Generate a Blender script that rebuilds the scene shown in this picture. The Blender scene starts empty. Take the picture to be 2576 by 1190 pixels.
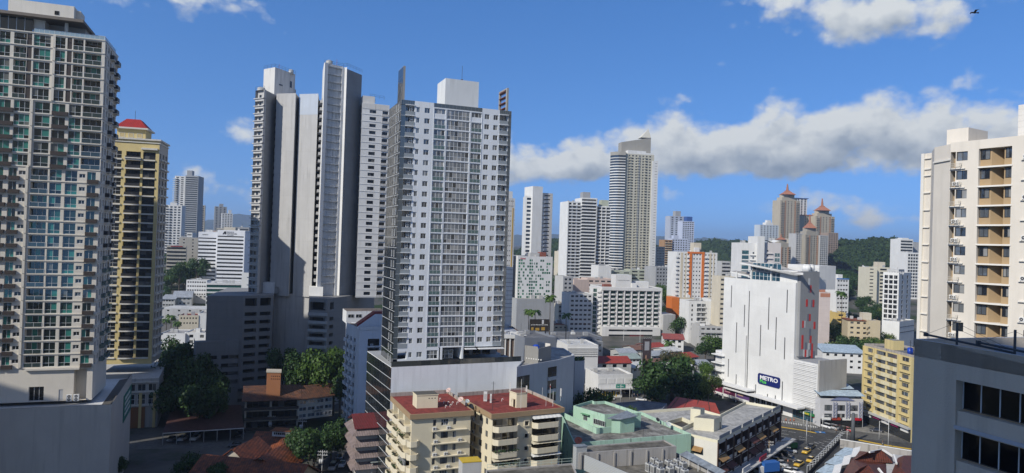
import bpy,math,random
from mathutils import Vector,Matrix,noise
R=math.radians
rng=random.Random(11)
scene=bpy.context.scene
C=scene.collection
# camera
FO=1750.0
CAMZ=62.0
cam_d=bpy.data.cameras.new('camera')
cam_d.sensor_width=36.0
cam_d.lens=36.0*FO/2576.0
cam_d.clip_start=0.5
cam_d.clip_end=60000
cam=bpy.data.objects.new('camera',cam_d)
C.objects.link(cam)
CAMROT=Matrix.Rotation(R(90+0.56),3,'X')@Matrix.Rotation(R(1.86),3,'Z')
cam.matrix_world=Matrix.Translation((0,0,CAMZ))@CAMROT.to_4x4()
scene.camera=cam
# sun, exposure
SUN_AZ,SUN_EL=46.0,37.0
sun_vec=Vector((-math.sin(R(SUN_AZ))*math.cos(R(SUN_EL)),-math.cos(R(SUN_AZ))*math.cos(R(SUN_EL)),math.sin(R(SUN_EL))))
sl=bpy.data.lights.new('sun','SUN')
sl.energy=5.0
sl.angle=R(0.5)
sl.color=(1.0,0.95,0.86)
so=bpy.data.objects.new('sun',sl)
so.rotation_euler=sun_vec.to_track_quat('Z','Y').to_euler()
so.location=(0,0,400)
C.objects.link(so)
scene.view_settings.view_transform='Standard'
scene.view_settings.look='None'
scene.view_settings.exposure=-0.15
scene.view_settings.gamma=1.0
cy=scene.cycles
cy.max_bounces=5;cy.diffuse_bounces=2;cy.glossy_bounces=3;cy.transmission_bounces=3;cy.caustics_reflective=False;cy.caustics_refractive=False
# sky with clouds
def build_world():
 w=bpy.data.worlds.new('World')
 scene.world=w
 w.use_nodes=True
 nt=w.node_tree
 nt.nodes.clear()
 N,L=nt.nodes.new,nt.links.new
 def mth(op,a,b=None,c=None,clamp=False):
  n=N('ShaderNodeMath');n.operation=op;n.use_clamp=clamp
  for i,v in enumerate((a,b,c)):
   if v is None:continue
   if isinstance(v,(int,float)):n.inputs[i].default_value=v
   else:L(v,n.inputs[i])
  return n.outputs[0]
 tc=N('ShaderNodeTexCoord')
 sep=N('ShaderNodeSeparateXYZ');L(tc.outputs['Generated'],sep.inputs[0])
 X,Y,Z=sep.outputs
 az=mth('ARCTAN2',X,Y)
 hl=mth('SQRT',mth('ADD',mth('MULTIPLY',X,X),mth('MULTIPLY',Y,Y)))
 el=mth('ARCTAN2',Z,hl)
 sky=N('ShaderNodeTexSky');sky.sky_type='NISHITA';sky.sun_disc=False
 sky.sun_elevation=R(SUN_EL);sky.sun_rotation=R(180+SUN_AZ)
 sky.air_density=1.0;sky.dust_density=0.0;sky.ozone_density=3.0;sky.altitude=50
 def field(az,el):
  """how much cloud lies in a direction: cumulus blobs with billowing edges"""
  cmb=N('ShaderNodeCombineXYZ');L(az,cmb.inputs[0]);L(mth('MULTIPLY',el,1.3),cmb.inputs[1])
  def nz(scale,detail,rough,off=(0,0,0)):
   v=N('ShaderNodeVectorMath');v.operation='ADD';L(cmb.outputs[0],v.inputs[0]);v.inputs[1].default_value=off
   n=N('ShaderNodeTexNoise');n.noise_dimensions='2D'
   n.inputs['Scale'].default_value=scale;n.inputs['Detail'].default_value=detail
   n.inputs['Roughness'].default_value=rough
   L(v.outputs[0],n.inputs['Vector'])
   return n
  n1=nz(11,9,0.55).outputs['Fac']
  wz=nz(30,3,0.5,(5,2,0)).outputs['Color']
  wv=N('ShaderNodeVectorMath');wv.operation='MULTIPLY_ADD';L(wz,wv.inputs[0]);wv.inputs[1].default_value=(.03,.03,0);L(cmb.outputs[0],wv.inputs[2])
  d=N('ShaderNodeTexVoronoi');d.feature='F1';d.voronoi_dimensions='2D';d.inputs['Scale'].default_value=15
  d.inputs['Detail'].default_value=2.0;d.inputs['Roughness'].default_value=0.6
  L(wv.outputs[0],d.inputs['Vector'])
  b1=mth('SUBTRACT',0.5,d.outputs['Distance'])
  acc=None
  for(px,py,rx,ry,gain,flat)in BLOBS:
   a=math.atan((px-1288)/FO);e=math.atan((612+0.0325*(px-1288)-py)/FO/math.hypot(1,(px-1288)/FO))
   da=mth('MULTIPLY',mth('SUBTRACT',az,a),FO/rx)
   de0=mth('SUBTRACT',el,e)
   if flat:de0=mth('MULTIPLY',de0,mth('MULTIPLY_ADD',mth('LESS_THAN',de0,0.0),flat,1.0))
   de=mth('MULTIPLY',de0,FO/ry)
   dd=mth('SQRT',mth('MULTIPLY_ADD',da,da,mth('MULTIPLY',de,de)))
   bl=mth('MULTIPLY_ADD',dd,-max(gain,.6),gain)
   if acc is None:acc=bl
   else:acc=mth('SMOOTH_MAX',acc,bl,0.12)
  return mth('ADD',mth('MAXIMUM',acc,-0.6),mth('MULTIPLY_ADD',mth('SUBTRACT',n1,0.5),1.5,mth('MULTIPLY',b1,0.5)))
 BLOBS=[(1990,380,470,115,1.25,.7),(2290,360,350,130,1.25,.5),(1740,380,280,118,1.2,.9),(1900,365,260,110,1.1,.8),(2480,345,240,100,1.1,.5),(1390,425,260,92,1.2,.6),(1475,405,130,72,1.0,.4),(2150,40,270,95,.85,.3),(2310,70,150,60,.5,0),(1990,45,130,60,.5,0),(1830,66,70,46,.22,0),(2010,178,110,56,.22,0),(1930,222,110,44,.05,0),(1790,160,90,36,.08,0),(420,2,210,52,.45,0),(610,345,80,45,.5,0),(515,445,90,80,.32,0),(600,478,110,66,.26,0),(2110,520,300,62,.40,.4),(2270,548,180,46,.36,.4),(1700,512,240,60,.04,0),(2230,275,170,34,.16,0),(2520,275,130,50,.45,0),(1330,505,240,40,.04,0)]
 dens=field(az,el)
 above=field(mth('SUBTRACT',az,0.008),mth('ADD',el,0.020))
 ms=N('ShaderNodeMapRange');ms.interpolation_type='SMOOTHSTEP'
 ms.inputs['From Min'].default_value=-0.10;ms.inputs['From Max'].default_value=0.46
 L(dens,ms.inputs['Value'])
 mask=ms.outputs[0]
 thick=mth('MULTIPLY',mth('ADD',above,0.08),0.46,None,True)
 shade=mth('ADD',mth('SUBTRACT',1.0,thick),mth('MULTIPLY',mth('SUBTRACT',dens,above),0.28),None,True)
 ramp=N('ShaderNodeValToRGB');L(shade,ramp.inputs[0])
 e0=ramp.color_ramp.elements
 e0[0].position=0.0;e0[0].color=(1.7,2.4,3.6,1)
 e0[1].position=1.0;e0[1].color=(7.8,8.2,8.5,1)
 mid=e0.new(0.5);mid.color=(4.0,4.7,5.7,1)
 up=N('ShaderNodeCombineXYZ');L(X,up.inputs[0]);L(Y,up.inputs[1]);L(mth('ADD',mth('MULTIPLY',mth('MAXIMUM',Z,0.0),0.95),0.20),up.inputs[2])
 nv=N('ShaderNodeVectorMath');nv.operation='NORMALIZE';L(up.outputs[0],nv.inputs[0]);L(nv.outputs[0],sky.inputs['Vector'])
 hs=N('ShaderNodeHueSaturation');hs.inputs['Hue'].default_value=0.508;hs.inputs['Saturation'].default_value=1.26;hs.inputs['Value'].default_value=1.98
 L(sky.outputs[0],hs.inputs['Color'])
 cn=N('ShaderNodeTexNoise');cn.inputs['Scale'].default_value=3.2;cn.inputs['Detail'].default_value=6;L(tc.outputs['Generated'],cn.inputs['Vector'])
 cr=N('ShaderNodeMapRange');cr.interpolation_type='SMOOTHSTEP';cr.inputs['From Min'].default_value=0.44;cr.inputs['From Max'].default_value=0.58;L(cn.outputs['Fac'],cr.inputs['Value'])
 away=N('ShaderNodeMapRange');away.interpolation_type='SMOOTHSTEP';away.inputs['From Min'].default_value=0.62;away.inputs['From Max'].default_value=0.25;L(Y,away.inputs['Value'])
 fill_cloud=mth('MULTIPLY',cr.outputs[0],away.outputs[0])  # unseen cloud cover away from the view, added to whiten the ambient light
 m0=N('ShaderNodeMix');m0.data_type='RGBA';L(fill_cloud,m0.inputs['Factor']);L(hs.outputs[0],m0.inputs[6]);m0.inputs[7].default_value=(2.7,2.6,2.4,1)
 mx=N('ShaderNodeMix');mx.data_type='RGBA'
 w.cycles.sampling_method='MANUAL';w.cycles.sample_map_resolution=256
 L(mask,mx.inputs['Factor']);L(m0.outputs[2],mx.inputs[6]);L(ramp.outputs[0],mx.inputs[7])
 bg=N('ShaderNodeBackground');bg.inputs['Strength'].default_value=0.1
 L(mx.outputs[2],bg.inputs['Color'])
 out=N('ShaderNodeOutputWorld');L(bg.outputs[0],out.inputs[0])
build_world()
# survey: photo points to world points
def ray(px,py):
 return CAMROT@Vector(((px-1288)/FO,(595-py)/FO,-1.0))
def P(px,py,D):
 r=ray(px,py)
 return Vector((0,0,CAMZ))+r*(D/r.y)
def PZ(px,py,z):
 r=ray(px,py)
 return Vector((0,0,CAMZ))+r*((z-CAMZ)/r.z)
def ground(y):
 if y<380:return 0.0
 if y<440:return 0.085*(y-380)**2/120
 if y<750:return 2.55+0.085*(y-440)
 return 28.9+min(14.0,(y-750)*0.008)
def G(px,py):
 r=ray(px,py)
 t=1.0
 for i in range(60):
  y=r.y*t
  t=(ground(y)-CAMZ)/r.z
 return Vector((0,0,CAMZ))+r*t
def PX(px,D,z):
 r=0
 lo,hi=-3000.0,3000.0
 Mi=CAMROT.transposed()
 for i in range(50):
  x=(lo+hi)/2
  q=Mi@Vector((x,D,z-CAMZ))
  u=1288+FO*q.x/-q.z
  if u<px:lo=x
  else:hi=x
 return Vector((x,D,z))
# materials
MATS={}
def _mat(name):
 m=bpy.data.materials.new(name);m.use_nodes=True
 nt=m.node_tree
 return m,nt,nt.nodes['Principled BSDF']
def _rgb(c):return(c[0],c[1],c[2],1)
def paint(name,c,stain=0.3,rough=0.75,dirt=(0.09,0.085,0.075),scale=1.0,bump=0.15,joints=None,jc=.72):
 """painted or bare wall: blotches, vertical rain streaks, fine grain; joints = (metres apart along, metres apart up) pour lines"""
 if name in MATS:return MATS[name]
 m,nt,b=_mat(name);N,L=nt.nodes.new,nt.links.new
 tc=N('ShaderNodeTexCoord')
 def nz(sc,det,st=(1,1,1)):
  mp=N('ShaderNodeMapping');mp.inputs['Scale'].default_value=st;L(tc.outputs['Object'],mp.inputs[0])
  n=N('ShaderNodeTexNoise');n.inputs['Scale'].default_value=sc;n.inputs['Detail'].default_value=det
  n.inputs['Roughness'].default_value=0.6
  L(mp.outputs[0],n.inputs['Vector']);return n.outputs['Fac']
 big=nz(0.14*scale,5)
 streak=nz(0.9*scale,4,(1,1,0.07))
 grain=nz(9.0,3)
 def rampf(v,a,bb):
  r=N('ShaderNodeMapRange');r.inputs['From Min'].default_value=a;r.inputs['From Max'].default_value=bb;L(v,r.inputs['Value']);return r.outputs[0]
 def mul(a,k):
  q=N('ShaderNodeMath');q.operation='MULTIPLY';L(a,q.inputs[0])
  if isinstance(k,float):q.inputs[1].default_value=k
  else:L(k,q.inputs[1])
  return q.outputs[0]
 f1=mul(mul(rampf(streak,0.50,0.74),rampf(big,0.36,0.64)),float(stain))
 mx=N('ShaderNodeMix');mx.data_type='RGBA';L(f1,mx.inputs['Factor'])
 mx.inputs[6].default_value=_rgb(c);mx.inputs[7].default_value=_rgb(dirt)
 hs=N('ShaderNodeHueSaturation');L(mx.outputs[2],hs.inputs['Color'])
 v=N('ShaderNodeMapRange');v.inputs['From Min'].default_value=0.3;v.inputs['From Max'].default_value=0.7
 v.inputs['To Min'].default_value=1-0.10-0.10*stain;v.inputs['To Max'].default_value=1+0.06
 ad=N('ShaderNodeMath');ad.operation='MULTIPLY_ADD';L(grain,ad.inputs[0]);ad.inputs[1].default_value=0.25
 L(mul(big,0.75),ad.inputs[2])
 L(ad.outputs[0],v.inputs['Value']);val=v.outputs[0]
 if joints:
  br=N('ShaderNodeTexBrick')
  br.offset=0.0
  br.inputs['Color1'].default_value=(1,1,1,1);br.inputs['Color2'].default_value=(.95,.95,.95,1);br.inputs['Mortar'].default_value=(jc,jc,jc,1)
  br.inputs['Scale'].default_value=1.0;br.inputs['Mortar Size'].default_value=0.035;br.inputs['Mortar Smooth'].default_value=0.6
  br.inputs['Brick Width'].default_value=joints[0];br.inputs['Row Height'].default_value=joints[1]
  sp=N('ShaderNodeSeparateXYZ');L(tc.outputs['Object'],sp.inputs[0])
  cb=N('ShaderNodeCombineXYZ');sm=N('ShaderNodeMath');sm.operation='ADD';L(sp.outputs[0],sm.inputs[0]);L(sp.outputs[1],sm.inputs[1])
  L(sm.outputs[0],cb.inputs[0]);L(sp.outputs[2],cb.inputs[1]);L(cb.outputs[0],br.inputs['Vector'])
  val=mul(val,br.outputs['Color'])
 L(val,hs.inputs['Value']);L(hs.outputs[0],b.inputs['Base Color'])
 b.inputs['Roughness'].default_value=rough
 b.inputs['Specular IOR Level'].default_value=0.25
 if bump:
  bp=N('ShaderNodeBump');bp.inputs['Strength'].default_value=bump;bp.inputs['Distance'].default_value=0.05
  L(grain,bp.inputs['Height']);L(bp.outputs[0],b.inputs['Normal'])
 MATS[name]=m;return m
def rnd_socket(nt):
 N,L=nt.nodes.new,nt.links.new
 oi=N('ShaderNodeObjectInfo');ge=N('ShaderNodeNewGeometry')
 a=N('ShaderNodeMath');a.operation='ADD';L(oi.outputs['Random'],a.inputs[0]);L(ge.outputs['Random Per Island'],a.inputs[1])
 f=N('ShaderNodeMath');f.operation='FRACT';L(a.outputs[0],f.inputs[0]);return f.outputs[0]
def glass(name,cols,rough=0.06,ior=1.7,wave=0.02,metal=0.0):
 """window glass with what stands behind it: cols = [(share, colour)], dark rooms, curtains, blinds, or a painted sky reflection"""
 if name in MATS:return MATS[name]
 m,nt,b=_mat(name);N,L=nt.nodes.new,nt.links.new
 r=N('ShaderNodeValToRGB');r.color_ramp.interpolation='CONSTANT';L(rnd_socket(nt),r.inputs[0])
 e=r.color_ramp.elements;acc=0.0
 for i,(s,c)in enumerate(cols):
  if i==0:e[0].position=0;e[0].color=_rgb(c)
  elif i==1:e[1].position=min(acc,1);e[1].color=_rgb(c)
  else:e.new(min(acc,1)).color=_rgb(c)
  acc+=s
 if len(cols)==1:e[1].color=_rgb(cols[0][1])
 L(r.outputs[0],b.inputs['Base Color'])
 b.inputs['Roughness'].default_value=rough;b.inputs['IOR'].default_value=ior;b.inputs['Metallic'].default_value=metal
 if wave:
  tc=N('ShaderNodeTexCoord');ge=N('ShaderNodeNewGeometry')
  n=N('ShaderNodeTexNoise');n.inputs['Scale'].default_value=0.7;n.inputs['Detail'].default_value=1.5
  L(ge.outputs['Position'],n.inputs['Vector'])
  bp=N('ShaderNodeBump');bp.inputs['Strength'].default_value=1.0;bp.inputs['Distance'].default_value=wave
  L(n.outputs['Fac'],bp.inputs['Height']);L(bp.outputs[0],b.inputs['Normal'])
 MATS[name]=m;return m
def plain(name,c,rough=0.5,metal=0.0,spec=0.5,var=0.0):
 if name in MATS:return MATS[name]
 m,nt,b=_mat(name)
 b.inputs['Base Color'].default_value=_rgb(c);b.inputs['Roughness'].default_value=rough
 b.inputs['Metallic'].default_value=metal;b.inputs['Specular IOR Level'].default_value=spec
 N,L=nt.nodes.new,nt.links.new
 tc=N('ShaderNodeTexCoord');n=N('ShaderNodeTexNoise');n.inputs['Scale'].default_value=1.3;n.inputs['Detail'].default_value=4
 L(tc.outputs['Object'],n.inputs['Vector'])
 v=N('ShaderNodeMapRange');v.inputs['To Min'].default_value=1-var-.06;v.inputs['To Max'].default_value=1+var+.06;L(n.outputs['Fac'],v.inputs['Value'])
 hs=N('ShaderNodeHueSaturation');hs.inputs['Color'].default_value=_rgb(c);L(v.outputs[0],hs.inputs['Value']);L(hs.outputs[0],b.inputs['Base Color'])
 MATS[name]=m;return m
def roofing(name,c,c2,patch=0.5,rough=0.85,crack=.78):
 """flat roof felt or screed, patched and stained"""
 if name in MATS:return MATS[name]
 m,nt,b=_mat(name);N,L=nt.nodes.new,nt.links.new
 tc=N('ShaderNodeTexCoord')
 n=N('ShaderNodeTexNoise');n.inputs['Scale'].default_value=0.22;n.inputs['Detail'].default_value=8;n.inputs['Roughness'].default_value=0.65
 L(tc.outputs['Object'],n.inputs['Vector'])
 r=N('ShaderNodeValToRGB');L(n.outputs['Fac'],r.inputs[0]);e=r.color_ramp.elements
 e[0].position=0.5-0.12;e[0].color=_rgb(c);e[1].position=0.5+0.12+.1*(1-patch);e[1].color=_rgb(c2)
 vo=N('ShaderNodeTexVoronoi');vo.feature='DISTANCE_TO_EDGE';vo.inputs['Scale'].default_value=0.16
 wn=N('ShaderNodeMixRGB');wn.inputs[0].default_value=0.75;L(tc.outputs['Object'],wn.inputs[1]);L(n.outputs['Color'],wn.inputs[2])
 L(wn.outputs[0],vo.inputs['Vector'])
 cr=N('ShaderNodeMapRange');cr.inputs['From Min'].default_value=0.0;cr.inputs['From Max'].default_value=0.022;cr.inputs['To Min'].default_value=crack;cr.inputs['To Max'].default_value=1;L(vo.outputs['Distance'],cr.inputs['Value'])
 n2=N('ShaderNodeTexNoise');n2.inputs['Scale'].default_value=1.1;n2.inputs['Detail'].default_value=9;n2.inputs['Roughness'].default_value=.7;L(tc.outputs['Object'],n2.inputs['Vector'])
 r2=N('ShaderNodeMapRange');r2.inputs['From Min'].default_value=.35;r2.inputs['From Max'].default_value=.62;r2.inputs['To Min'].default_value=.62;r2.inputs['To Max'].default_value=1.1;L(n2.outputs['Fac'],r2.inputs['Value'])
 ml=N('ShaderNodeMath');ml.operation='MULTIPLY';L(cr.outputs[0],ml.inputs[0]);L(r2.outputs[0],ml.inputs[1])
 hs=N('ShaderNodeHueSaturation');L(r.outputs[0],hs.inputs['Color']);L(ml.outputs[0],hs.inputs['Value'])
 L(hs.outputs[0],b.inputs['Base Color']);b.inputs['Roughness'].default_value=rough;b.inputs['Specular IOR Level'].default_value=.2
 MATS[name]=m;return m
def tiled(name,c,c2,rough=0.8,rib=0.35,axis=0,weather=0.6):
 """clay tile or ribbed sheet: ribs along the slope, weathered patches. Object space axis 0 or 1 across the ribs"""
 if name in MATS:return MATS[name]
 m,nt,b=_mat(name);N,L=nt.nodes.new,nt.links.new
 tc=N('ShaderNodeTexCoord')
 n=N('ShaderNodeTexNoise');n.inputs['Scale'].default_value=0.8;n.inputs['Detail'].default_value=8;n.inputs['Roughness'].default_value=.7
 L(tc.outputs['Object'],n.inputs['Vector'])
 r=N('ShaderNodeValToRGB');L(n.outputs['Fac'],r.inputs[0]);e=r.color_ramp.elements
 e[0].position=0.36;e[0].color=_rgb(c);e[1].position=0.40+.3*weather;e[1].color=_rgb(c2)
 w=N('ShaderNodeTexWave');w.bands_direction='X' if axis==0 else 'Y';w.inputs['Scale'].default_value=0.314/rib;w.inputs['Distortion'].default_value=0.3
 L(tc.outputs['Object'],w.inputs['Vector'])
 v=N('ShaderNodeMapRange');v.inputs['To Min'].default_value=0.8;v.inputs['To Max'].default_value=1.08;L(w.outputs['Fac'],v.inputs['Value'])
 hs=N('ShaderNodeHueSaturation');L(r.outputs[0],hs.inputs['Color']);L(v.outputs[0],hs.inputs['Value']);L(hs.outputs[0],b.inputs['Base Color'])
 bp=N('ShaderNodeBump');bp.inputs['Strength'].default_value=0.8;bp.inputs['Distance'].default_value=0.06;L(w.outputs['Fac'],bp.inputs['Height']);L(bp.outputs[0],b.inputs['Normal'])
 b.inputs['Roughness'].default_value=rough;b.inputs['Specular IOR Level'].default_value=.2
 MATS[name]=m;return m
def striped(name,c,c2,period,rough=0.6,share=0.5):
 """horizontal boards or louvres, every `period` metres up"""
 if name in MATS:return MATS[name]
 m,nt,b=_mat(name);N,L=nt.nodes.new,nt.links.new
 tc=N('ShaderNodeTexCoord');sp=N('ShaderNodeSeparateXYZ');L(tc.outputs['Object'],sp.inputs[0])
 d=N('ShaderNodeMath');d.operation='DIVIDE';L(sp.outputs[2],d.inputs[0]);d.inputs[1].default_value=period
 f=N('ShaderNodeMath');f.operation='FRACT';L(d.outputs[0],f.inputs[0])
 g=N('ShaderNodeMath');g.operation='LESS_THAN';L(f.outputs[0],g.inputs[0]);g.inputs[1].default_value=share
 mx=N('ShaderNodeMix');mx.data_type='RGBA';L(g.outputs[0],mx.inputs['Factor']);mx.inputs[6].default_value=_rgb(c);mx.inputs[7].default_value=_rgb(c2)
 L(mx.outputs[2],b.inputs['Base Color']);b.inputs['Roughness'].default_value=rough
 MATS[name]=m;return m
# mesh builder
class Fr:
 """a wall's own frame: u along the wall to the right as seen from outside, v up, d outward"""
 def __init__(s,p0,p1,z):
  s.o=Vector((p0[0],p0[1],z));e=Vector((p1[0]-p0[0],p1[1]-p0[1],0))
  s.W=e.length;s.u=e/s.W;s.z=Vector((0,0,1));s.n=s.u.cross(s.z)
 def p(s,u,v,d=0.0):return s.o+s.u*u+s.z*v+s.n*d
 def mat(s,u,v,d=0.0):
  m=Matrix.Identity(4);y=-s.n
  for i in range(3):
   m[i][0]=s.u[i];m[i][1]=y[i];m[i][2]=s.z[i]
  m.translation=s.p(u,v,d);return m
IDF=Fr((0,0),(1,0),0)
class MB:
 def __init__(s):s.v=[];s.f=[];s.m=[];s.mats=[];s.smooth=set()
 def mi(s,mat):
  if mat not in s.mats:s.mats.append(mat)
  return s.mats.index(mat)
 def poly(s,pts,mat):
  i=len(s.v);s.v+=[Vector(p)for p in pts];s.f.append(tuple(range(i,i+len(pts))));s.m.append(s.mi(mat))
 def quad(s,F,u0,u1,v0,v1,d,mat):
  s.poly([F.p(u0,v0,d),F.p(u1,v0,d),F.p(u1,v1,d),F.p(u0,v1,d)],mat)
 def box(s,F,u0,u1,v0,v1,d0,d1,mat,top=None):
  if u0>u1:u0,u1=u1,u0
  if v0>v1:v0,v1=v1,v0
  if d0>d1:d0,d1=d1,d0
  i=len(s.v)
  s.v+=[F.p(u,v,d)for d in(d1,d0)for(u,v)in((u0,v0),(u1,v0),(u1,v1),(u0,v1))]
  k=s.mi(mat);kt=s.mi(top)if top else k
  for q,kk in(((0,1,2,3),k),((5,4,7,6),k),((1,5,6,2),k),((4,0,3,7),k),((3,2,6,7),kt),((4,5,1,0),k)):
   s.f.append(tuple(i+j for j in q));s.m.append(kk)
 def wbox(s,x0,x1,y0,y1,z0,z1,mat,top=None):
  F=Fr((0,0),(1,0),0);s.box(F,x0,x1,z0,z1,-y1,-y0,mat,top)
 def prism(s,pts,z0,z1,mat,top=None,bottom=False):
  n=len(pts);k=s.mi(mat);kt=s.mi(top or mat);i=len(s.v)
  s.v+=[Vector((p[0],p[1],z0))for p in pts]+[Vector((p[0],p[1],z1))for p in pts]
  for j in range(n):
   s.f.append((i+j,i+(j+1)%n,i+n+(j+1)%n,i+n+j));s.m.append(k)
  s.f.append(tuple(i+n+j for j in range(n)));s.m.append(kt)
  if bottom:s.f.append(tuple(i+j for j in reversed(range(n))));s.m.append(k)
 def tube(s,p0,p1,r,mat,n=6,r1=None,cap=True):
  p0,p1=Vector(p0),Vector(p1);r1=r if r1 is None else r1
  a=(p1-p0).normalized();q=a.orthogonal().normalized();w=a.cross(q);i=len(s.v);k=s.mi(mat)
  for(c,rr)in((p0,r),(p1,r1)):
   s.v+=[c+(q*math.cos(2*math.pi*j/n)+w*math.sin(2*math.pi*j/n))*rr for j in range(n)]
  for j in range(n):
   if n>6:s.smooth.add(len(s.f))
   s.f.append((i+j,i+(j+1)%n,i+n+(j+1)%n,i+n+j));s.m.append(k)
  if cap:
   s.f.append(tuple(i+n+j for j in range(n)));s.m.append(k)
   s.f.append(tuple(i+j for j in reversed(range(n))));s.m.append(k)
 def rings(s,rings,mat,closed=True,cap0=False,cap1=False):
  """skin over a list of equal-length vertex rings"""
  k=s.mi(mat);n=len(rings[0]);base=len(s.v)
  for r_ in rings:s.v+=[Vector(p)for p in r_]
  for a in range(len(rings)-1):
   for j in range(n if closed else n-1):
    j2=(j+1)%n
    s.smooth.add(len(s.f))
    s.f.append((base+a*n+j,base+a*n+j2,base+(a+1)*n+j2,base+(a+1)*n+j));s.m.append(k)
  if cap0:s.f.append(tuple(base+j for j in reversed(range(n))));s.m.append(k)
  if cap1:s.f.append(tuple(base+(len(rings)-1)*n+j for j in range(n)));s.m.append(k)
 def dome(s,c,r,rz,mat,n=10,m=4,full=False):
  c=Vector(c);rg=[]
  lo=-math.pi/2+.01 if full else 0.0
  for a in range(m+1):
   t=lo+(math.pi/2-.01-lo)*a/m
   rg.append([c+Vector((r*math.cos(t)*math.cos(2*math.pi*j/n),r*math.cos(t)*math.sin(2*math.pi*j/n),rz*math.sin(t)))for j in range(n)])
  s.rings(rg,mat,cap0=True,cap1=True)
 def mesh(s,name,off=Vector((0,0,0))):
  me=bpy.data.meshes.new(name)
  me.from_pydata([tuple(p-off)for p in s.v],[],s.f)
  for m in s.mats:me.materials.append(m)
  me.polygons.foreach_set('material_index',s.m)
  if s.smooth:
   fl=[i in s.smooth for i in range(len(s.f))];me.polygons.foreach_set('use_smooth',fl)
  me.update();return me
 def build(s,name,parent=None):
  off=Vector((0,0,0));q=parent
  while q is not None:off=off+Vector(q.location);q=q.parent
  ob=bpy.data.objects.new(name,s.mesh(name,off));C.objects.link(ob)
  if parent is not None:ob.parent=parent
  return ob
def thing(name,label,cat,loc,group=None):
 o=bpy.data.objects.new(name,None);C.objects.link(o);o.location=Vector(loc)
 o.empty_display_size=0.5
 o['label']=label;o['category']=cat
 if group:o['group']=group
 return o
def tag(o,label,cat,group=None):
 o['label']=label;o['category']=cat
 if group:o['group']=group
 return o
def whole(mb,name,label,cat,loc,group=None):
 """a thing that is one mesh, its origin at its base"""
 loc=Vector(loc);ob=bpy.data.objects.new(name,mb.mesh(name,loc));C.objects.link(ob);ob.location=loc
 return tag(ob,label,cat,group)
def struct(mb,name):
 ob=mb.build(name);ob['kind']='structure';return ob
PARTS={}
def part(root,name,me,M):PARTS.setdefault((root,name),[]).append((me,M))
def flush_parts():
 for(root,name),lst in PARTS.items():
  def size(t):
   p=t[1].translation
   dims=[max(v.co[i]for v in t[0].vertices)-min(v.co[i]for v in t[0].vertices)for i in(0,2)]
   return-(dims[0]*dims[1]/max(1.0,(p-Vector((0,0,CAMZ))).length_squared))
  if len(lst)>100:lst=sorted(lst,key=size)
  inv=Matrix.Translation(-Vector(root.location))
  for me,M in lst[:100]:
   o=bpy.data.objects.new(name,me);C.objects.link(o);o.parent=root;o.matrix_local=inv@M
  rest=lst[100:]
  if rest:
   vs,fs,ms,mats=[],[],[],[]
   for me,M in rest:
    b=len(vs);T=inv@M
    vs+=[tuple(T@v.co)for v in me.vertices]
    remap=[]
    for m in me.materials:
     if m not in mats:mats.append(m)
     remap.append(mats.index(m))
    for p in me.polygons:
     fs.append(tuple(b+i for i in p.vertices));ms.append(remap[p.material_index]if remap else 0)
   me2=bpy.data.meshes.new(name);me2.from_pydata(vs,[],fs)
   for m in mats:me2.materials.append(m)
   me2.polygons.foreach_set('material_index',ms);me2.update()
   o=bpy.data.objects.new(name,me2);C.objects.link(o);o.parent=root;o['kind']='stuff'
 PARTS.clear()
def join(a,*others,label=None):
 """blocks that are one building become one thing"""
 for b in others:
  for k in[k for k in PARTS if k[0]==b]:PARTS.setdefault((a,k[1]),[]).extend(PARTS.pop(k))
  for c in list(b.children):c.parent=a;c.location=c.location+b.location-a.location
  bpy.data.objects.remove(b)
 if label:a['label']=label
# pieces of buildings
WIN={}
def window_mesh(w,h,nx,ny,gm,fm,t=0.06,sill=None,split=None):
 """glass with frame and bars, local x 0..w, z 0..h, outward -y; pane boundary fractions in split for one lower row"""
 key=(round(w,2),round(h,2),nx,ny,gm.name,fm.name if fm else None,t,sill.name if sill else None,split)
 if key in WIN:return WIN[key]
 mb=MB();F=IDF
 xs=[w*i/nx for i in range(nx+1)]
 zs=[h*j/ny for j in range(ny+1)]if split is None else[0,h*split,h]
 for i in range(nx):
  for j in range(len(zs)-1):
   mb.quad(F,xs[i],xs[i+1],zs[j],zs[j+1],0,gm)
 if fm:
  for i,x in enumerate(xs):
   a,b=(0,t)if i==0 else((w-t,w)if i==nx else(x-t/2,x+t/2))
   mb.box(F,a,b,0,h,0.0,0.05,fm)
  for j,z in enumerate(zs):
   a,b=(0,t)if j==0 else((h-t,h)if j==len(zs)-1 else(z-t/2,z+t/2))
   mb.box(F,0,w,a,b,0.0,0.045,fm)
 if sill:mb.box(F,-.1,w+.1,-.12,-.02,0.0,.22,sill)
 me=mb.mesh('window');WIN[key]=me;return me
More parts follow.
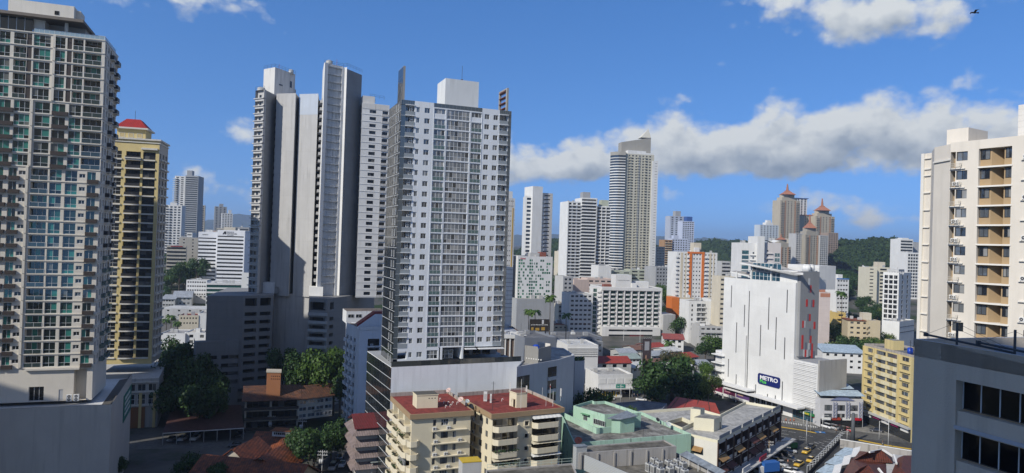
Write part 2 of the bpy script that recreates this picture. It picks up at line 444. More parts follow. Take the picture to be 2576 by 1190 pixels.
def facade(mb,F,u0,u1,v0,v1,cols,mat,reveal=None,d=0.0):
 """wall from u0 to u1, v0 to v1 with openings; cols = [(ua, ub, [(va, vb), ...], depth)] sorted"""
 reveal=reveal or mat;u=u0
 for(a,b,ops,dep)in cols:
  if a>u+1e-4:mb.quad(F,u,a,v0,v1,d,mat)
  v=v0
  for(p,q)in sorted(ops):
   if p>v+1e-4:mb.quad(F,a,b,v,p,d,mat)
   mb.poly([F.p(a,p,d),F.p(b,p,d),F.p(b,p,d-dep),F.p(a,p,d-dep)],reveal)
   mb.poly([F.p(a,q,d-dep),F.p(b,q,d-dep),F.p(b,q,d),F.p(a,q,d)],reveal)
   mb.poly([F.p(a,p,d),F.p(a,p,d-dep),F.p(a,q,d-dep),F.p(a,q,d)],reveal)
   mb.poly([F.p(b,p,d-dep),F.p(b,p,d),F.p(b,q,d),F.p(b,q,d-dep)],reveal)
   v=q
  if v1>v+1e-4:mb.quad(F,a,b,v,v1,d,mat)
  u=b
 if u1>u+1e-4:mb.quad(F,u,u1,v0,v1,d,mat)
def inset(poly,k):
 n=len(poly);out=[]
 for i in range(n):
  a,b,c=Vector(poly[i-1][:2]),Vector(poly[i][:2]),Vector(poly[(i+1)%n][:2])
  e1,e2=(b-a).normalized(),(c-b).normalized()
  n1,n2=Vector((-e1.y,e1.x)),Vector((-e2.y,e2.x))
  den=1+n1.dot(n2)
  out.append(b+(n1+n2)*(k/max(den,.3)))
 return out
def parapet(mb,poly,z,h,t,mat,capmat=None):
 """low wall standing on the edge of a roof, outer side flush"""
 q=inset(poly,t);n=len(poly)
 for i in range(n):
  a,b=poly[i],poly[(i+1)%n];c,d=q[(i+1)%n],q[i]
  V=lambda p,zz:Vector((p[0],p[1],zz))
  mb.poly([V(a,z),V(b,z),V(b,z+h),V(a,z+h)],mat)
  mb.poly([V(c,z),V(d,z),V(d,z+h),V(c,z+h)],mat)
  mb.poly([V(a,z+h),V(b,z+h),V(c,z+h),V(d,z+h)],capmat or mat)
def even(W,n,w,m=0.0):
 """n openings w wide spread over a wall W long, margin m at the ends"""
 if n<=0:return[]
 g=(W-2*m-n*w)/n
 return[(m+g/2+i*(w+g),m+g/2+i*(w+g)+w)for i in range(n)]
def rowsof(n,pitch,v0,h):return[(v0+i*pitch,v0+i*pitch+h)for i in range(n)]
def poly_from(a,U,w,dpt):
 """four corners, first edge from a along U (w), then back"""
 U=Vector((U[0],U[1])).normalized();V=Vector((-U.y,U.x));a=Vector((a[0],a[1]))
 return[a,a+U*w,a+U*w+V*dpt,a+V*dpt]
def ctr(poly):return Vector((sum(p[0]for p in poly)/len(poly),sum(p[1]for p in poly)/len(poly)))
def building(name,label,cat,poly,z0,z1,wall,faces=None,roof=None,par=0.8,group=None,reveal=None,pmat=None,wall_name='wall'):
 """a block: faces = {edge: (cols, rows, mesh or None, depth, partname)}; every opening takes a window part"""
 c=ctr(poly);root=thing(name,label,cat,(c.x,c.y,z0),group)
 mb=MB();n=len(poly);faces=faces or{}
 for i in range(n):
  F=Fr(poly[i],poly[(i+1)%n],z0);f=faces.get(i)
  if not f:mb.quad(F,0,F.W,0,z1-z0,0,wall);continue
  cols,rows,style,dep=f[:4]
  cols=cols(F.W)if callable(cols)else cols
  cc=[(a,b,rows,dep)for a,b in cols if b<F.W]
  facade(mb,F,0,F.W,0,z1-z0,cc,wall,reveal)
  if style:
   for a,b,_,_ in cc:
    for p,q in rows:
     part(root,f[4]if len(f)>4 else 'window',window_mesh(b-a,q-p,*style),F.mat(a,p,-dep))
 if par:parapet(mb,poly,z1,par,0.25,pmat or wall)
 mb.build(wall_name,root)
 rb=MB();rp=inset(poly,0.24)if par else poly
 rb.poly([Vector((p[0],p[1],z1+(0.02 if par else 0.0)))for p in rp],roof or wall);rb.build('roof',root)
 return root
def roof_box(root,poly,z0,z1,wall,top=None,name='stair_house',lip=0.0):
 mb=MB();mb.prism(poly,z0,z1,wall,top)
 if lip:mb.prism(inset(poly,-lip),z1,z1+0.2,wall,top,True)
 return mb.build(name,root)
AC={}
def ac_mesh():
 if 'm' in AC:return AC['m']
 mb=MB();F=IDF;w=plain('ac_white',(.72,.72,.70),.5);k=plain('ac_dark',(.05,.05,.055),.6)
 mb.box(F,-.45,.45,0,.62,0,.32,w)
 mb.tube((-.12,-.321,.31),(-.12,-.335,.31),.25,k,12)
 mb.tube((-.12,-.336,.31),(-.12,-.345,.31),.07,w,8)
 mb.box(F,.24,.4,.1,.5,.32,.33,k)
 for s in(-.35,.35):mb.box(F,s-.03,s+.03,-.1,0,.02,.3,k)
 AC['m']=mb.mesh('air_conditioner');return AC['m']
def rail_mesh(w,h,gm,fm,n=3):
 key=('rail',round(w,2),h,gm.name,fm.name,n)
 if key in WIN:return WIN[key]
 mb=MB();F=IDF
 mb.box(F,0,w,0.05,h-.05,-.01,.01,gm)
 mb.box(F,0,w,h-.06,h,-.03,.03,fm)
 for i in range(n+1):mb.box(F,w*i/n-.025,w*i/n+.025,0,h-.06,-.028,.028,fm)
 WIN[key]=mb.mesh('glass_railing');return WIN[key]
def block_mesh(key,w,h,d,mat,lipmat=None):
 """a parapet or slab standing out from a wall: x 0..w, z 0..h, out d"""
 k=('blk',key,round(w,2),round(h,2),round(d,2),mat.name)
 if k in WIN:return WIN[k]
 mb=MB();mb.box(IDF,0,w,0,h,0,d,mat)
 if lipmat:mb.box(IDF,-.03,w+.03,h,h+.06,0,d+.03,lipmat)
 WIN[k]=mb.mesh(key);return WIN[k]
def balcony_mesh(w,d,hp,mat,slab=None,chamfer=0.0,t=0.12,sl=0.18,rail=None):
 """open balcony: floor slab and a solid parapet round three sides, optionally with cut corners; x 0..w, out d"""
 k=('bal',round(w,2),round(d,2),round(hp,2),mat.name,round(chamfer,2),rail.name if rail else None)
 if k in WIN:return WIN[k]
 mb=MB();c=chamfer
 out=[(0,0),(0,-(d-c)),(c,-d),(w-c,-d),(w,-(d-c)),(w,0)]if c else[(0,0),(0,-d),(w,-d),(w,0)]
 mb.prism(list(out),-sl,0,slab or mat,None,True)
 inn=inset(out,t);m=len(out)
 lo=0.0
 for i in range(m-1):
  a,b,e,f=out[i],out[i+1],inn[i+1],inn[i]
  if i==0:f=(t,0)
  if i==m-2:e=(w-t,0)
  q=rail or mat
  mb.poly([(a[0],a[1],0),(b[0],b[1],0),(b[0],b[1],hp),(a[0],a[1],hp)],q)
  mb.poly([(e[0],e[1],0),(f[0],f[1],0),(f[0],f[1],hp),(e[0],e[1],hp)],q)
  mb.poly([(a[0],a[1],hp),(b[0],b[1],hp),(e[0],e[1],hp),(f[0],f[1],hp)],mat)
 WIN[k]=mb.mesh('balcony');return WIN[k]
def text_mesh(txt,size,mat,bold=0.0,ext=0.03):
 cu=bpy.data.curves.new('lettering','FONT');cu.body=txt;cu.size=size;cu.extrude=ext;cu.offset=bold;cu.resolution_u=3
 ob=bpy.data.objects.new('lettering',cu);C.objects.link(ob)
 dg=bpy.context.evaluated_depsgraph_get()
 me=bpy.data.meshes.new_from_object(ob.evaluated_get(dg));bpy.data.objects.remove(ob)
 me.materials.clear();me.materials.append(mat);return me
def put_text(root,txt,size,mat,F,u,v,d,name='lettering',bold=0.0,fit=None,parent=None):
 me=text_mesh(txt,size,mat,bold)
 xs=[q.co.x for q in me.vertices];wdt=max(xs)-min(xs)
 k=fit/wdt if fit else 1.0
 o=bpy.data.objects.new(name,me);C.objects.link(o);o.parent=parent or root
 M=F.mat(u,v,d)@Matrix.Rotation(R(90),4,'X')@Matrix.Diagonal((k,1,1,1))
 o.matrix_local=Matrix.Translation(-Vector(root.location))@M
 return o
GU=Vector((math.cos(R(22)),math.sin(R(22))))
GV=Vector((-GU.y,GU.x))
def uv(F,px,py,d=0.0):
 r=ray(px,py);o=Vector((0,0,CAMZ));q=F.o+F.n*d
 t=(q-o).dot(F.n)/r.dot(F.n);p=o+r*t-F.o
 return p.dot(F.u),p.z
def zoomer(ox,oy,w,outw):
 s=outw/w
 return lambda x,y:((ox+x/s)*0.644,(oy+y/s)*0.644)
# setting: ground, hills
def leafy_ground():
 m,nt,b=_mat('ground');N,L=nt.nodes.new,nt.links.new
 tc=N('ShaderNodeTexCoord')
 n=N('ShaderNodeTexNoise');n.inputs['Scale'].default_value=0.02;n.inputs['Detail'].default_value=9;n.inputs['Roughness'].default_value=.65
 L(tc.outputs['Object'],n.inputs['Vector'])
 r=N('ShaderNodeValToRGB');L(n.outputs['Fac'],r.inputs[0]);e=r.color_ramp.elements
 e[0].position=.42;e[0].color=(.03,.05,.018,1);e[1].position=.58;e[1].color=(.13,.125,.115,1)
 q=e.new(.5);q.color=(.085,.085,.08,1)
 L(r.outputs[0],b.inputs['Base Color']);b.inputs['Roughness'].default_value=.9;b.inputs['Specular IOR Level'].default_value=.1
 return m
GM=leafy_ground()
mb=MB()
ys=[-400,0,120,200,300,380]+[380+10*i for i in range(1,38)]+[760,900,1200,1700,2500,4000,7000,12000,25000]
xs=[-22000,-9000,-4000,-2000,-1000,-500,0,500,1000,2000,4000,9000,22000]
for j in range(len(ys)-1):
 for i in range(len(xs)-1):
  mb.poly([(x,y,ground(y))for x,y in((xs[i],ys[j]),(xs[i+1],ys[j]),(xs[i+1],ys[j+1]),(xs[i],ys[j+1]))],GM)
struct(mb,'ground')
def forest_mat(name,a,b2,sc):
 m,nt,b=_mat(name);N,L=nt.nodes.new,nt.links.new
 tc=N('ShaderNodeTexCoord')
 n=N('ShaderNodeTexNoise');n.inputs['Scale'].default_value=sc;n.inputs['Detail'].default_value=8;n.inputs['Roughness'].default_value=.7
 L(tc.outputs['Object'],n.inputs['Vector'])
 r=N('ShaderNodeValToRGB');L(n.outputs['Fac'],r.inputs[0]);e=r.color_ramp.elements
 e[0].position=.35;e[0].color=_rgb(a);e[1].position=.68;e[1].color=_rgb(b2)
 L(r.outputs[0],b.inputs['Base Color']);b.inputs['Roughness'].default_value=.9;b.inputs['Specular IOR Level'].default_value=.1
 return m
def hill(name,pts,D,depth,mat,step,rough,rsc,z0=None,crown=None):
 """a ridge whose skyline follows pts [(px, py)] at distance D; the slope comes down toward the city"""
 top=[P(px,py,D)for px,py in pts]
 xs=[t.x for t in top];mb=MB();z0=ground(D)-4 if z0 is None else z0
 def sky(x):
  for i in range(len(top)-1):
   if xs[i]<=x<=xs[i+1]:
    f=(x-xs[i])/(xs[i+1]-xs[i]);f=f*f*(3-2*f)
    return top[i].z*(1-f)+top[i+1].z*f
  return top[0].z if x<xs[0]else top[-1].z
 nx=int((xs[-1]-xs[0])/step)+1;ny=int(2*depth/step)
 rows=[]
 for j in range(ny+1):
  t=-1+2*j/ny;row=[]
  for i in range(nx+1):
   x=xs[0]+(xs[-1]-xs[0])*i/nx;y=D+t*depth
   pr=math.cos(t*math.pi/2)**1.1
   edge=1.0
   h=(sky(x)-z0)
   w=noise.fractal(Vector((x*.7/depth*3,y/depth*3,1.3)),1.0,2.0,4)
   h=h*(pr*(1+0.18*w*(1-pr)))
   k=min(1.0,h/12.0)
   b=noise.noise(Vector((x*rsc,y*rsc,3.1)))+.6*noise.noise(Vector((x*rsc*2.1,y*rsc*2.1,7.1)))
   jx,jy=(rng.random()-.5)*step*.7,(rng.random()-.5)*step*.7
   row.append(Vector((x+jx,y+jy,z0+h+(b-.5)*rough*k)))
  rows.append(row)
 mb.rings(rows,mat,closed=False)
 mb.smooth.clear()
 ob=mb.build(name);ob['kind']='structure'
 if crown:
  q=MB();n0=len(rows);n1=len(rows[0])
  for i in range(crown):
   a=rng.randrange(int(n0*.55));b=rng.randrange(n1-1);p=rows[a][b].lerp(rows[a+1][b+1],rng.random())+Vector((rng.uniform(-2,2),rng.uniform(-2,2),rng.uniform(-.5,2.2)))
   if p.z>z0+6:canopy_quad(q,p,rng.uniform(1.0,2.2))
  ob=q.build('tree_canopy');ob['kind']='stuff'
 return ob,rows
def canopy_quad(m,c,s):
 n=Vector((rng.gauss(0,.8),rng.gauss(-.4,.8),rng.gauss(.8,.6))).normalized();a=n.orthogonal().normalized();b=n.cross(a);t=rng.random()*6.28
 u=(a*math.cos(t)+b*math.sin(t))*s;w=n.cross(u)*.8
 m.poly([c-u,c+w-u*.1,c+u,c-w],CAN)
def canopy_mat():
 m,nt,b=_mat('tree_canopy');r=nt.nodes.new('ShaderNodeValToRGB');nt.links.new(rnd_socket(nt),r.inputs[0]);e=r.color_ramp.elements
 e[0].color=(.012,.03,.01,1);e[1].color=(.042,.07,.024,1);nt.links.new(r.outputs[0],b.inputs['Base Color']);b.inputs['Roughness'].default_value=.8;b.inputs['Specular IOR Level'].default_value=.15;return m
CAN=canopy_mat()
HM=forest_mat('forest_hill',(.012,.026,.012),(.04,.066,.022),.06)
HM2=forest_mat('far_hill',(.02,.035,.02),(.045,.07,.03),.01)
hill('hill',[(2040,640),(2090,612),(2125,600),(2150,606),(2180,603),(2205,596),(2235,600),(2262,612),(2300,626),(2400,650),(2520,660)],1150,260,HM,4.0,9.0,.10,crown=26000)
hill('hill',[(1560,640),(1700,628),(1760,606),(1800,602),(1830,607),(1862,602),(1895,610),(1930,603),(1962,612),(2010,622),(2060,630),(2110,640),(2200,660)],1650,300,HM,6.0,10.0,.07,crown=16000)
hill('hill',[(1180,640),(1300,625),(1390,600),(1425,596),(1500,598),(1600,610),(1700,625),(1800,650)],1500,280,HM,7.0,10.0,.07,crown=9000)
hill('mountain',[(380,585),(440,572),(505,556),(545,553),(570,560),(595,543),(618,535),(650,556),(690,566),(760,572),(820,560),(900,575)],8200,1500,HM2,60.0,26.0,.006)
hill('mountain',[(1200,612),(1320,590),(1400,588),(1430,592),(1520,600),(1620,597),(1665,592),(1700,594),(1735,600),(1790,596),(1850,612),(2000,622)],9500,1700,HM2,70.0,30.0,.006)
hill('hill',[(330,612),(430,603),(500,598),(560,600),(640,604),(760,610),(1000,625)],1700,350,HM,9.0,9.0,.06)
# unseen towers outside the frame, placed to cast shade into the view
def shade_tower(x0,x1,y0,y1,h,wallc,label,name='apartment_tower'):
 p=[Vector((x0,y0)),Vector((x1,y0)),Vector((x1,y1)),Vector((x0,y1))]
 g=glass('tower_glass_plain',[(.7,(.02,.025,.03)),(.3,(.2,.2,.2))])
 fr=plain('frame_grey',(.25,.25,.26),.5)
 n=int(h/3)
 rows=[(1.0+3*i,2.4+3*i)for i in range(n)]
 return building(name,label,'building',p,0,h,wallc,{0:(lambda W:even(W,int(W/5),2.2,1),rows[:12],(2,1,g,fr),.2),2:(lambda W:even(W,int(W/6),2.4,1),rows[-8:],(2,1,g,fr),.2)})
# the grey-blue tower in the middle
frame_alu=plain('frame_alu',(.62,.65,.67),.4)
frame_white=plain('frame_white',(.75,.76,.76),.5)
frame_dark=plain('frame_dark',(.03,.03,.033),.4)
G_ROOM=glass('glass_rooms_and_sky',[(.2,(.012,.014,.016)),(.42,(.085,.095,.105)),(.24,(.14,.15,.155)),(.14,(.28,.28,.27))],ior=2.3,wave=.03)  # grey panes also carry reflected sky in their base colour
G_DARK=glass('glass_dark',[(.7,(.012,.014,.016)),(.2,(.03,.033,.036)),(.1,(.12,.12,.115))],ior=1.6)
G_HAZY=glass('glass_grey',[(.35,(.02,.022,.025)),(.35,(.075,.08,.085)),(.2,(.15,.155,.155)),(.1,(.35,.35,.34))],ior=2.3,wave=.045)
G_CURT=glass('glass_curtain_wall',[(.6,(.018,.022,.024)),(.4,(.028,.032,.034))],ior=2.6,wave=.03)
G_RAIL=glass('glass_rail_green',[(1.0,(.09,.15,.145))],ior=1.9,rough=.1,wave=0)
CW=paint('blue_grey_paint',(.74,.77,.80),.22,joints=None)
CW2=paint('white_podium_paint',(.80,.82,.84),.3)
STR=striped('grey_boards',(.23,.26,.28),(.31,.34,.36),.2)
G_CTR=glass('glass_centre',[(.14,(.015,.017,.02)),(.46,(.13,.145,.16)),(.28,(.19,.205,.215)),(.12,(.30,.30,.29))],ior=2.3,wave=.03)  # mid greys put the sky's reflection into the pane colour
def central_tower():
 a=P(1010,250,176);zt=a.z;b=PZ(1287,280,zt)
 zb=31.2
 U=Vector((b.x-a.x,b.y-a.y)).normalized();V=Vector((-U.y,U.x))
 W=(Vector((b.x,b.y))-Vector((a.x,a.y))).length
 pa=Vector((a.x,a.y));dep=15.0
 poly=[pa,pa+U*W,pa+U*W+V*dep,pa+V*dep]
 c=ctr(poly)
 root=thing('apartment_tower','tall blue-grey tower with a glass centre strip and dark glass side, on a white podium','building',(c.x,c.y,0))
 F=Fr(poly[0],poly[1],zb);H=zt-zb;p=(H-3.6)/23.35
 k=W/30.0
 vt=[H-1.5-p*i for i in range(23)]
 vg=vt[22]-1.31*p
 sm_cols=[(4.0,4.85),(6.1,7.5),(22.4,23.75),(24.9,26.2)]
 cols=[]
 niche_v=[(t-1.25,t+.22)for t in vt]+[(.45,vg+.2)]
 cols.append((1.15*k,3.5*k,niche_v,1.3))
 for s in sm_cols[:2]:cols.append((s[0]*k,s[1]*k,[(t-1.32,t)for t in vt]+[(vg-1.32,vg)],.2))
 bal=[(vt[0]-1.2,vt[0]+.05)]+[(t-2.28,t+.05)for t in vt[1:]]
 cols.append((8.75*k,11.65*k,bal+[(.35,vg+.35)],.22))
 cols.append((12.1*k,18.3*k,[(t-2.28,t+.12)for t in vt],.14))
 cols.append((18.75*k,21.6*k,bal,.22))
 for s in sm_cols[2:]:cols.append((s[0]*k,s[1]*k,[(t-1.32,t)for t in vt],.2))
 cols.append((26.65*k,29.1*k,[(t-1.25,t+.22)for t in vt],1.3))
 mb=MB()
 split_v=vt[22]-2.55
 uL=12.0*k
 facade(mb,F,1.15*k,uL,0,H-1.25,[q for q in cols if q[0]<uL],CW)
 cR=[(a_,b_,[o for o in ops if o[0]>=split_v],d_)for a_,b_,ops,d_ in cols if a_>=uL]
 facade(mb,F,uL,29.1*k,split_v,H-1.25,cR,CW)
 for(u0,u1)in((3.5,8.55),(21.75,26.65)):mb.box(F,u0*k,u1*k,H-1.25,H,-.25,0,CW)
 mb.quad(Fr(poly[2],poly[3],zb),0,W,0,H,0,CW)
 mb.poly([F.p(0,H-1.2,0),F.p(W,H-1.2,0),F.p(W,H-1.2,-dep),F.p(0,H-1.2,-dep)],paint('roof_grey',(.32,.33,.34),.5))
 mb.poly([F.p(uL,split_v,-6),F.p(W,split_v,-6),F.p(W,split_v,0),F.p(uL,split_v,0)],CW)
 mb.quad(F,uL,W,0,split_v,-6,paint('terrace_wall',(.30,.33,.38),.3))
 mb.box(F,12.4*k,12.9*k,0,split_v,-3,.05,CW);mb.box(F,18.1*k,18.6*k,0,split_v,-6,.05,CW)
 mb.build('wall',root)
 ob=MB()
 for t in vt:ob.box(F,8.6*k,21.75*k,t+.14,t+.42,.002,.05,CW)
 for u in(8.55,11.72,12.0,18.38,18.65,21.68):ob.box(F,(u-.05)*k,(u+.06)*k,split_v+.1,H-1.3,.003,.08,CW)
 ob.build('floor_band',root)
 for i,t in enumerate(vt):
  for s in sm_cols:
   part(root,'window',window_mesh((s[1]-s[0])*k,1.32,2,1,G_HAZY,frame_alu,.05,),F.mat(s[0]*k,t-1.32,-.17))
  part(root,'curtain_window',window_mesh(6.2*k,2.4,6,2,G_CTR,frame_white,.07,None,.42),F.mat(12.1*k,t-2.28,-.11))
  for u in(8.75,18.75):
   w=2.88*k
   if i==0:part(root,'balcony_door',window_mesh(w,1.25,3,1,G_CTR,frame_white,.07),F.mat(u*k,t-1.2,-.18))
   else:
    part(root,'balcony_door',window_mesh(w,2.33,3,1,G_CTR,frame_white,.08),F.mat(u*k,t-2.28,-.18))
    part(root,'glass_railing',rail_mesh(w,.95,G_RAIL,frame_alu),F.mat(u*k,t-2.26,.03))
  for u,w in((1.15,2.35),(26.65,2.45)):
   part(root,'niche_window',window_mesh(w*k,1.47,3,1,G_ROOM,frame_white,.06),F.mat(u*k,t-1.25,-1.25))
   part(root,'balcony_panel',block_mesh('balcony_panel',w*k,1.18,.06,STR),F.mat(u*k,t-1.22-1.22,.01))
   part(root,'ledge',block_mesh('ledge',w*k+.1,.16,.3,frame_white),F.mat(u*k-.05,t+.24,.0))
   if rng.random()<.88:
    ua=u*k+(1.6 if u<5 else .65)+rng.uniform(-.15,.15)
    part(root,'air_conditioner',ac_mesh(),F.mat(ua,t-1.23,-.75))
    if rng.random()<.6:part(root,'air_conditioner',ac_mesh(),F.mat(ua+rng.uniform(-.04,.04),t-1.23+.64,-.75))
 for s in sm_cols[:2]:part(root,'window',window_mesh((s[1]-s[0])*k,1.32,2,1,G_HAZY,frame_alu,.05),F.mat(s[0]*k,vg-1.32,-.17))
 part(root,'terrace_door',window_mesh(2.88*k,vg,3,2,G_ROOM,frame_white,.08),F.mat(8.75*k,.35,-.18))
 part(root,'terrace_door',window_mesh(3.3*k,vg,3,2,G_ROOM,frame_white,.08),F.mat(12.95*k,.1,-1.6))
 for u in(20,23.2,26):part(root,'terrace_door',window_mesh(2.2*k,2.6,2,1,G_DARK,frame_dark,.08),F.mat(u*k,.1,-5.9))
 aw=MB()
 aw.box(F,18.9*k,21.9*k,split_v-.55,split_v-.35,-1,1.2,frame_white);aw.box(F,22.6*k,29.6*k,split_v-.55,split_v-.35,-1,1.4,frame_white)
 aw.build('awning',root)
 for(u0,u1,n)in((0.02,3.5,6),(8.55,21.75,13),(26.65,29.98,6)):
  part(root,'roof_rail',rail_mesh((u1-u0)*k,1.25,glass('glass_roof_rail',[(1,(.07,.09,.105))],ior=2.0,wave=0),plain('rail_steel',(.2,.23,.25),.4),n),F.mat(u0*k,H-1.25,-.06))
 gs=MB();gs2=MB();gm=glass('glass_corner',[(.5,(.05,.07,.085)),(.5,(.07,.09,.105))],ior=2.2)
 for i in range(24):
  v1=H-1.3-p*i;v0=max(0,v1-p+.06)
  gs.quad(F,0,1.15*k,v0,v1,-.02,gm);gs2.quad(F,29.1*k,W,v0,v1,-.02,gm)
  gs.box(F,0,1.15*k,v0-.06,v0,-.1,.03,frame_alu);gs2.box(F,29.1*k,W,v0-.06,v0,-.1,.03,plain('rail_steel',(0,0,0)))
 gs.build('corner_glazing',root);gs2.build('corner_glazing',root)
 S=Fr(poly[3],poly[0],0.0)
 sg=MB();n=int(zt/p)+1
 ucut=[0,1.6,3.1,4.6,6.1,7.6,9.1,10.6,12.2,13.6,S.W]
 for i in range(n):
  v1=zt-.05-p*i;v0=max(0,v1-p+.09)
  if v1<=0:break
  for j in range(len(ucut)-1):sg.quad(S,ucut[j]+.015,ucut[j+1]-.015,v0,v1,-.03,G_CURT)
  sg.box(S,0,S.W,v0-.09,v0,-.1,.035,frame_alu if i%1==0 else frame_dark)
 sg.quad(S,0,S.W,0,zt,-.12,frame_dark)
 sg.build('curtain_wall',root)
 for i in range(n-1):
  v1=zt-.05-p*i
  for u in(9.2,11.9):
   if v1-2.2>2:part(root,'side_window',side_frame(),S.mat(u-(2.2 if i%2 else 0)*0,v1-2.25,0))
 S2=Fr(poly[1],poly[2],zb);rg=MB()
 for i in range(24):
  v1=H-p*i;v0=v1-p+.07
  for j in range(6):rg.quad(S2,S2.W*j/6+.02,S2.W*(j+1)/6-.02,v0,v1,-.02,G_CURT)
  rg.box(S2,0,S2.W,v0-.07,v0,-.1,.03,frame_alu)
 rg.build('side_glazing',root)
 o=Vector((a.x,a.y))
 RBm=paint('roof_house_white',(.68,.70,.70),.35)
 F2=Fr(poly[0],poly[1],zt-1.2)
 u0,_=uv(F2,1119,262,-5.5);u1,_=uv(F2,1203,268,-5.5);_,hv=uv(F2,1119,196,-5.5)
 q=[Vector((F2.p(u,0,d).x,F2.p(u,0,d).y))for u,d in((u0,-5.5),(u1,-5.5),(u1,-13.5),(u0,-13.5))]
 roof_box(root,q,zt-1.2,F2.o.z+hv,RBm,None,'roof_house')
 ant=MB();t=F2.p((u0+u1)/2+.3,hv,-7);ant.tube(t,t+Vector((0,0,4.2)),.05,frame_dark);ant.wbox(t.x-.3,t.x+.3,t.y-.3,t.y+.3,t.z,t.z+.5,frame_dark);ant.build('antenna',root)
 S0=Fr(poly[3],poly[0],zt-1.5);fm=MB();conc=paint('bare_concrete',(.34,.325,.30),.6)
 w0=S0.W
 _,fh=uv(F2,1001,183,0.0);fh=max(9,fh)
 fm.box(S0,w0-6.6,w0-.5,0,fh+1.2,-.4,-.9,conc);fm.build('roof_fin',root)
 fg=MB()
 for j in range(3):
  for i in range(4):fg.quad(S0,w0-6.55+2*j,w0-4.6+2*j,.05+(fh+1.1)*i/4,(fh+1.1)*(i+1)/4,-.38,G_CURT)
 fg.build('fin_glazing',root)
 S3=Fr(poly[1],poly[2],zt-1.2);fm=MB();br=plain('brown_louvre',(.16,.06,.045),.6)
 _,f2=uv(F2,1270,219,0.0)
 dS=-.8
 fm.box(S3,.5,1.3,0,f2,dS-.5,dS,conc);fm.box(S3,6.0,6.8,0,f2,dS-.5,dS,conc);fm.box(S3,1.3,6.0,f2-.35,f2,dS-.45,dS-.05,conc)
 fm.build('louvre_frame',root)
 for i in range(5):
  lv=MB();v=f2*(i+.5)/5
  lv.box(S3,1.3,6.0,v-.1,v+.1,dS-.75,dS+.25,br)
  for j in range(1,8):lv.box(S3,1.3+4.7*j/8-.04,1.3+4.7*j/8+.04,v-f2/10+.1,v-.1,dS-.3,dS-.2,br)
  lv.build('louvre',root)
 A=PZ(985,924,30.4);B_=PZ(1311,909,30.4)
 UA=Vector((B_.x-A.x,B_.y-A.y)).normalized();VA=Vector((-UA.y,UA.x));Wp=(Vector((B_.x,B_.y))-Vector((A.x,A.y))).length
 pp=[Vector((A.x,A.y)),Vector((B_.x,B_.y)),Vector((B_.x,B_.y))+VA*26,Vector((A.x,A.y))+VA*26]
 pm=MB();pm.prism(pp,0,30.4,CW2,paint('terrace_floor',(.35,.36,.36),.3));pm.build('podium',root)
 FP=Fr(pp[0],pp[1],30.4);FL=Fr(pp[3],pp[0],0);pg=MB()
 for i in range(11):
  for j in range(9):pg.quad(FL,FL.W*j/9+.02,FL.W*(j+1)/9-.02,2.75*i+.1,2.75*(i+1),.05,G_CURT)
  pg.box(FL,0,FL.W,2.75*i,2.75*i+.09,.004,.11,frame_alu)
 pg.build('podium_glazing',root)
 gr=glass('glass_rail_smoked',[(.5,(.03,.035,.035)),(.5,(.06,.065,.06))],ior=1.8)
 nseg=14
 for i in range(nseg):part(root,'terrace_railing',rail_mesh(Wp/nseg,1.35,gr,plain('rail_dark',(.04,.045,.05),.4),2),FP.mat(Wp*i/nseg,0.0,-.2))
 return root,FP
def side_frame():
 if 'sf' in AC:return AC['sf']
 mb=MB();F=IDF
 mb.box(F,0,.09,0,1.7,.0,.06,frame_white);mb.box(F,.09,.7,0,.08,.0,.06,frame_white);mb.box(F,.7,.76,.0,1.7,0,.05,frame_alu)
 AC['sf']=mb.mesh('side_window');return AC['sf']
CT,FPOD=central_tower()
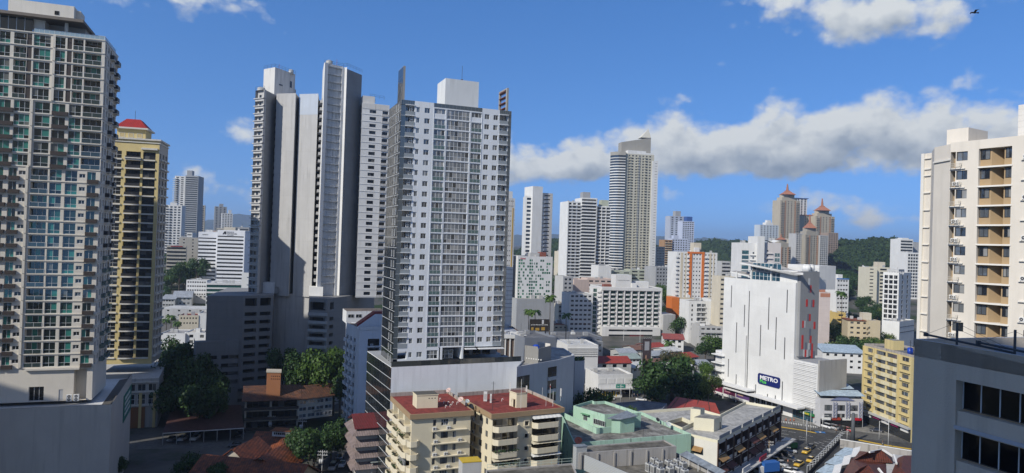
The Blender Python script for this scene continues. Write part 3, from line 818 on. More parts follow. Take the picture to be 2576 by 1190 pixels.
# the beige condominium at the left edge
BW=paint('warm_white_paint',(.72,.67,.58),.16)
BRN=striped('brown_slats',(.035,.026,.022),(.06,.045,.038),.16)
G_TEAL=glass('glass_teal',[(.46,(.008,.016,.016)),(.14,(.02,.045,.04)),(.22,(.035,.20,.165)),(.12,(.02,.10,.085)),(.06,(.14,.15,.14))],ior=1.7,wave=.015)
def left_condo():
 c0=P(265,107,160);zt=c0.z
 Wt=27.0;e=Vector((c0.x,c0.y));U=Vector((math.cos(R(20)),math.sin(R(20))));V=Vector((-U.y,U.x))
 dp=15.5
 poly=[e-U*Wt,e,e+V*dp,e-U*Wt+V*dp]
 c=ctr(poly)
 root=thing('condominium_tower','tall beige condominium with teal glass, brown slatted balconies and roof canopy, at the left edge','building',(c.x,c.y,0))
 zd=23.0;F=Fr(poly[0],poly[1],zd);H=zt-zd
 mm=.0387;Wf=F.W
 def cu(px,edge):return Wf-(edge-px)*mm
 p=3.0
 mb=MB()
 def zone(v0,nfl,edge,spec):
  """spec: (x0, x1, kind); kinds w window full, b balcony with glass rail, s window with slatted brown box, d dark slat panel, m small"""
  cols=[]
  for x0,x1,kind in spec:
   a,b=cu(x0,edge),cu(x1,edge)
   if a<.1:a=.1
   ops=[]
   for i in range(nfl):
    v=v0+p*i
    if kind=='w':ops.append((v+.22,v+2.68));dd=.28
    elif kind=='b':ops.append((v+.2,v+2.7));dd=1.3
    elif kind=='s':ops.append((v+.75,v+2.6));dd=.35
    elif kind=='d':ops.append((v+.2,v+2.75));dd=.12
    elif kind=='m':ops.append((v+1.15,v+2.05));dd=.2
   cols.append((a,b,ops,dd))
   for i in range(nfl):
    v=v0+p*i;w=b-a
    if kind=='w':
     part(root,'window',window_mesh(w,2.46,2 if w<3 else 3,2,G_TEAL,frame_alu,.06,None,.33),F.mat(a,v+.22,-.25))
    elif kind=='b':
     part(root,'balcony_door',window_mesh(w,2.5,3,1,G_TEAL,frame_alu,.06),F.mat(a,v+.2,-1.28))
     part(root,'glass_railing',rail_mesh(w,1.0,glass('glass_rail_pale',[(1,(.03,.05,.05))],ior=1.8,wave=0),frame_white,2),F.mat(a,v+.2,.02))
    elif kind=='s':
     part(root,'window',window_mesh(w,1.85,2,1,G_TEAL,frame_alu,.06),F.mat(a,v+.75,-.33))
     part(root,'balcony_box',block_mesh('balcony_box',w+.5,.85,.55,BRN),F.mat(a+.1,v-.05,0.0))
    elif kind=='d':part(root,'slat_panel',block_mesh('slat_panel',w,2.55,.03,BRN),F.mat(a,v+.2,-.11))
    elif kind=='m':part(root,'small_window',window_mesh(w,.9,2,1,G_DARK,frame_white,.06),F.mat(a,v+1.15,-.18))
  cols.sort(key=lambda q:q[0])
  return cols
 z1=H-.9
 v3=7.6;n3=15;v2=v3+p*n3;n2=5;v1=v2+p*n2;n1=5
 cz=zone(v3,n3,505,[(-95,-50,'w'),(-40,20,'s'),(45,85,'s'),(95,130,'m'),(155,238,'b'),(247,308,'w'),(325,387,'w'),(397,428,'m'),(437,482,'s')])
 facade(mb,F,0,Wf,v3,v2,cz,BW)
 cz=zone(v2,n2,517,[(-90,-30,'w'),(-10,55,'s'),(70,148,'w'),(172,248,'w'),(258,325,'s'),(343,405,'w'),(413,512,'b')])
 facade(mb,F,0,Wf,v2,v1,cz,BW)
 cz=zone(v1,n1,528,[(-90,-10,'w'),(0,52,'w'),(70,132,'b'),(134,158,'d'),(166,250,'w'),(272,324,'w'),(334,358,'d'),(364,416,'b'),(424,510,'b')])
 facade(mb,F,0,Wf,v1,v1+p*n1,cz,BW)
 facade(mb,F,0,Wf,v1+p*n1,H+.3,[],BW)
 base=[(2.0,5.5,[(2.6,5.6)],.6),(cu(150,470),cu(225,470),[(.2,3.4)],.5),(cu(300,470),cu(322,470),[(0.05,2.6)],.15),(cu(375,470),cu(440,470),[(0.02,7.2)],2.2)]
 facade(mb,F,0,Wf,0,v3,base,BW)
 part(root,'lobby_window',window_mesh(base[1][1]-base[1][0],3.2,3,1,G_DARK,frame_white,.06),F.mat(base[1][0],.2,-.45))
 part(root,'lobby_window',window_mesh(3.5,3.0,3,1,G_DARK,frame_dark,.06),F.mat(2.0,2.6,-.55))
 part(root,'door',block_mesh('door',base[2][1]-base[2][0],2.5,.05,paint('door_grey',(.45,.46,.47),.2)),F.mat(base[2][0],.06,-.14))
 mb.box(F,cu(130,470),Wf-2.6,v3-.5,v3-.05,.002,.5,BW)
 mb.quad(F,base[3][0],base[3][1],0,7.2,-2.2,BW)
 S=Fr(poly[1],poly[2],zd);sc=[]
 scols=[(.7,2.1,'w'),(3.6,5.2,'v'),(6.3,8.0,'b'),(9.4,10.6,'v'),(11.8,14.2,'b')]
 nf=n1+n2+n3
 for a,b,kd in scols:
  ops=[(v3+p*i+(.3 if kd!='v' else 1.0),v3+p*i+2.5)for i in range(nf)]
  sc.append((a,b,ops,1.0 if kd=='b' else .22))
  for i in range(nf):
   v=v3+p*i
   if kd=='b':
    part(root,'balcony_door',window_mesh(b-a,2.2,2,1,G_DARK,frame_alu,.06),S.mat(a,v+.3,-.98))
    part(root,'side_balcony',balcony_mesh(b-a+.6,.9,.95,plain('balcony_iron',(.03,.03,.032),.5)if i>8 else G_RAIL,BW),S.mat(a-.3,v+.25,0))
   else:
    part(root,'window',window_mesh(b-a,2.2 if kd=='w' else 1.5,2,1,G_ROOM,frame_white,.06),S.mat(a,v+(.3 if kd=='w' else 1.0),-.2))
 sc.insert(0,sc.pop(0))
 facade(mb,S,0,S.W,0,H+.3,sc,BW)
 mb.quad(Fr(poly[2],poly[3],zd),0,Wt,0,H,0,BW);mb.quad(Fr(poly[3],poly[0],zd),0,dp,0,H,0,BW)
 mb.poly([Vector((q.x,q.y,zt-.9))for q in poly],paint('roof_grey',(0,0,0)))
 mb.build('wall',root)
 for i in range(nf+1):
  v=v3+p*i
  part(root,'floor_band',block_mesh('floor_band',Wf,.22,.14,BW),F.mat(0,v-.04,.002))
  part(root,'floor_band',block_mesh('floor_band',S.W,.2,.12,BW),S.mat(0,v-.04,.002))
 for i in range(nf):
  v=v3+p*i
  part(root,'pier',block_mesh('pier',.5,p-.25,.3,BW),F.mat(cu(250 if i>19 else(150 if i>14 else 140),515),v+.2,.004))
 ph=MB();rz=zt-.9
 u1=Wf-6.3
 def rq(u0,u1,d0,d1):return[Vector((F.p(u,0,d).x,F.p(u,0,d).y))for u,d in((u0,d0),(u1,d0),(u1,d1),(u0,d1))]
 ph.prism(rq(Wf-14.5,Wf-12.3,-1.2,-9),rz,rz+4.6,BW);ph.prism(rq(Wf-8.4,Wf-7.8,-1,-1.6),rz,rz+4.6,BW)
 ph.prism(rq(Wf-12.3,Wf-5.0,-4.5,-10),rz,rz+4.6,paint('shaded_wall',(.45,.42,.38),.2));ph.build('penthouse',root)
 gb=MB()
 for j in range(8):
  gb.box(F,.2+1.55*j,.2+1.55*j+1.48,rz-zd+.1,rz-zd+4.5,-.75,-.7,glass('glass_penthouse',[(1,(.03,.045,.05))],ior=1.9))
  gb.box(F,.1+1.55*j,.2+1.55*j,rz-zd,rz-zd+4.6,-.8,-.65,frame_alu)
 gb.build('glass_wall',root)
 cn=MB();cn.prism(rq(-2,Wf-4.3,1.2,-11),rz+4.6,rz+5.25,paint('canopy_brown',(.22,.19,.16),.3),paint('roof_grey',(0,0,0)),True);cn.build('roof_canopy',root)
 F3=Fr(poly[0],poly[1],rz+5.25);ua,_=uv(F3,20,30,-4.0);ub,_=uv(F3,186,40,-4.0)
 sh=MB();q=rq(max(ua,-8),ub,-4.0,-9.5);sh.prism(q,rz+5.25,rz+9.4,BW,BW);sh.build('stair_house',root)
 part(root,'stair_window',window_mesh(.9,.9,2,1,G_DARK,frame_dark,.05),F3.mat((ua*.3+ub*.7),1.7,-3.985))
 sh2=MB();sh2.prism(rq(ub-2.2,ub+.9,-6,-10),rz+.05,rz+9.0,BW);sh2.build('lift_shaft',root)
 for i in range(7):part(root,'roof_railing',rail_mesh(1.95,1.15,glass('glass_rail_clear',[(1,(.30,.42,.50))],ior=1.6,wave=0),frame_white,2),F.mat(Wf-14+1.98*i,H+.3,-.1))
 for i in range(6):part(root,'roof_railing',rail_mesh(2.0,1.15,glass('glass_rail_clear',[]),frame_white,2),S.mat(.1+2.1*i,H+.3,-.1))
 a=P(280,1020,155);b=PZ(332,942,a.z)
 pa=Vector((a.x,a.y));pb=Vector((b.x,b.y))
 Lp=[pa-U*34,pa,pb,pb-U*30]
 PW=paint('podium_paint',(.54,.51,.46),.35)
 pm=MB();pm.prism(Lp,0,22.2,PW,paint('deck_white',(.62,.62,.60),.3));parapet(pm,Lp,22.2,a.z-22.2+.2,.3,PW,paint('parapet_dark',(.12,.115,.105),.5));pm.build('podium',root)
 rm=MB();q=inset(Lp,.35);q2=inset(Lp,2.6)
 rm.poly([Vector((v.x,v.y,22.21))for v in(q[1],q[2],q2[2],q2[1])],paint('gravel_dark',(.10,.095,.085),.5));rm.poly([Vector((v.x,v.y,22.21))for v in(q[0],q[1],q2[1],q2[0])],paint('gravel_dark',(0,0,0)))
 rm.build('roof_gravel',root)
 for u in(Wf-4.3,Wf-2.9):
  part(root,'air_conditioner',condenser(),F.mat(u,.02-.7+.7,.6))
 SP=Fr(Lp[1],Lp[2],0);bn=MB();gm=plain('banner_green',(.015,.16,.12),.5)
 zq=zoomer(0,924,700,902)
 u0,v1=uv(SP,*zq(622,805));u1_,v1b=uv(SP,*zq(660,760));_,v0=uv(SP,*zq(622,930));u1_,v1,v0=min(u1_,SP.W-.6),v1,v0
 bn.box(SP,u0,u1_,v0,v1,.01,.14,gm);ban=bn.build('banner',root)
 wt=plain('lettering_white',(.8,.8,.78),.5)
 for i in range(4):
  ln=MB();vv=v0+(v1-v0)*(.18+.2*i);
  uu=u0+(u1_-u0)*.14
  while uu<u0+(u1_-u0)*(.86-.1*(i%2)):
   w=rng.uniform(.35,.7);ln.box(SP,uu,uu+w,vv,vv+(v1-v0)*.11,.141,.16,wt);uu+=w+.3
  ln.build('lettering',ban)
 return root
def condenser():
 if 'cd' in AC:return AC['cd']
 mb=MB();F=IDF;w=plain('ac_white',(0,0,0));k=plain('ac_dark',(0,0,0))
 mb.box(F,-.55,.55,.06,1.55,0,.5,w)
 for z in(.45,1.15):
  mb.tube((0,-.501,z),(0,-.515,z),.32,k,12);mb.tube((0,-.516,z),(0,-.53,z),.09,w,8)
 mb.box(F,-.5,-.4,0,.06,0,.5,k);mb.box(F,.4,.5,0,.06,0,.5,k)
 AC['cd']=mb.mesh('air_conditioner');return AC['cd']
left_condo()
# the unfinished grey concrete twin tower
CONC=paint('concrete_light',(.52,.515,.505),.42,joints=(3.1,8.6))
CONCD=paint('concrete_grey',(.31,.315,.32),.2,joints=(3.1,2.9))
CONCP=paint('concrete_podium',(.25,.25,.25),.25,joints=(9.0,2.9))
WHT=paint('white_stained',(.68,.67,.64),.75,scale=1.4)
WHT2=paint('white_wall',(.72,.72,.71),.25)
def p2(px,py,D):
 q=P(px,py,D);return Vector((q.x,q.y))
def twin():
 zt=P(665,225,262).z;zb=39.0
 root=thing('unfinished_tower','bare grey concrete twin slab tower with a stained roof box, on a dark grey podium','building',(-80,268,0))
 a,b,c=p2(643,222,264.5),p2(665,225,262),p2(694,240,272)
 back=lambda v,d=16:v+Vector((-.30,.95))*d
 mb=MB();poly=[a,b,c,back(c),back(a)]
 f1=Fr(a,b,zb);H=zt-zb;n=27;pit=(H-1.5)/n
 mb.quad(f1,0,f1.W,0,H,-1.0,CONC)
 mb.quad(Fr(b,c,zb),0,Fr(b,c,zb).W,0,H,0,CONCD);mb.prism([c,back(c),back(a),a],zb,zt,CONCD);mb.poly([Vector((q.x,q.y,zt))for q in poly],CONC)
 mb.box(f1,f1.W-.25,f1.W,0,H,-1.0,0,CONC)
 mb.build('side_block',root)
 for i in range(n):
  part(root,'ledge',block_mesh('ledge',f1.W-.1,1.15,1.05,CONC),f1.mat(.0,pit*i+.1,-1.0))
  part(root,'opening',window_mesh(1.4,1.5,1,1,G_DARK,CONC,.12),f1.mat(1.1,pit*i+1.3,-.98))
  part(root,'ledge',block_mesh('ledge',f1.W+.5,.3,1.3,CONC),f1.mat(-.5,pit*i+1.25-.3,-.9))
  sb=Fr(b,c,zb);part(root,'pour_line',block_mesh('pour_line',sb.W,.12,.06,CONCD),sb.mat(0,pit*i+.2,.003))
 d,e=p2(696,234.6,268),p2(744,234,266);g=p2(753,243,274)
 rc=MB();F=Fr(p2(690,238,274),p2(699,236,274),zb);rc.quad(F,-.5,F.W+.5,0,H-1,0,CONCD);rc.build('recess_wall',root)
 for i in range(n):part(root,'recess_window',window_mesh(.7,1.2,1,1,G_DARK,None),F.mat(.35,pit*i+.9,.02))
 for(q,name)in(((d,e,g,back(g,10),back(d,18)),'slab'),((p2(754,232,267.5),p2(801,230,265.5),p2(803,236,275),back(p2(803,236,275),8),back(p2(754,232,267.5),18)),'slab')):
  s=MB();s.prism(list(q),zb,zt-.2,CONC);s.build(name,root)
 cap=MB();F=Fr(p2(754,232,267.5),p2(801,230,265.5),zt-8.2);cap.box(F,-.02,F.W+.02,0,8,0.004,.03,paint('pale_blue_band',(.50,.55,.62),.2));cap.build('painted_band',root)
 for(x0,x1,D)in((744,756,279),(801,818,272)):
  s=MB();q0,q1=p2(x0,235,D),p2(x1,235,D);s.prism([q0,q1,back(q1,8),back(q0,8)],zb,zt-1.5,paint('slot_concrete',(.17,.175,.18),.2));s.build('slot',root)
 Fs=Fr(p2(802.5,235,268.2),p2(817,235,268.2),zb)
 for i in range(n):
  part(root,'slot_balcony',block_mesh('slot_balcony',Fs.W,1.0,1.2,CONC),Fs.mat(0,pit*i+.2,-1.6))
  part(root,'slot_window',window_mesh(Fs.W-.4,1.4,2,1,G_DARK,None),Fs.mat(.2,pit*i+1.25,-2.6))
 zc=P(816,158,262).z
 a2,b2,c2,d2=p2(815.6,158,262),p2(864.5,166,267),p2(873,168,266),p2(911,177.8,275.5)
 co=MB();co.prism([b2,c2,back(c2,3),back(b2,3)],zb,zc-.4,WHT2);co.build('white_strip',root)
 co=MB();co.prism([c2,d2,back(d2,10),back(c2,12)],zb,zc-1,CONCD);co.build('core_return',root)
 co=MB();co.prism([a2,b2,back(b2,14),back(a2,14)],zb,zc,WHT);F=Fr(a2,b2,zb)
 co.box(F,0,1.4,0,zc-zb,0.004,.7,WHT2);co.box(F,F.W-.8,F.W,0,zc-zb-.5,0.004,.6,WHT2)
 co.build('core',root)
 for i in range(30):
  v=zc-zb-1.2-pit*i
  if v>1:part(root,'rib',block_mesh('rib',F.W-2.2,.42,.5,WHT),F.mat(1.4,v,.004))
 E=Fr(back(a2,9),a2,zb)
 for i in range(27):part(root,'notch',block_mesh('notch',2.2,1.1,.9,CONC),E.mat(E.W-4,pit*i+.3,0.0))
 a3,b3=p2(911.5,258,270),p2(980,268,274);ze=P(911.5,258,270).z
 F=Fr(a3,b3,zb);w=MB();n3=27;p3=(ze-zb-2)/n3
 rows=rowsof(n3,p3,1.0,1.25)
 cols=[(3.0,5.5,rows,.3),(8.0,10.2,rows,.5)]
 facade(w,F,0,F.W,0,ze-zb,cols,WHT2,CONCD);[w.quad(Fr(s_,t_,zb),0,(t_-s_).length,0,ze-zb,0,CONCD)for s_,t_ in((b3,back(b3,12)),(back(b3,12),back(a3,12)),(back(a3,12),a3))];w.poly([Vector((q.x,q.y,ze))for q in(a3,b3,back(b3,12),back(a3,12))],CONC)
 w.build('east_wing',root)
 cpn=MB();cpn.box(F,-.05,F.W,ze-zb-2.2,ze-zb-.1,.003,.1,WHT);cpn.box(F,.3,5,ze-zb,ze-zb+3,-5,-1,WHT);cpn.build('wing_parapet',root)
 for i,(p_,q_)in enumerate(rows):
  part(root,'window',window_mesh(2.5,1.25,2,1,G_DARK,None),F.mat(3.0,p_,-.28));part(root,'window',window_mesh(2.2,1.25,2,1,G_DARK,None),F.mat(8.0,p_,-.48))
  part(root,'ledge',block_mesh('ledge',8.0,.16,.10,WHT2),F.mat(-.25,p_-.65,.002));part(root,'ledge',block_mesh('ledge',2.6,.9,.25,CONC),F.mat(7.8,p_-.95,.004))
 rbx=[p2(664,170,277),p2(692,169,273),p2(743,184,284),p2(712,186,290)]
 zr=P(692,169,273).z;q=MB();q.prism(rbx,zt,zr,WHT);F=Fr(rbx[1],rbx[2],zt)
 q.build('roof_box',root)
 part(root,'roof_opening',window_mesh(1.1,2.6,1,1,G_DARK,None),F.mat(F.W-3.0,5.2,.05));part(root,'roof_opening',window_mesh(2.2,.7,3,1,G_DARK,WHT),F.mat(2.4,4.6,.05))
 st=MB();r2=[p2(676,215,277),p2(745,222,286),p2(735,222,292),p2(668,215,286)];st.prism(r2,zt-.2,P(700,226,275).z+2.6,CONC);st.build('roof_plinth',root)
 dk=plain('rail_dark',(0,0,0))
 def rail(pts,z,h=1.3):
  r=MB()
  for i in range(len(pts)-1):
   s,t=Vector((pts[i].x,pts[i].y,z)),Vector((pts[i+1].x,pts[i+1].y,z));m=max(1,int((t-s).length/1.8))
   for k in(h,h*.5):r.tube(s+Vector((0,0,k)),t+Vector((0,0,k)),.04,dk,4)
   for j in range(m+1):x=s.lerp(t,j/m);r.tube(x,x+Vector((0,0,h)),.04,dk,4)
  r.build('railing',root)
 rail(rbx[:3],zr);rail([a2,b2,c2,d2],zc-.2);rail([a,b],zt)
 rail([a3+Vector((2,4)),a3+Vector((7,8))],ze+3)
 tk=plain('tank_grey',(.42,.43,.42),.5)
 for(px,D,z,r)in((657,268,zt,1.5),(732,282,zr-.6,1.0),(828,266,zc,1.3),(934,284,ze+3,1.6)):
  t=MB();o=PX(px,D,z);t.tube(o,o+Vector((0,0,1.5)),r,tk,14);t.dome(o+Vector((0,0,1.5)),r,.6,tk,14,3);t.build('water_tank',root)
 for px,z,D in((702,zr,280),(847,zc,268)):
  m=MB();o=PX(px,D,z);m.tube(o,o+Vector((0,0,3)),.05,plain('mast_red',(.4,.05,.04),.5),5);m.build('mast',root)
 z6=zoomer(600,1200,900,1653)
 pa,pb,pc,pd,pe=p2(521,746,247),p2(612.5,744,252),p2(688,743,259),p2(778,755,252.5),p2(824,756,251.5)
 pf=p2(873,752,265);pt=P(612,744,252).z
 n1,n2=p2(690,743,268.6),p2(777,755,266.4)
 PZB=[pa,pb,pc,n1,n2,pd,pe,pf,pf+Vector((3,38)),pa+Vector((-9,40))]
 m=MB()
 def decks(F,cols,z0,rows,mat,dep=2.6,name='car_park_opening'):
  cc=[(u0,u1,rows,dep)for u0,u1 in cols]
  facade(m,F,0,F.W,z0,pt,cc,mat)
  for u0,u1 in cols:
   for p_,q_ in rows:part(root,name,window_mesh(u1-u0,q_-p_,1,1,DECK,None),F.mat(u0,p_,-dep+.02))
 DECK=glass('deck_dark',[(.8,(.010,.011,.012)),(.2,(.05,.05,.05))],ior=1.3,rough=.6,wave=0)
 F1=Fr(pa,pb,0);F2=Fr(pb,pc,0);F3=Fr(n1,n2,0);F4=Fr(pd,pe,0);F5=Fr(pe,pf,0)
 m.quad(F1,0,F1.W,0,pt,0,CONCP)
 ps=(pt-4.5-8.8)/9
 decks(F2,[(.7,F2.W*.45),(F2.W*.56,F2.W-.9)],0,[(8.8+ps*i,8.8+ps*i+1.35)for i in range(9)]+[(pt-3.9,pt-1.0)],CONCP)
 m.quad(F3,0,F3.W,0,pt,0,CONC)
 decks(F4,[(.35,F4.W-.7)],0,[(8+ps*i,8+ps*i+1.35)for i in range(9)]+[(pt-4.4,pt-1.4)],CONCP)
 decks(F5,[(1.8,4.6)],0,[(8+ps*i,8+ps*i+1.35)for i in range(9)]+[(pt-4.2,pt-1.6)],CONCP)
 for i in(2,4,7,8,9):Fx=Fr(PZB[i],PZB[(i+1)%10],0);m.quad(Fx,0,Fx.W,0,pt,0,CONCP)
 m.poly([Vector((q.x,q.y,pt))for q in PZB],CONCP)
 m.build('podium',root)
 for i in range(10):
  v=8+ps*i-1.0
  part(root,'deck_parapet',block_mesh('deck_parapet',F4.W+.3,1.05,.45,paint('deck_pale',(.40,.405,.41),.3)),F4.mat(-.15,v,.004))
 aa,ab=p2(510,880,241),p2(556,884,241.5)
 F0=Fr(pa+Vector((-2.0,-3.5)),pb+Vector((-.4,-2.2)),0);an=MB();za=24.0
 rows=[(8.6+ps*i,8.6+ps*i+1.4)for i in range(4)];rows=[r for r in rows if r[1]<za-.8]
 cols=[(2.0,7.2),(8.6,14.2)]
 facade(an,F0,0,F0.W,0,za,[(u0,u1,rows+[(1.0,2.6),(4.4,5.8)],2.0)if 0 else(u0,u1,rows,2.0)for u0,u1 in cols],CONCP)
 an.quad(Fr(F0.p(0,0,-12),F0.p(0,0,0),0),0,12,0,za,0,CONCP);an.quad(Fr(F0.p(F0.W,0,0),F0.p(F0.W,0,-6),0),0,6,0,za,0,CONCP)
 an.poly([F0.p(0,za,0),F0.p(F0.W,za,0),F0.p(F0.W,za,-3),F0.p(0,za,-3)],CONCP)
 an.build('car_park_annex',root)
 for u0,u1 in cols:
  for r in rows:part(root,'car_park_opening',window_mesh(u1-u0,r[1]-r[0],1,1,DECK,None),F0.mat(u0,r[0],-1.95))
 for u in(3.5,9.0,14.5):
  for v in(2.0,5.6):part(root,'small_opening',window_mesh(1.6,1.1,1,1,DECK,None),F0.mat(u,v,.03))
 for x0,x1,D,h in((660,690,266,4.2),(690,700,266,2.5),(778,812,261,3.4)):
  lr=MB();q0,q1=PX(x0,D,pt),PX(x1,D,pt);q0,q1=Vector((q0.x,q0.y)),Vector((q1.x,q1.y));lr.prism([q0,q1,back(q1,5),back(q0,5)],pt,pt+h,WHT2 if x0!=690 else CONCP);lr.build('roof_room',root)
twin()
# the cream tower at the right edge
def right_tower():
 CR=paint('cream_paint',(.69,.64,.56),.16);TAN=paint('tan_paint',(.41,.295,.17),.12);SH=paint('cream_band',(.74,.71,.65),.1)
 z5=zoomer(3550,400,450,1071);z6=zoomer(3550,900,450,1071)
 a=P(*z5(390,375),109);zt=a.z
 b=PZ(*z5(1070,305),zt)
 A,B=Vector((a.x,a.y)),Vector((b.x,b.y))
 B=A+(B-A).normalized()*30
 U=(B-A).normalized();V=Vector((-U.y,U.x))
 root=thing('apartment_tower','cream apartment tower with tan recesses and white floor bands, cut by the right edge','building',(A.x+8,A.y-6,0))
 F=Fr(A,B,0);n=21;p=2.93;mb=MB()
 def ux(x,y,d=0.0):return uv(F,*z5(x,y),d)[0]
 u_b=[ux(388,600),ux(545,600),ux(640,600),ux(743,600),ux(862,600),ux(960,600),ux(1040,600)]
 _,vtop=uv(F,*z5(640,612));v0=vtop
 base=v0-p*(n-2)
 H=zt
 c1=p2(*z5(240,400),113);c2=p2(*z5(215,410),117.5);c3=p2(*z5(140,415),119)
 mb.quad(Fr(c1,A,0),0,Fr(c1,A,0).W,0,H-.2,0,CR);mb.quad(Fr(c2,c1,0),0,Fr(c2,c1,0).W,0,H-.3,0,CR);mb.quad(Fr(c3,c2,0),0,Fr(c3,c2,0).W,0,H-.4,0,CR)
 mb.poly([Vector((q.x,q.y,H-.5))for q in(A,B,B+V*18,c3+V*14,c3,c2,c1)],CR)
 mb.quad(Fr(c3+V*14,c3,0),0,Fr(c3+V*14,c3,0).W,0,H-.4,0,CR)
 f32=Fr(c3,c2,0);f21=Fr(c2,c1,0)
 for i in range(-1,n):
  v=base+p*i
  part(root,'pilaster_band',block_mesh('pilaster_band',f32.W+.05,.16,.25,SH),f32.mat(-.05,v,.003))
 pl=MB();pl.box(f32,-.2,.35,0,H-.4,.003,.3,SH);pl.box(Fr(c1,A,0),0,Fr(c1,A,0).W+.1,H-2.8,H-2.55,.003,.22,SH);pl.box(f32,0,f32.W,H-3.2,H-2.95,.003,.22,SH);pl.build('pilaster',root)
 rows=[base+p*i for i in range(n)if base+p*i<zt-2]
 g0=0.0;g1=u_b[0]+.75
 w0,w1=u_b[1]-1.62,u_b[1]
 cols=[(0.05,.8,[(v+.2,v+p-.12)for v in rows],1.2),(w0,w1,[(v+1.35,v+2.75)for v in rows],.25),(u_b[2]+.12,u_b[5]-.05,[(v+.22,v+p)for v in rows],1.0)]
 u2=u_b[6]+.35
 step=u2
 cols.append((u2+.5,u2+2.6,[(v+1.1,v+2.6)for v in rows],.3));cols.append((u2+6,u2+8,[(v+1.1,v+2.6)for v in rows],.3))
 facade(mb,F,0,F.W,0,H,cols,CR)
 mb.build('wall',root)
 a2,b2=cols[2][0],cols[2][1];s1=a2+(u_b[3]-u_b[2])*1.02;s2=a2+(u_b[4]-u_b[2])*1.0
 rec=MB()
 vb,ve=rows[0],rows[-1]+p
 rec.quad(F,a2,s1,vb,ve,-.55,TAN);rec.quad(F,s2,b2,vb,ve,-.55,TAN)
 q=lambda u,v,d:F.p(u,v,d)
 rec.poly([q(s1,vb,-.55),q(s2,vb,-3.2),q(s2,ve,-3.2),q(s1,ve,-.55)],TAN)
 rec.poly([q(s2,vb,-3.2),q(s2,vb,-.55),q(s2,ve,-.55),q(s2,ve,-3.2)],TAN)
 rec.quad(F,.05,.8,vb,ve,-1.19,TAN);rec.build('recess_wall',root)
 for i,v in enumerate(rows):
  part(root,'window',window_mesh(w1-w0,1.4,2,1,G_ROOM,frame_dark,.06),F.mat(w0,v+1.35,-.22))
  part(root,'window',window_mesh(s1-a2-.25,1.45,2,1,G_ROOM,frame_dark,.06),F.mat(a2+.04,v+1.3,-.53))
  part(root,'window',window_mesh(b2-s2-.3,1.45,2,1,G_ROOM,frame_dark,.06),F.mat(s2+.2,v+1.3,-.53))
  part(root,'window',window_mesh(2.1,1.5,2,1,G_ROOM,frame_dark,.06),F.mat(u2+.5,v+1.1,-.27));part(root,'window',window_mesh(2.0,1.5,2,1,G_ROOM,frame_dark,.06),F.mat(u2+6,v+1.1,-.27))
  part(root,'floor_band',block_mesh('floor_band',b2-a2+.25,.24,3.3,SH),F.mat(a2-.1,v,-3.2))
  part(root,'floor_band',block_mesh('floor_band',w1-.35,.16,.22,SH),F.mat(.05,v+.05,.003))
  part(root,'floor_band',block_mesh('floor_band',3.2,.16,.3,SH),F.mat(u2-.2,v+.72,.003))
  part(root,'ac_bracket',bracket(),F.mat(.25,v+.35,0))
  if i%2==0 or rng.random()<.3:part(root,'air_conditioner',ac_mesh(),F.mat(1.0,v+.42,.05))
  if i%2:part(root,'air_conditioner',ac_mesh(),F.mat(u2+.5,v+.9,.05))
 rf=MB();zz=zt-.5
 u0,_=uv(F,*z5(355,260),-5.0);u1,_=uv(F,*z5(556,232),-5.0);_,vv=uv(F,*z5(556,232),-5.0)
 def rq(a_,b_,d0,d1):return[Vector((F.p(u,0,d).x,F.p(u,0,d).y))for u,d in((a_,d0),(b_,d0),(b_,d1),(a_,d1))]
 rf.prism(rq(u0,u1,-5,-11),zz,vv,CR);rf.build('roof_house',root)
 rf=MB();rf.prism(rq(u1,u1+2.2,-7,-11),zz,vv-1.9,CR);rf.prism(rq(u1+.1,u1+6,-6.0,-6.3),vv-2.6,vv-2.2,CR,None,True);rf.prism(rq(u1+6,u1+10,-6.5,-11),zz,vv-2.2,CR);rf.build('roof_beams',root)
 u5,_=uv(F,*z5(1020,25),-4.0);_,v5=uv(F,*z5(1020,25),-4.0)
 rf=MB();rf.prism(rq(u5,u5+10,-4,-12),zz,v5,paint('cream_block',(.70,.67,.62),.1,joints=(40,.9)));rf.build('lift_block',root)
def bracket():
 if 'br' in AC:return AC['br']
 mb=MB();w=plain('bracket_cream',(.55,.52,.45),.5);F=IDF
 for z in(0,.28,.52):
  mb.box(F,0,1.5,z,z+.045,.62,.67,w);mb.box(F,0,.05,z,z+.045,0,.67,w);mb.box(F,1.45,1.5,z,z+.045,0,.67,w)
 for u in(0,.75,1.45):mb.box(F,u,u+.045,0,.55,.63,.66,w)
 AC['br']=mb.mesh('ac_bracket');return AC['br']
right_tower()
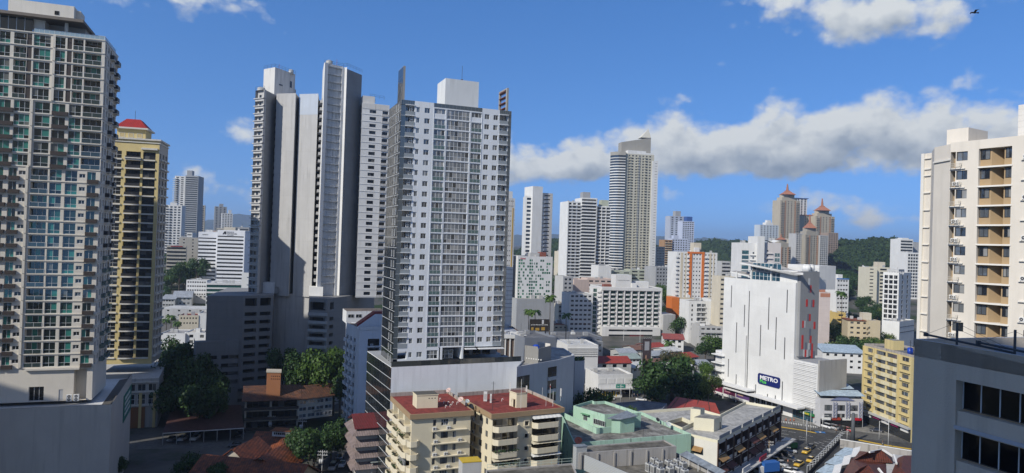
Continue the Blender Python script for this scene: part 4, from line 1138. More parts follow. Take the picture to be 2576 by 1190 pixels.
# the grey building close by at the lower right
def grey_block():
 z7=zoomer(3550,1250,450,895)
 GP=paint('grey_render',(.60,.54,.45),.3,bump=.5);GP2=paint('skylit_sill',(.46,.49,.54),.15)  # sill and coping tone has blue skylight put into its colour
 a=P(*z7(45,148),46);zt=a.z;b=PZ(*z7(895,285),zt)
 A,B=Vector((a.x,a.y)),Vector((b.x,b.y));U=(B-A).normalized();V=Vector((-U.y,U.x));B=A+U*26
 root=thing('office_building','grey rendered building close by at the lower right, with dark glass strips and barbed wire','building',(A.x+5,A.y-6,0))
 F=Fr(A,B,0);u0,_=uv(F,*z7(368,465));
 _,v1=uv(F,*z7(368,465));_,v0=uv(F,*z7(360,690));_,w1=uv(F,*z7(356,850));_,w0=uv(F,*z7(350,1040));_,s1=uv(F,*z7(356,812))
 sp=v1-w1;rows=[(v0-sp*i,v1-sp*i)for i in range(4)]
 mb=MB();facade(mb,F,0,F.W,0,zt-.004,[(u0,F.W-1,[(q-(v0-s1),r)for q,r in rows],.75)],GP)
 mb.quad(Fr(A+V*16,A,0),0,16,0,zt,0,GP)
 parapet(mb,[A,B,B+V*16,A+V*16],zt-1.1,1.12,.22,GP,GP2);mb.poly([Vector((q.x,q.y,zt-1.1))for q in(A,B,B+V*16,A+V*16)],paint('roof_grey',(0,0,0)))
 mb.build('wall',root)
 sl=MB()
 for q,r in rows:
  sl.box(F,u0+.02,F.W-1.02,q-(v0-s1),q-.1,-.74,-.12,GP)
  sl.build('spandrel',root);sl=MB()
  sl.box(F,u0,F.W-1,q-(v0-s1)-.22,q-(v0-s1)-.02,-.02,.12,GP2);sl.build('sill',root);sl=MB()
  w=1.16;k=0;u=u0+.05
  while u+w<F.W-1:
   M_=Matrix.Translation(-Vector(root.location))@F.mat(u,q,-.6);u+=w;gk=glass('glass_black',[(1,(.006,.0065,.008))],ior=1.45,wave=0.01)
   o1=bpy.data.objects.new('window',window_mesh(w,r-q,1,1,gk,None));C.objects.link(o1);o1.parent=root;o1.matrix_local=M_
   fm_=MB();fm_.box(IDF,-.03,.03,0,r-q,.002,.05,frame_alu);fm_.box(IDF,.03,w-.03,0,.05,.002,.05,frame_dark);o2=bpy.data.objects.new('frame',fm_.mesh('frame'));C.objects.link(o2);o2.parent=o1
 st=plain('steel_dark',(.05,.06,.07),.5);fr=MB()
 for u in(2.6,6.2):
  o=F.p(u,zt-.9,-.5)
  fr.tube(o,o+Vector((0,0,2.3)),.075,st,6);fr.tube(o+F.u*-2.2+Vector((0,0,1.25)),o+F.u*3.6+Vector((0,0,.95)),.075,st,6);
  e=o+F.u*-2.2+Vector((0,0,1.25));fr.wbox(e.x-.1,e.x+.1,e.y-.1,e.y+.1,e.z-.12,e.z+.12,st)
 fr.build('steel_frame',root)
 wr=MB()
 for s,t in(((.4,.35),(2.6,1.4)),((2.6,1.35),(6.0,.2)),((4.0,.35),(6.2,1.3)),((6.2,1.3),(9.5,.2)),((2.6,1.0),(7.0,-.3))):
  wr.tube(F.p(s[0],zt+s[1],-.5),F.p(t[0],zt+t[1],-.5),.012,st,3)
 wr.build('wire',root)
 cl=MB();bl=paint('blue_grey_parapet',(.42,.45,.50),.4);q=F.p(0,0,-8.5)
 F9=Fr(Vector((F.p(2.0,0,-4.6).x,F.p(2.0,0,-4.6).y)),Vector((F.p(24,0,-4.6).x,F.p(24,0,-4.6).y)),zt-1.1)
 cl.box(F9,0,22,0,1.0,-.25,0,bl);cl.build('inner_parapet',root)
grey_block()
shade_tower(-46,-5,-34,2,106,paint('own_block_paint',(.6,.58,.54),.15),'unseen cream block behind the viewer whose shade falls on the nearest grey building')
shade_tower(-215,-135,40,84,102.5,paint('caster_paint',(.55,.55,.55),.15),'unseen tall block added out of frame to shade the podium wall at the left')
shade_tower(-198,-173,145,155,152,paint('west_paint',(.6,.57,.5),.15),'unseen tall block added left of the view to shade the grey podium')
shade_tower(-190,-162,112,126,116,paint('west_paint',(0,)*3),'unseen block added left of the view to shade the car shed')
# the white store tower with the blue sign
def metro():
 WM=paint('white_panel',(.72,.72,.70),.1,joints=(3.6,4.0),jc=.93);WL=paint('white_rib',(.68,.68,.67),.2);PC=paint('pale_concrete',(.40,.39,.37),.5)
 zq=zoomer(2550,1000,700,1388)
 a=p2(*zq(553,185),297);b=p2(*zq(1108,220),262)
 zt=P(*zq(1108,220),262).z
 U=(b-a).normalized();V=Vector((-U.y,U.x));F=Fr(a,b,0)
 root=thing('store_building','white store tower with narrow slit windows, a blue sign and a grey and red side','building',(a.x+12,a.y-8,0))
 slits=[(605,228,398),(749,272,1040),(712,378,550),(650,515,750),(901,322,572),(1025,260,438),(957,475,727),(836,535,776),(1014,630,800),(587,797,937),(639,915,1003),(797,995,1083),(1004,972,1120),(885,1068,1102),(941,1078,1110)]
 mb=MB();cols=[]
 for x,y0,y1 in slits:
  u,v1=uv(F,*zq(x,y0));_,v0=uv(F,*zq(x-3,y1));cols.append((u-.26,u+.26,[(max(v0,4),v1)],.35))
 cols.sort(key=lambda c:c[0])
 for i in range(1,len(cols)):
  if cols[i][0]<cols[i-1][1]+.05:
   s=cols[i-1][1]+.05-cols[i][0];cols[i]=(cols[i][0]+s,cols[i][1]+s,cols[i][2],cols[i][3])
 facade(mb,F,0,F.W,0,zt,cols,WM)
 D=11.0
 for q0,q1 in((b,b+V*D),(b+V*D,a+V*D),(a+V*D,a)):
  f=Fr(q0,q1,0);mb.quad(f,0,f.W,0,zt,0,WM)
 parapet(mb,[a,b,b+V*D,a+V*D],zt,.5,.4,WM);mb.poly([Vector((q.x,q.y,zt))for q in(a,b,b+V*D,a+V*D)],paint('roof_grey',(0,0,0)))
 mb.build('wall',root)
 gs=glass('glass_slit',[(.6,(.01,.012,.014)),(.4,(.03,.045,.06))],ior=1.8)
 for c in cols:
  for p_,q_ in c[2]:part(root,'slit_window',window_mesh(c[1]-c[0],q_-p_,1,max(1,int((q_-p_)/1.5)),gs,frame_dark,.07),F.mat(c[0],p_,-.3))
 u,v1=uv(F,*zq(728,615));_,v0=uv(F,*zq(716,1085));fb=MB();fb.box(F,u-.45,u+.3,max(0,v0),v1,.003,.7,WM);fb.build('fin',root)
 u0,v1=uv(F,*zq(818,903));u1,_=uv(F,*zq(990,930));_,v0=uv(F,*zq(818,985))
 sb=MB();r=.9;bl=plain('sign_blue',(.012,.02,.13),.4);pts=[]
 for cx,cy,a0 in((u1-r,v1-r,0),(u0+r,v1-r,90),(u0+r,v0+r,180),(u1-r,v0+r,270)):
  for k in range(5):t=R(a0+22.5*k);pts.append((cx+r*math.cos(t),cy+r*math.sin(t)))
 sb.poly([F.p(x,y,.3)for x,y in pts],bl)
 for i in range(len(pts)):
  x0,y0=pts[i];x1,y1=pts[(i+1)%len(pts)];sb.poly([F.p(x0,y0,.3),F.p(x0,y0,.01),F.p(x1,y1,.01),F.p(x1,y1,.3)],bl)
 so_=sb.build('sign',root);hh=v1-v0;ww=u1-u0
 wl=plain('lettering_bright',(.85,.85,.86),.4);gl=plain('lettering_green',(.12,.62,.10),.4)
 put_text(root,'METRO',hh*.52,wl,F,u0+ww*.10,v0+hh*.47,.33,'lettering',.05,ww*.80,so_);put_text(root,'Plus',hh*.42,gl,F,u0+ww*.10,v0+hh*.14,.33,'lettering',.03,ww*.29,so_)
 q=lambda u,d:Vector((F.p(u,0,d).x,F.p(u,0,d).y))
 ug0,_=uv(F,*zq(768,150),-1.2);ug1,_=uv(F,*zq(988,150),-1.2)
 bgm=glass('glass_blue',[(.5,(.01,.05,.085)),(.5,(.02,.085,.13))],ior=1.9)
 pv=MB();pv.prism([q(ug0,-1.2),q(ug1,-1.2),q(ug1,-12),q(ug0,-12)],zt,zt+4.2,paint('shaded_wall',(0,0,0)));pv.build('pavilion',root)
 Fg=Fr(q(ug0,-1.15),q(ug1,-1.15),zt)
 for i in range(7):
  part(root,'pavilion_window',window_mesh(Fg.W/7,3.2,1,2,bgm,frame_white,.08,None,.5),Fg.mat(Fg.W*i/7,.5,.02));part(root,'pavilion_window',window_mesh(Fg.W/7,3.0,1,1,bgm,frame_white,.08),Fg.mat(Fg.W*i/7,4.3,-.5))
 pw=MB();ur,_=uv(F,*zq(1105,180),-1.0);pw.prism([q(ug1+.02,-1.0),q(F.W-.3,-1.0),q(F.W-.3,-9),q(ug1+.02,-9)],zt,zt+5.0,WM);pw.build('plant_room',root)
 def slab(pts,t,name):
  m=MB();P3=[F.p(*uv(F,*zq(x,y),d),d)for x,y,d in pts]
  dn=Vector((0,0,-t));k=len(P3)
  m.poly(P3,paint('slab_top',(.42,.40,.37),.6));m.poly([p+dn for p in reversed(P3)],WM)
  for i in range(k):m.poly([P3[i]+dn,P3[(i+1)%k]+dn,P3[(i+1)%k],P3[i]],WM)
  m.build(name,root)
 slab([(672,46,1.5),(1100,135,1.5),(1165,130,1.5),(1040,92,-11),(905,55,-11),(720,44,-9)],.8,'roof_slab')
 slab([(600,117,-1.0),(748,152,-1.0),(752,122,-9),(640,113,-9)],.6,'roof_slab')
 for x in(915,648,762):
  m=MB();u_,_=uv(F,*zq(x,190),-.8);m.box(F,u_-.3,u_+.3,zt,zt+(6.2 if x!=648 else 3.2),-1.1,-.6,WM);m.build('column',root)
 pl=MB();u0_,vv=uv(F,*zq(1045,62),-13);u1_,_=uv(F,*zq(1290,75),-13);pl.prism([q(u0_,-13),q(u1_,-13),q(u1_,-22),q(u0_,-22)],zt-2,vv,WM);pl.build('plant_room',root)
 gy=paint('grey_cladding',(.30,.305,.31),.05,joints=(.6,40));c0=b+V*2.5+U*0.0
 zg=P(*zq(1200,118),268).z
 SR=Fr(b+V*1.2+U*1.2,b+V*1.2+U*1.2+V*10.5,0)
 ugr,_=uv(SR,*zq(1285,400));ugr=min(max(ugr,9.6),10.4)
 _,vbot=uv(SR,*zq(1200,775));vbot=max(12,vbot)
 s0=b+V*1.2;s1=s0+U*1.2;s2=s1+V*ugr;s3=s0+V*ugr
 g=MB();g.prism([s0-U*9,s1,s2,s3-U*9],vbot,zg,gy,None,True);g.build('clad_block',root)
 red=plain('panel_red',(.55,.035,.03),.5);blu=plain('panel_slate',(.15,.16,.2),.5);pal=plain('panel_pale',(.52,.53,.53),.5)
 pnl=[(1213,172,224,pal),(1212,227,282,blu),(1223,227,282,red),(1194,336,392,red),(1234,340,395,blu),(1245,340,395,red),(1204,450,503,blu),(1216,450,503,red),(1165,502,556,red),(1177,502,556,pal),(1253,510,566,red),(1218,562,645,blu),(1160,613,722,red),(1223,618,676,red),(1185,670,725,blu),(1222,675,728,blu),(1234,678,790,red),(1210,675,725,pal),(1183,726,782,red),(1172,726,780,pal),(1247,735,788,blu),(1198,726,782,pal)]
 for x,y0,y1,m_ in pnl:
  u,v1=uv(SR,*zq(x,y0),.05);_,v0=uv(SR,*zq(x,y1),.05);
  if .2<u<SR.W:part(root,'panel',block_mesh('panel',.95,v1-v0,.05,m_),SR.mat(u-.45,v0,.004))
 for i,(du,dv)in enumerate(((-3,6),(-5.5,6.5),(-4,9))):
  t=MB();o=s1+U*du*.6+V*dv*.9;o=Vector((o.x,o.y,zg));t.tube(o,o+Vector((0,0,2.2)),1.1,WM,14);t.dome(o+Vector((0,0,2.2)),1.1,.5,WM,14,3);t.build('water_tank',root)
 rl=MB()
 for i in range(8):o=s1+V*(ugr*i/7.5)-U*.2;rl.tube((o.x,o.y,zg),(o.x,o.y,zg+1.3),.04,frame_alu,4)
 for h in(.7,1.3):rl.tube((s1.x,s1.y,zg+h),(s2.x,s2.y,zg+h),.04,frame_alu,4)
 rl.build('railing',root)
 la=Fr(b+U*.05,b+U*30,0);u1,v1=uv(la,*zq(1281,838));v1=max(10,min(v1,26));u1=min(max(u1,8),30)
 lw=b+U*u1
 sd=Fr(lw,lw+V*40,0);us,_=uv(sd,*zq(1388,770));us=min(max(us,14),40)
 wi=MB();wi.prism([b+U*.05,lw,lw+V*us,b+V*us],5.2,v1,WL,paint('roof_grey',(0,0,0)));wi.build('side_wing',root)
 pw=MB();pw.prism([lw+U*.02,lw+U*.7,lw+U*.7+V*us,lw+U*.02+V*us],0,v1+1.4,PC,None);pw.build('party_wall',root)
 lv=MB();k=0;v=5.6
 while v<v1-.6:lv.box(la,.3,u1-.6,v,v+.22,.003,.16+.1*(k%3==0),WL);v+=.62;k+=1
 lv.build('louvres',root)
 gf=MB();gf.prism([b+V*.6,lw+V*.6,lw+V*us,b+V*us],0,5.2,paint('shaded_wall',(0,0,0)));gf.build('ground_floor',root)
 Fw=Fr(b+V*.5,lw+V*.5,0)
 for i in range(7):part(root,'shop_window',window_mesh(Fw.W/7-.05,4.3,2,2,bgm,frame_dark,.08),Fw.mat(Fw.W*i/7,.3,.03))
 sg=MB();sg.box(la,3.5,u1-.8,2.7,3.7,.2,.45,plain('sign_green',(.02,.16,.05),.5));sg=sg.build('sign',root)
 put_text(root,'SUB',.85,wl,la,4.0,2.85,.47,'lettering',.02,2.0,sg);put_text(root,'WAY',.85,plain('lettering_yellow',(.8,.55,.02),.4),la,6.1,2.85,.47,'lettering',.02,2.2,sg)
 for i in range(9):part(root,'shop_window',window_mesh(2.2,3.4,2,2,G_DARK,frame_alu,.08),F.mat(8+3.0*i if 8+3.0*i<F.W-3 else F.W-2.6,.2,.03))
 cn=MB();cn.box(F,6.0,F.W+6,4.6,5.2,.02,4.0,WL);cn.build('canopy',root)
 u0,v1=uv(F,*zq(460,728),1.0);lf=MB();lf.box(F,u0,-.02,0,v1,-14,-1.0,WL);lf.build('side_wing',root)
 for y in(770,833,890,945):
  _,v=uv(F,*zq(500,y),1.0);part(root,'shelf',block_mesh('shelf',abs(u0)+2.4,.35,2.2,WM),F.mat(u0-.5,v,-1.2))
 lv=MB();v=9
 while v<v1-.5:lv.box(F,u0+.1,-.1,v,v+.2,-.998,-.84,WL);v+=.55
 lv.build('louvres',root)
 uc0,vc=uv(F,*zq(415,990),4.0);uc1,_=uv(F,*zq(735,1035),4.0);vc=max(6.5,vc)
 cn=MB();cn.box(F,uc0,uc1,vc-.5,vc,-4,4.5,WL);cn.build('canopy',root)
 sh=MB();sh.box(F,uc0+1.5,uc1-.5,0,vc-.5,.01,2.4,paint('shop_dark',(.05,.05,.055),.1));sh.build('shop_front',root)
 n=3;wd=(uc1-uc0-2.0)/n;cs=[plain('poster_maroon',(.16,.012,.05),.5),plain('poster_plum',(.12,.02,.06),.5),plain('poster_violet',(.10,.05,.16),.5)]
 for i in range(n):
  m=MB();m.box(F,uc0+1.5+wd*i+.1,uc0+1.5+wd*(i+1)-.1,vc-4.4,vc-.9,2.41,2.5,cs[i]);m.build('poster',root)
  m=MB();m.box(F,uc0+1.5+wd*i-.12,uc0+1.5+wd*i+.12,0,vc-.5,2.41,2.8,WM);m.build('column',root)
  m=MB()
  for k in range(3):m.box(F,uc0+1.5+wd*i+.6+.1*k,uc0+1.5+wd*(i+.62)-.3*k,vc-2.2-.6*k,vc-1.9-.6*k,2.501,2.53,plain('poster_pink',(.6,.3,.35),.5)if i<2 else plain('poster_skin',(.55,.36,.26),.5))
  m.build('lettering',root)
 wb=MB();wb.box(F,uc0+1.4,uc1-.6,vc-5.5,vc-4.4,2.405,2.6,WM);wb.build('shop_fascia',root)
 put_text(root,'woine',1.0,plain('lettering_maroon',(.2,.01,.05),.4),F,uc0+2.2,vc-5.3,2.63,'lettering',.03);put_text(root,'Creative',.7,plain('lettering_maroon',(.2,.01,.05),.4),F,uc0+1.5+wd*1.9,vc-5.25,2.63,'lettering',.02)
metro()
# the two cream blocks with red roofs in front
def cream_blocks():
 CP=paint('cream_apartment',(.70,.63,.465),.2);FA=paint('tan_fascia',(.36,.255,.15),.15);RED=roofing('red_roof',(.27,.055,.045),(.14,.045,.04),.2)
 CB=paint('cream_balcony',(.72,.65,.49),.22)
 z7=zoomer(1480,1400,800,2125);z0=24.0
 STP=paint('stained_parapet',(.42,.38,.34),1.0,scale=2.0,dirt=(.05,.045,.04))
 def corners(pts):return[Vector(PZ(*z7(x,y),z0)[:2])for x,y in pts]
 fls=8;ph=2.85
 q=corners([(325,590),(988,545)]);U=(q[1]-q[0]).normalized();V=Vector((-U.y,U.x));W=(q[1]-q[0]).length;L=19.0
 poly=[q[0],q[1],q[1]+V*L,q[0]+V*L];c=ctr(poly)
 r1=thing('apartment_block','left cream block with a red flat roof, planted balconies and air conditioners on front ledges','building',(c.x,c.y,0))
 body=inset(poly,.55);F=Fr(body[0],body[1],0);S=Fr(body[3],body[0],0)
 mb=MB();tops=[z0-1.15-ph*i for i in range(fls)]
 def fx(x,y):return uv(F,*z7(x,y))[0]
 cw=[(fx(563,655),fx(596,655)),(fx(648,650),fx(722,650)),(fx(772,645),fx(805,645))]
 cols=[(cw[0][0],cw[0][1],[(t-1.75,t-.35)for t in tops],.22),(cw[1][0],cw[1][1],[(t-1.75,t-.35)for t in tops],.22),(cw[2][0],cw[2][1],[(t-1.75,t-.35)for t in tops],.22)]
 facade(mb,F,0,F.W,0,z0-.9,cols,CP)
 for i,t in enumerate(tops):
  for a,b,_,_ in cols:part(r1,'window',window_mesh(b-a,1.4,2 if b-a<1.3 else 3,2 if rng.random()<.3 else 1,G_ROOM,frame_dark if rng.random()<.5 else frame_white,.05),F.mat(a,t-1.75,-.19))
  part(r1,'ac_ledge',block_mesh('ac_ledge',cw[2][1]-cw[0][0]+2.6,.16,.75,CB),F.mat(cw[0][0]-.2,t-ph+.02,.003))
  for k in range(3):
   if rng.random()<.62:part(r1,'air_conditioner',ac_mesh(),F.mat(cw[0][0]+.5+2.9*k+rng.uniform(-.4,.4),t-ph+.28,.12))
 for i in(1,2):f=Fr(body[i],body[i+1],0);mb.quad(f,0,f.W,0,z0-.9,0,CP)
 f=Fr(body[3],body[0],0)
 bc=[(1.2,5.2),(6.2,10.4),(11.8,f.W-.8)]
 facade(mb,f,0,f.W,0,z0-.9,[(a,b,[(t-ph+.25,t-.2)for t in tops],1.4)for a,b in bc],CP)
 mb.build('wall',r1)
 for t in tops:
  for k,(a,b)in enumerate(bc):
   part(r1,'balcony_door',window_mesh(b-a,2.4,3,1,G_ROOM,frame_white,.07),f.mat(a,t-ph+.25,-1.38))
   part(r1,'balcony',balcony_mesh(b-a+.5,1.7,1.05,CB,None,.65),f.mat(a-.25,t-ph+.22,0))
 for i,t in enumerate(tops):
  part(r1,'balcony',balcony_mesh(2.5,1.4,1.05,CB,None,.6),F.mat(-1.0,t-ph+.22,0))if i>0 else None
 pl=plain('leaf_potted',(.03,.075,.02),.7)
 for t in tops[1:]:
  for k,(a,b)in enumerate(bc):
   if rng.random()<.75:
    m=MB();o=f.p(rng.uniform(a+.4,b-.6),t-ph+.8,.9)
    for j in range(40):leaf_quad(m,o+Vector((rng.uniform(-.9,.9),rng.uniform(-.6,.6),rng.uniform(0,.9))),.22,pl)
    m.build('potted_plants',r1)
 gb=MB();gb.box(f,11.6,f.W-.6,tops[3]-2.4,tops[3]-.2,.9,1.0,glass('glass_enclosure',[(1,(.08,.09,.1))],ior=1.7))
 for j in range(5):gb.box(f,11.6+1.15*j,11.7+1.15*j,tops[3]-2.4,tops[3]-.2,1.0,1.06,frame_white)
 gb.build('balcony_enclosure',r1)
 roof_top(r1,poly,z0,FA,RED,STP)
 bx=corners([(392,520),(610,512)]);bu=(bx[1]-bx[0]);bb=[bx[0],bx[1],bx[1]+V*3.6,bx[0]+V*3.6]
 roof_box(r1,bb,z0,z0+2.9,CP,paint('roof_dark_stain',(.10,.095,.085),.6),'roof_house',.12)
 Fb=Fr(bb[0],bb[1],z0)
 for j in range(3):part(r1,'vent_hole',window_mesh(.28,.2,1,1,G_DARK,None),Fb.mat(Fb.W*(.55+.14*j),2.1,.01))
 vents(r1,[(628,440),(672,470),(715,475),(738,505),(760,478),(690,515),(808,480)],z7,z0,FA)
 q=corners([(1168,585),(1928,515)]);U=(q[1]-q[0]).normalized();V=Vector((-U.y,U.x));W=(q[1]-q[0]).length;L=19.5
 poly=[q[0],q[1],q[1]+V*L,q[0]+V*L];c=ctr(poly)
 r2=thing('apartment_block','right cream block with a red flat roof, phone masts, bay balconies and small square windows','building',(c.x,c.y,0))
 body=inset(poly,.55);F=Fr(body[0],body[1],0);mb=MB()
 b1=(fx2(F,z7,1168,640),fx2(F,z7,1440,625));b2=(fx2(F,z7,1592,625),fx2(F,z7,1860,600));sw=(fx2(F,z7,1512,690),fx2(F,z7,1552,690))
 b1=(max(.15,b1[0]),b1[1]);b2=(b2[0],min(b2[1],F.W-.2))
 ro=[(t-ph+.3,t-.15)for t in tops]
 facade(mb,F,0,F.W,0,z0-.9,[(b1[0],b1[1],ro,1.6),(sw[0],sw[1],[(t-ph*.75,t-ph*.75+1.0)for t in tops],.4),(b2[0],b2[1],ro,1.3)],CP)
 S=Fr(body[3],body[0],0);sc=[(2,3.2),(5.5,7.3),(8.6,9.6),(11.5,13.2),(15,16.2)]
 facade(mb,S,0,S.W,0,z0-.9,[(a,b,[(t-1.8,t-.4)for t in tops],.2)for a,b in sc],CP)
 for i in(1,2):f=Fr(body[i],body[i+1],0);mb.quad(f,0,f.W,0,z0-.9,0,CP)
 mb.build('wall',r2)
 AWN=plain('awning_white',(.68,.68,.65),.5,var=.1);AWC=plain('awning_cream',(.6,.55,.42),.6,var=.1)
 def awning(F,u,w,v,mat,d=1.5):
  m=MB();n=14;rg0,rg1=[],[]
  for j in range(n+1):
   x=u+w*j/n;rg0.append(F.p(x,v+.55+.04*(j%2),.02));rg1.append(F.p(x+(j/n-.5)*.5,v+.04*(j%2),d))
  m.rings([rg0,rg1],mat,closed=False);m.smooth.clear()
  m.poly([F.p(u,v+.5,.02),F.p(u,v,.02),F.p(u-.25,v,d)],mat);m.poly([F.p(u+w,v+.5,.02),F.p(u+w+.25,v,d),F.p(u+w,v,.02)],mat)
  m.build('awning',r2)
 for i,t in enumerate(tops):
  part(r2,'balcony_door',window_mesh(b1[1]-b1[0],2.4,4,1,G_ROOM,frame_white if i else frame_dark,.07),F.mat(b1[0],t-ph+.3,-1.57))
  part(r2,'balcony',balcony_mesh(b1[1]-b1[0]+.1,1.5,1.1,CB,None,.8),F.mat(b1[0]-.05,t-ph+.22,0))
  part(r2,'balcony_door',window_mesh(b2[1]-b2[0],2.4,4,1,G_DARK,frame_dark,.07),F.mat(b2[0],t-ph+.3,-1.27))
  part(r2,'balcony',balcony_mesh(b2[1]-b2[0]+.1,1.5,1.1,CB,None,.8),F.mat(b2[0]-.05,t-ph+.22,0))
  fw=MB();fo=.16
  part(r2,'square_window',square_window(sw[1]-sw[0],CB),F.mat(sw[0],t-ph*.75,0))
  part(r2,'ac_ledge',block_mesh('ac_ledge',9,.15,.8,CP),S.mat(3,t-ph+.1,.003))
  for k in range(2):part(r2,'air_conditioner',ac_mesh(),S.mat(4+5*k+rng.uniform(-.5,.5),t-ph+.35,.15))
  for a,b in sc:part(r2,'window',window_mesh(b-a,1.4,2,1,G_ROOM,frame_dark,.05),S.mat(a,t-1.8,-.18))
  if i in(0,1,3,4):pass
 for i,mat in((0,AWN),(2,AWC),(3,AWN),(4,AWN)):awning(F,b2[0]-.1,b2[1]-b2[0]+.2,tops[i]-.55,mat)
 for i,mat in((3,AWC),(4,AWN)):awning(F,b1[0],b1[1]-b1[0],tops[i]-.55,mat)
 for i,t in enumerate(tops[2:5]):
  m=MB()
  for j in range(90):leaf_quad(m,F.p(rng.uniform(b1[0],b1[1]),t-ph+1.2+rng.random()*.7,rng.uniform(.9,1.6)),.2,pl)
  m.build('potted_plants',r2)
 roof_top(r2,poly,z0,FA,RED,STP)
 bx=corners([(1425,515),(1535,508)]);bb=[bx[0],bx[1],bx[1]+V*4.2,bx[0]+V*4.2]
 bl=corners([(1352,488)])[0];bb[3]=bl;bb[2]=bl+(bx[1]-bx[0])
 roof_box(r2,bb,z0,z0+3.3,CP,paint('roof_rust',(.2,.09,.07),.6),'roof_house',.12)
 Fd=Fr(bb[3],bb[0],z0);part(r2,'door',window_mesh(.8,1.9,1,1,G_DARK,FA,.08),Fd.mat(Fd.W-1.2,.02,.02))
 vents(r2,[(1275,445),(1365,480)],z7,z0,FA)
 wt=plain('mast_white',(.62,.62,.60),.5);dk=plain('rail_dark',(0,0,0));rd=plain('mast_red',(0,0,0))
 def mast(x,yb,yt,r,mat,label,extra=None):
  o=PZ(*z7(x,yb),z0+.03);D=o.y;top=P(*z7(x,yt),D).z;m=MB();m.tube(o,(o.x,o.y,top),r,mat,6)
  if extra=='panel':m.wbox(o.x-.16,o.x+.16,o.y-.28,o.y-.1,top-1.9,top,wt)
  if extra=='cross':
   for h in(.3,.55):m.tube((o.x-.5,o.y,top-h),(o.x+.5,o.y,top-h),.02,mat,4)
  if extra=='red':m.tube((o.x,o.y,top-.9),(o.x,o.y,top-.4),r*1.2,rd,6)
  whole(m,'antenna_mast',label,'antenna',o,'antennas on the second red roof')
 mast(1180,535,240,.06,dk,'dark slender mast on the left of the second red roof, tallest on that side','cross')
 mast(1472,520,215,.05,wt,'thin white rod standing in front of the cream roof house',None)
 mast(1355,330+150,245,.05,wt,'rod with a flat white panel, behind the cream roof house','panel')
 mast(1733,495,395,.04,wt,'short white rod on the right half of the second red roof')
 mast(1775,430,265,.06,wt,'white pole with a red collar near the back right edge of the red roof','red')
 mast(1805,498,340,.06,wt,'white pole nearest the front right corner of the second red roof',None)
 mast(1695,410,300,.04,wt,'thin white rod by the back parapet of the second red roof')
 mast(1884,440,310,.05,wt,'pole with a long white panel at the back right corner of the red roof','panel')
 mast(1530,385,282,.05,wt,'rod just right of the cream roof house with a panel on top','panel')
 for x,yb,h,w,lab in((1103,445,2.2,.85,'tall white equipment cabinet on the left of the second red roof'),(1160,462,2.0,.4,'narrow cream cabinet beside the dark mast on the second red roof')):
  o=PZ(*z7(x,yb),z0+.03);m=MB();F9=Fr((o.x-w/2,o.y),(o.x+w/2,o.y),o.z);m.box(F9,0,w,0,h,-.7,0,wt);m.box(F9,.12,w-.12,h*.2,h*.8,.002,.03,plain('cabinet_vent',(.4,.41,.41),.5));whole(m,'equipment_cabinet',lab,'cabinet',o)
 def dish(x,y,r,mat,tilt,label,z=z0,zz=z7,h=1.0):
  o=PZ(*zz(x,y),z);root=thing('satellite_dish',label,'satellite dish',o)
  m=MB();c_=o+Vector((0,0,h));n_=Vector((math.sin(R(tilt))*.7,-.55,.6)).normalized();a_=n_.orthogonal().normalized();b_=n_.cross(a_);rg=[]
  for k in range(5):
   t=k/4;rg.append([c_+(a_*math.cos(2*math.pi*j/18)+b_*math.sin(2*math.pi*j/18))*r*max(t,.02)+n_*(t*t*r*.3)for j in range(18)])
  m.rings(rg,mat);m.rings([[p-n_*.03 for p in g_]for g_ in reversed(rg)],mat);dd=m.build('dish',root)
  m=MB();m.tube(o,c_,.05,dk,5);m.build('pole',root);m=MB();m.tube(c_+b_*-r*.8,c_+n_*r*.7,.025,dk,4);m.wbox(*[v for i in range(3)for v in((c_+n_*r*.7)[i]-.06,(c_+n_*r*.7)[i]+.06)],dk);m.build('feed_arm',dd)
 pk=plain('dish_pink',(.58,.42,.38),.6,var=.1)
 dish(722,375,.62,pk,-30,'faded pink satellite dish on the back parapet of the first red roof',z0+.9)
 dish(850,475,.68,pk,-30,'larger faded pink satellite dish on the right parapet of the first red roof',z0+.7)
 dish(915,490,.5,plain('dish_grey',(.5,.55,.54),.5),20,'pale grey satellite dish at the right edge of the first red roof',z0+.5)
 dish(955,520,.6,plain('dish_black',(.03,.03,.032),.5),40,'black satellite dish at the front right corner of the first red roof',z0+.3,z7,.5)
 return dish
def fx2(F,z,x,y):return uv(F,*z(x,y))[0]
def square_window(w,mat):
 if 'sqw' in AC:return AC['sqw']
 m=MB();F=IDF;t=.18
 m.box(F,-t,0,-t,1+t,0.004,.22,mat);m.box(F,w,w+t,-t,1+t,0.004,.22,mat);m.box(F,0,w,1,1+t,0.004,.22,mat);m.box(F,0,w,-t,0,0.004,.22,mat);m.quad(F,0,w,0,1,-.35,G_DARK)
 AC['sqw']=m.mesh('square_window');return AC['sqw']
def leaf_quad(m,c,s,mat):
 n=Vector((rng.gauss(0,1),rng.gauss(0,1),rng.gauss(.6,1))).normalized();a=n.orthogonal().normalized();b=n.cross(a);t=rng.random()*6.28
 u=(a*math.cos(t)+b*math.sin(t))*s;w=n.cross(u).normalized()*s*.62
 m.poly([c-u,c+w*.9-u*.1,c+u,c-w],mat)
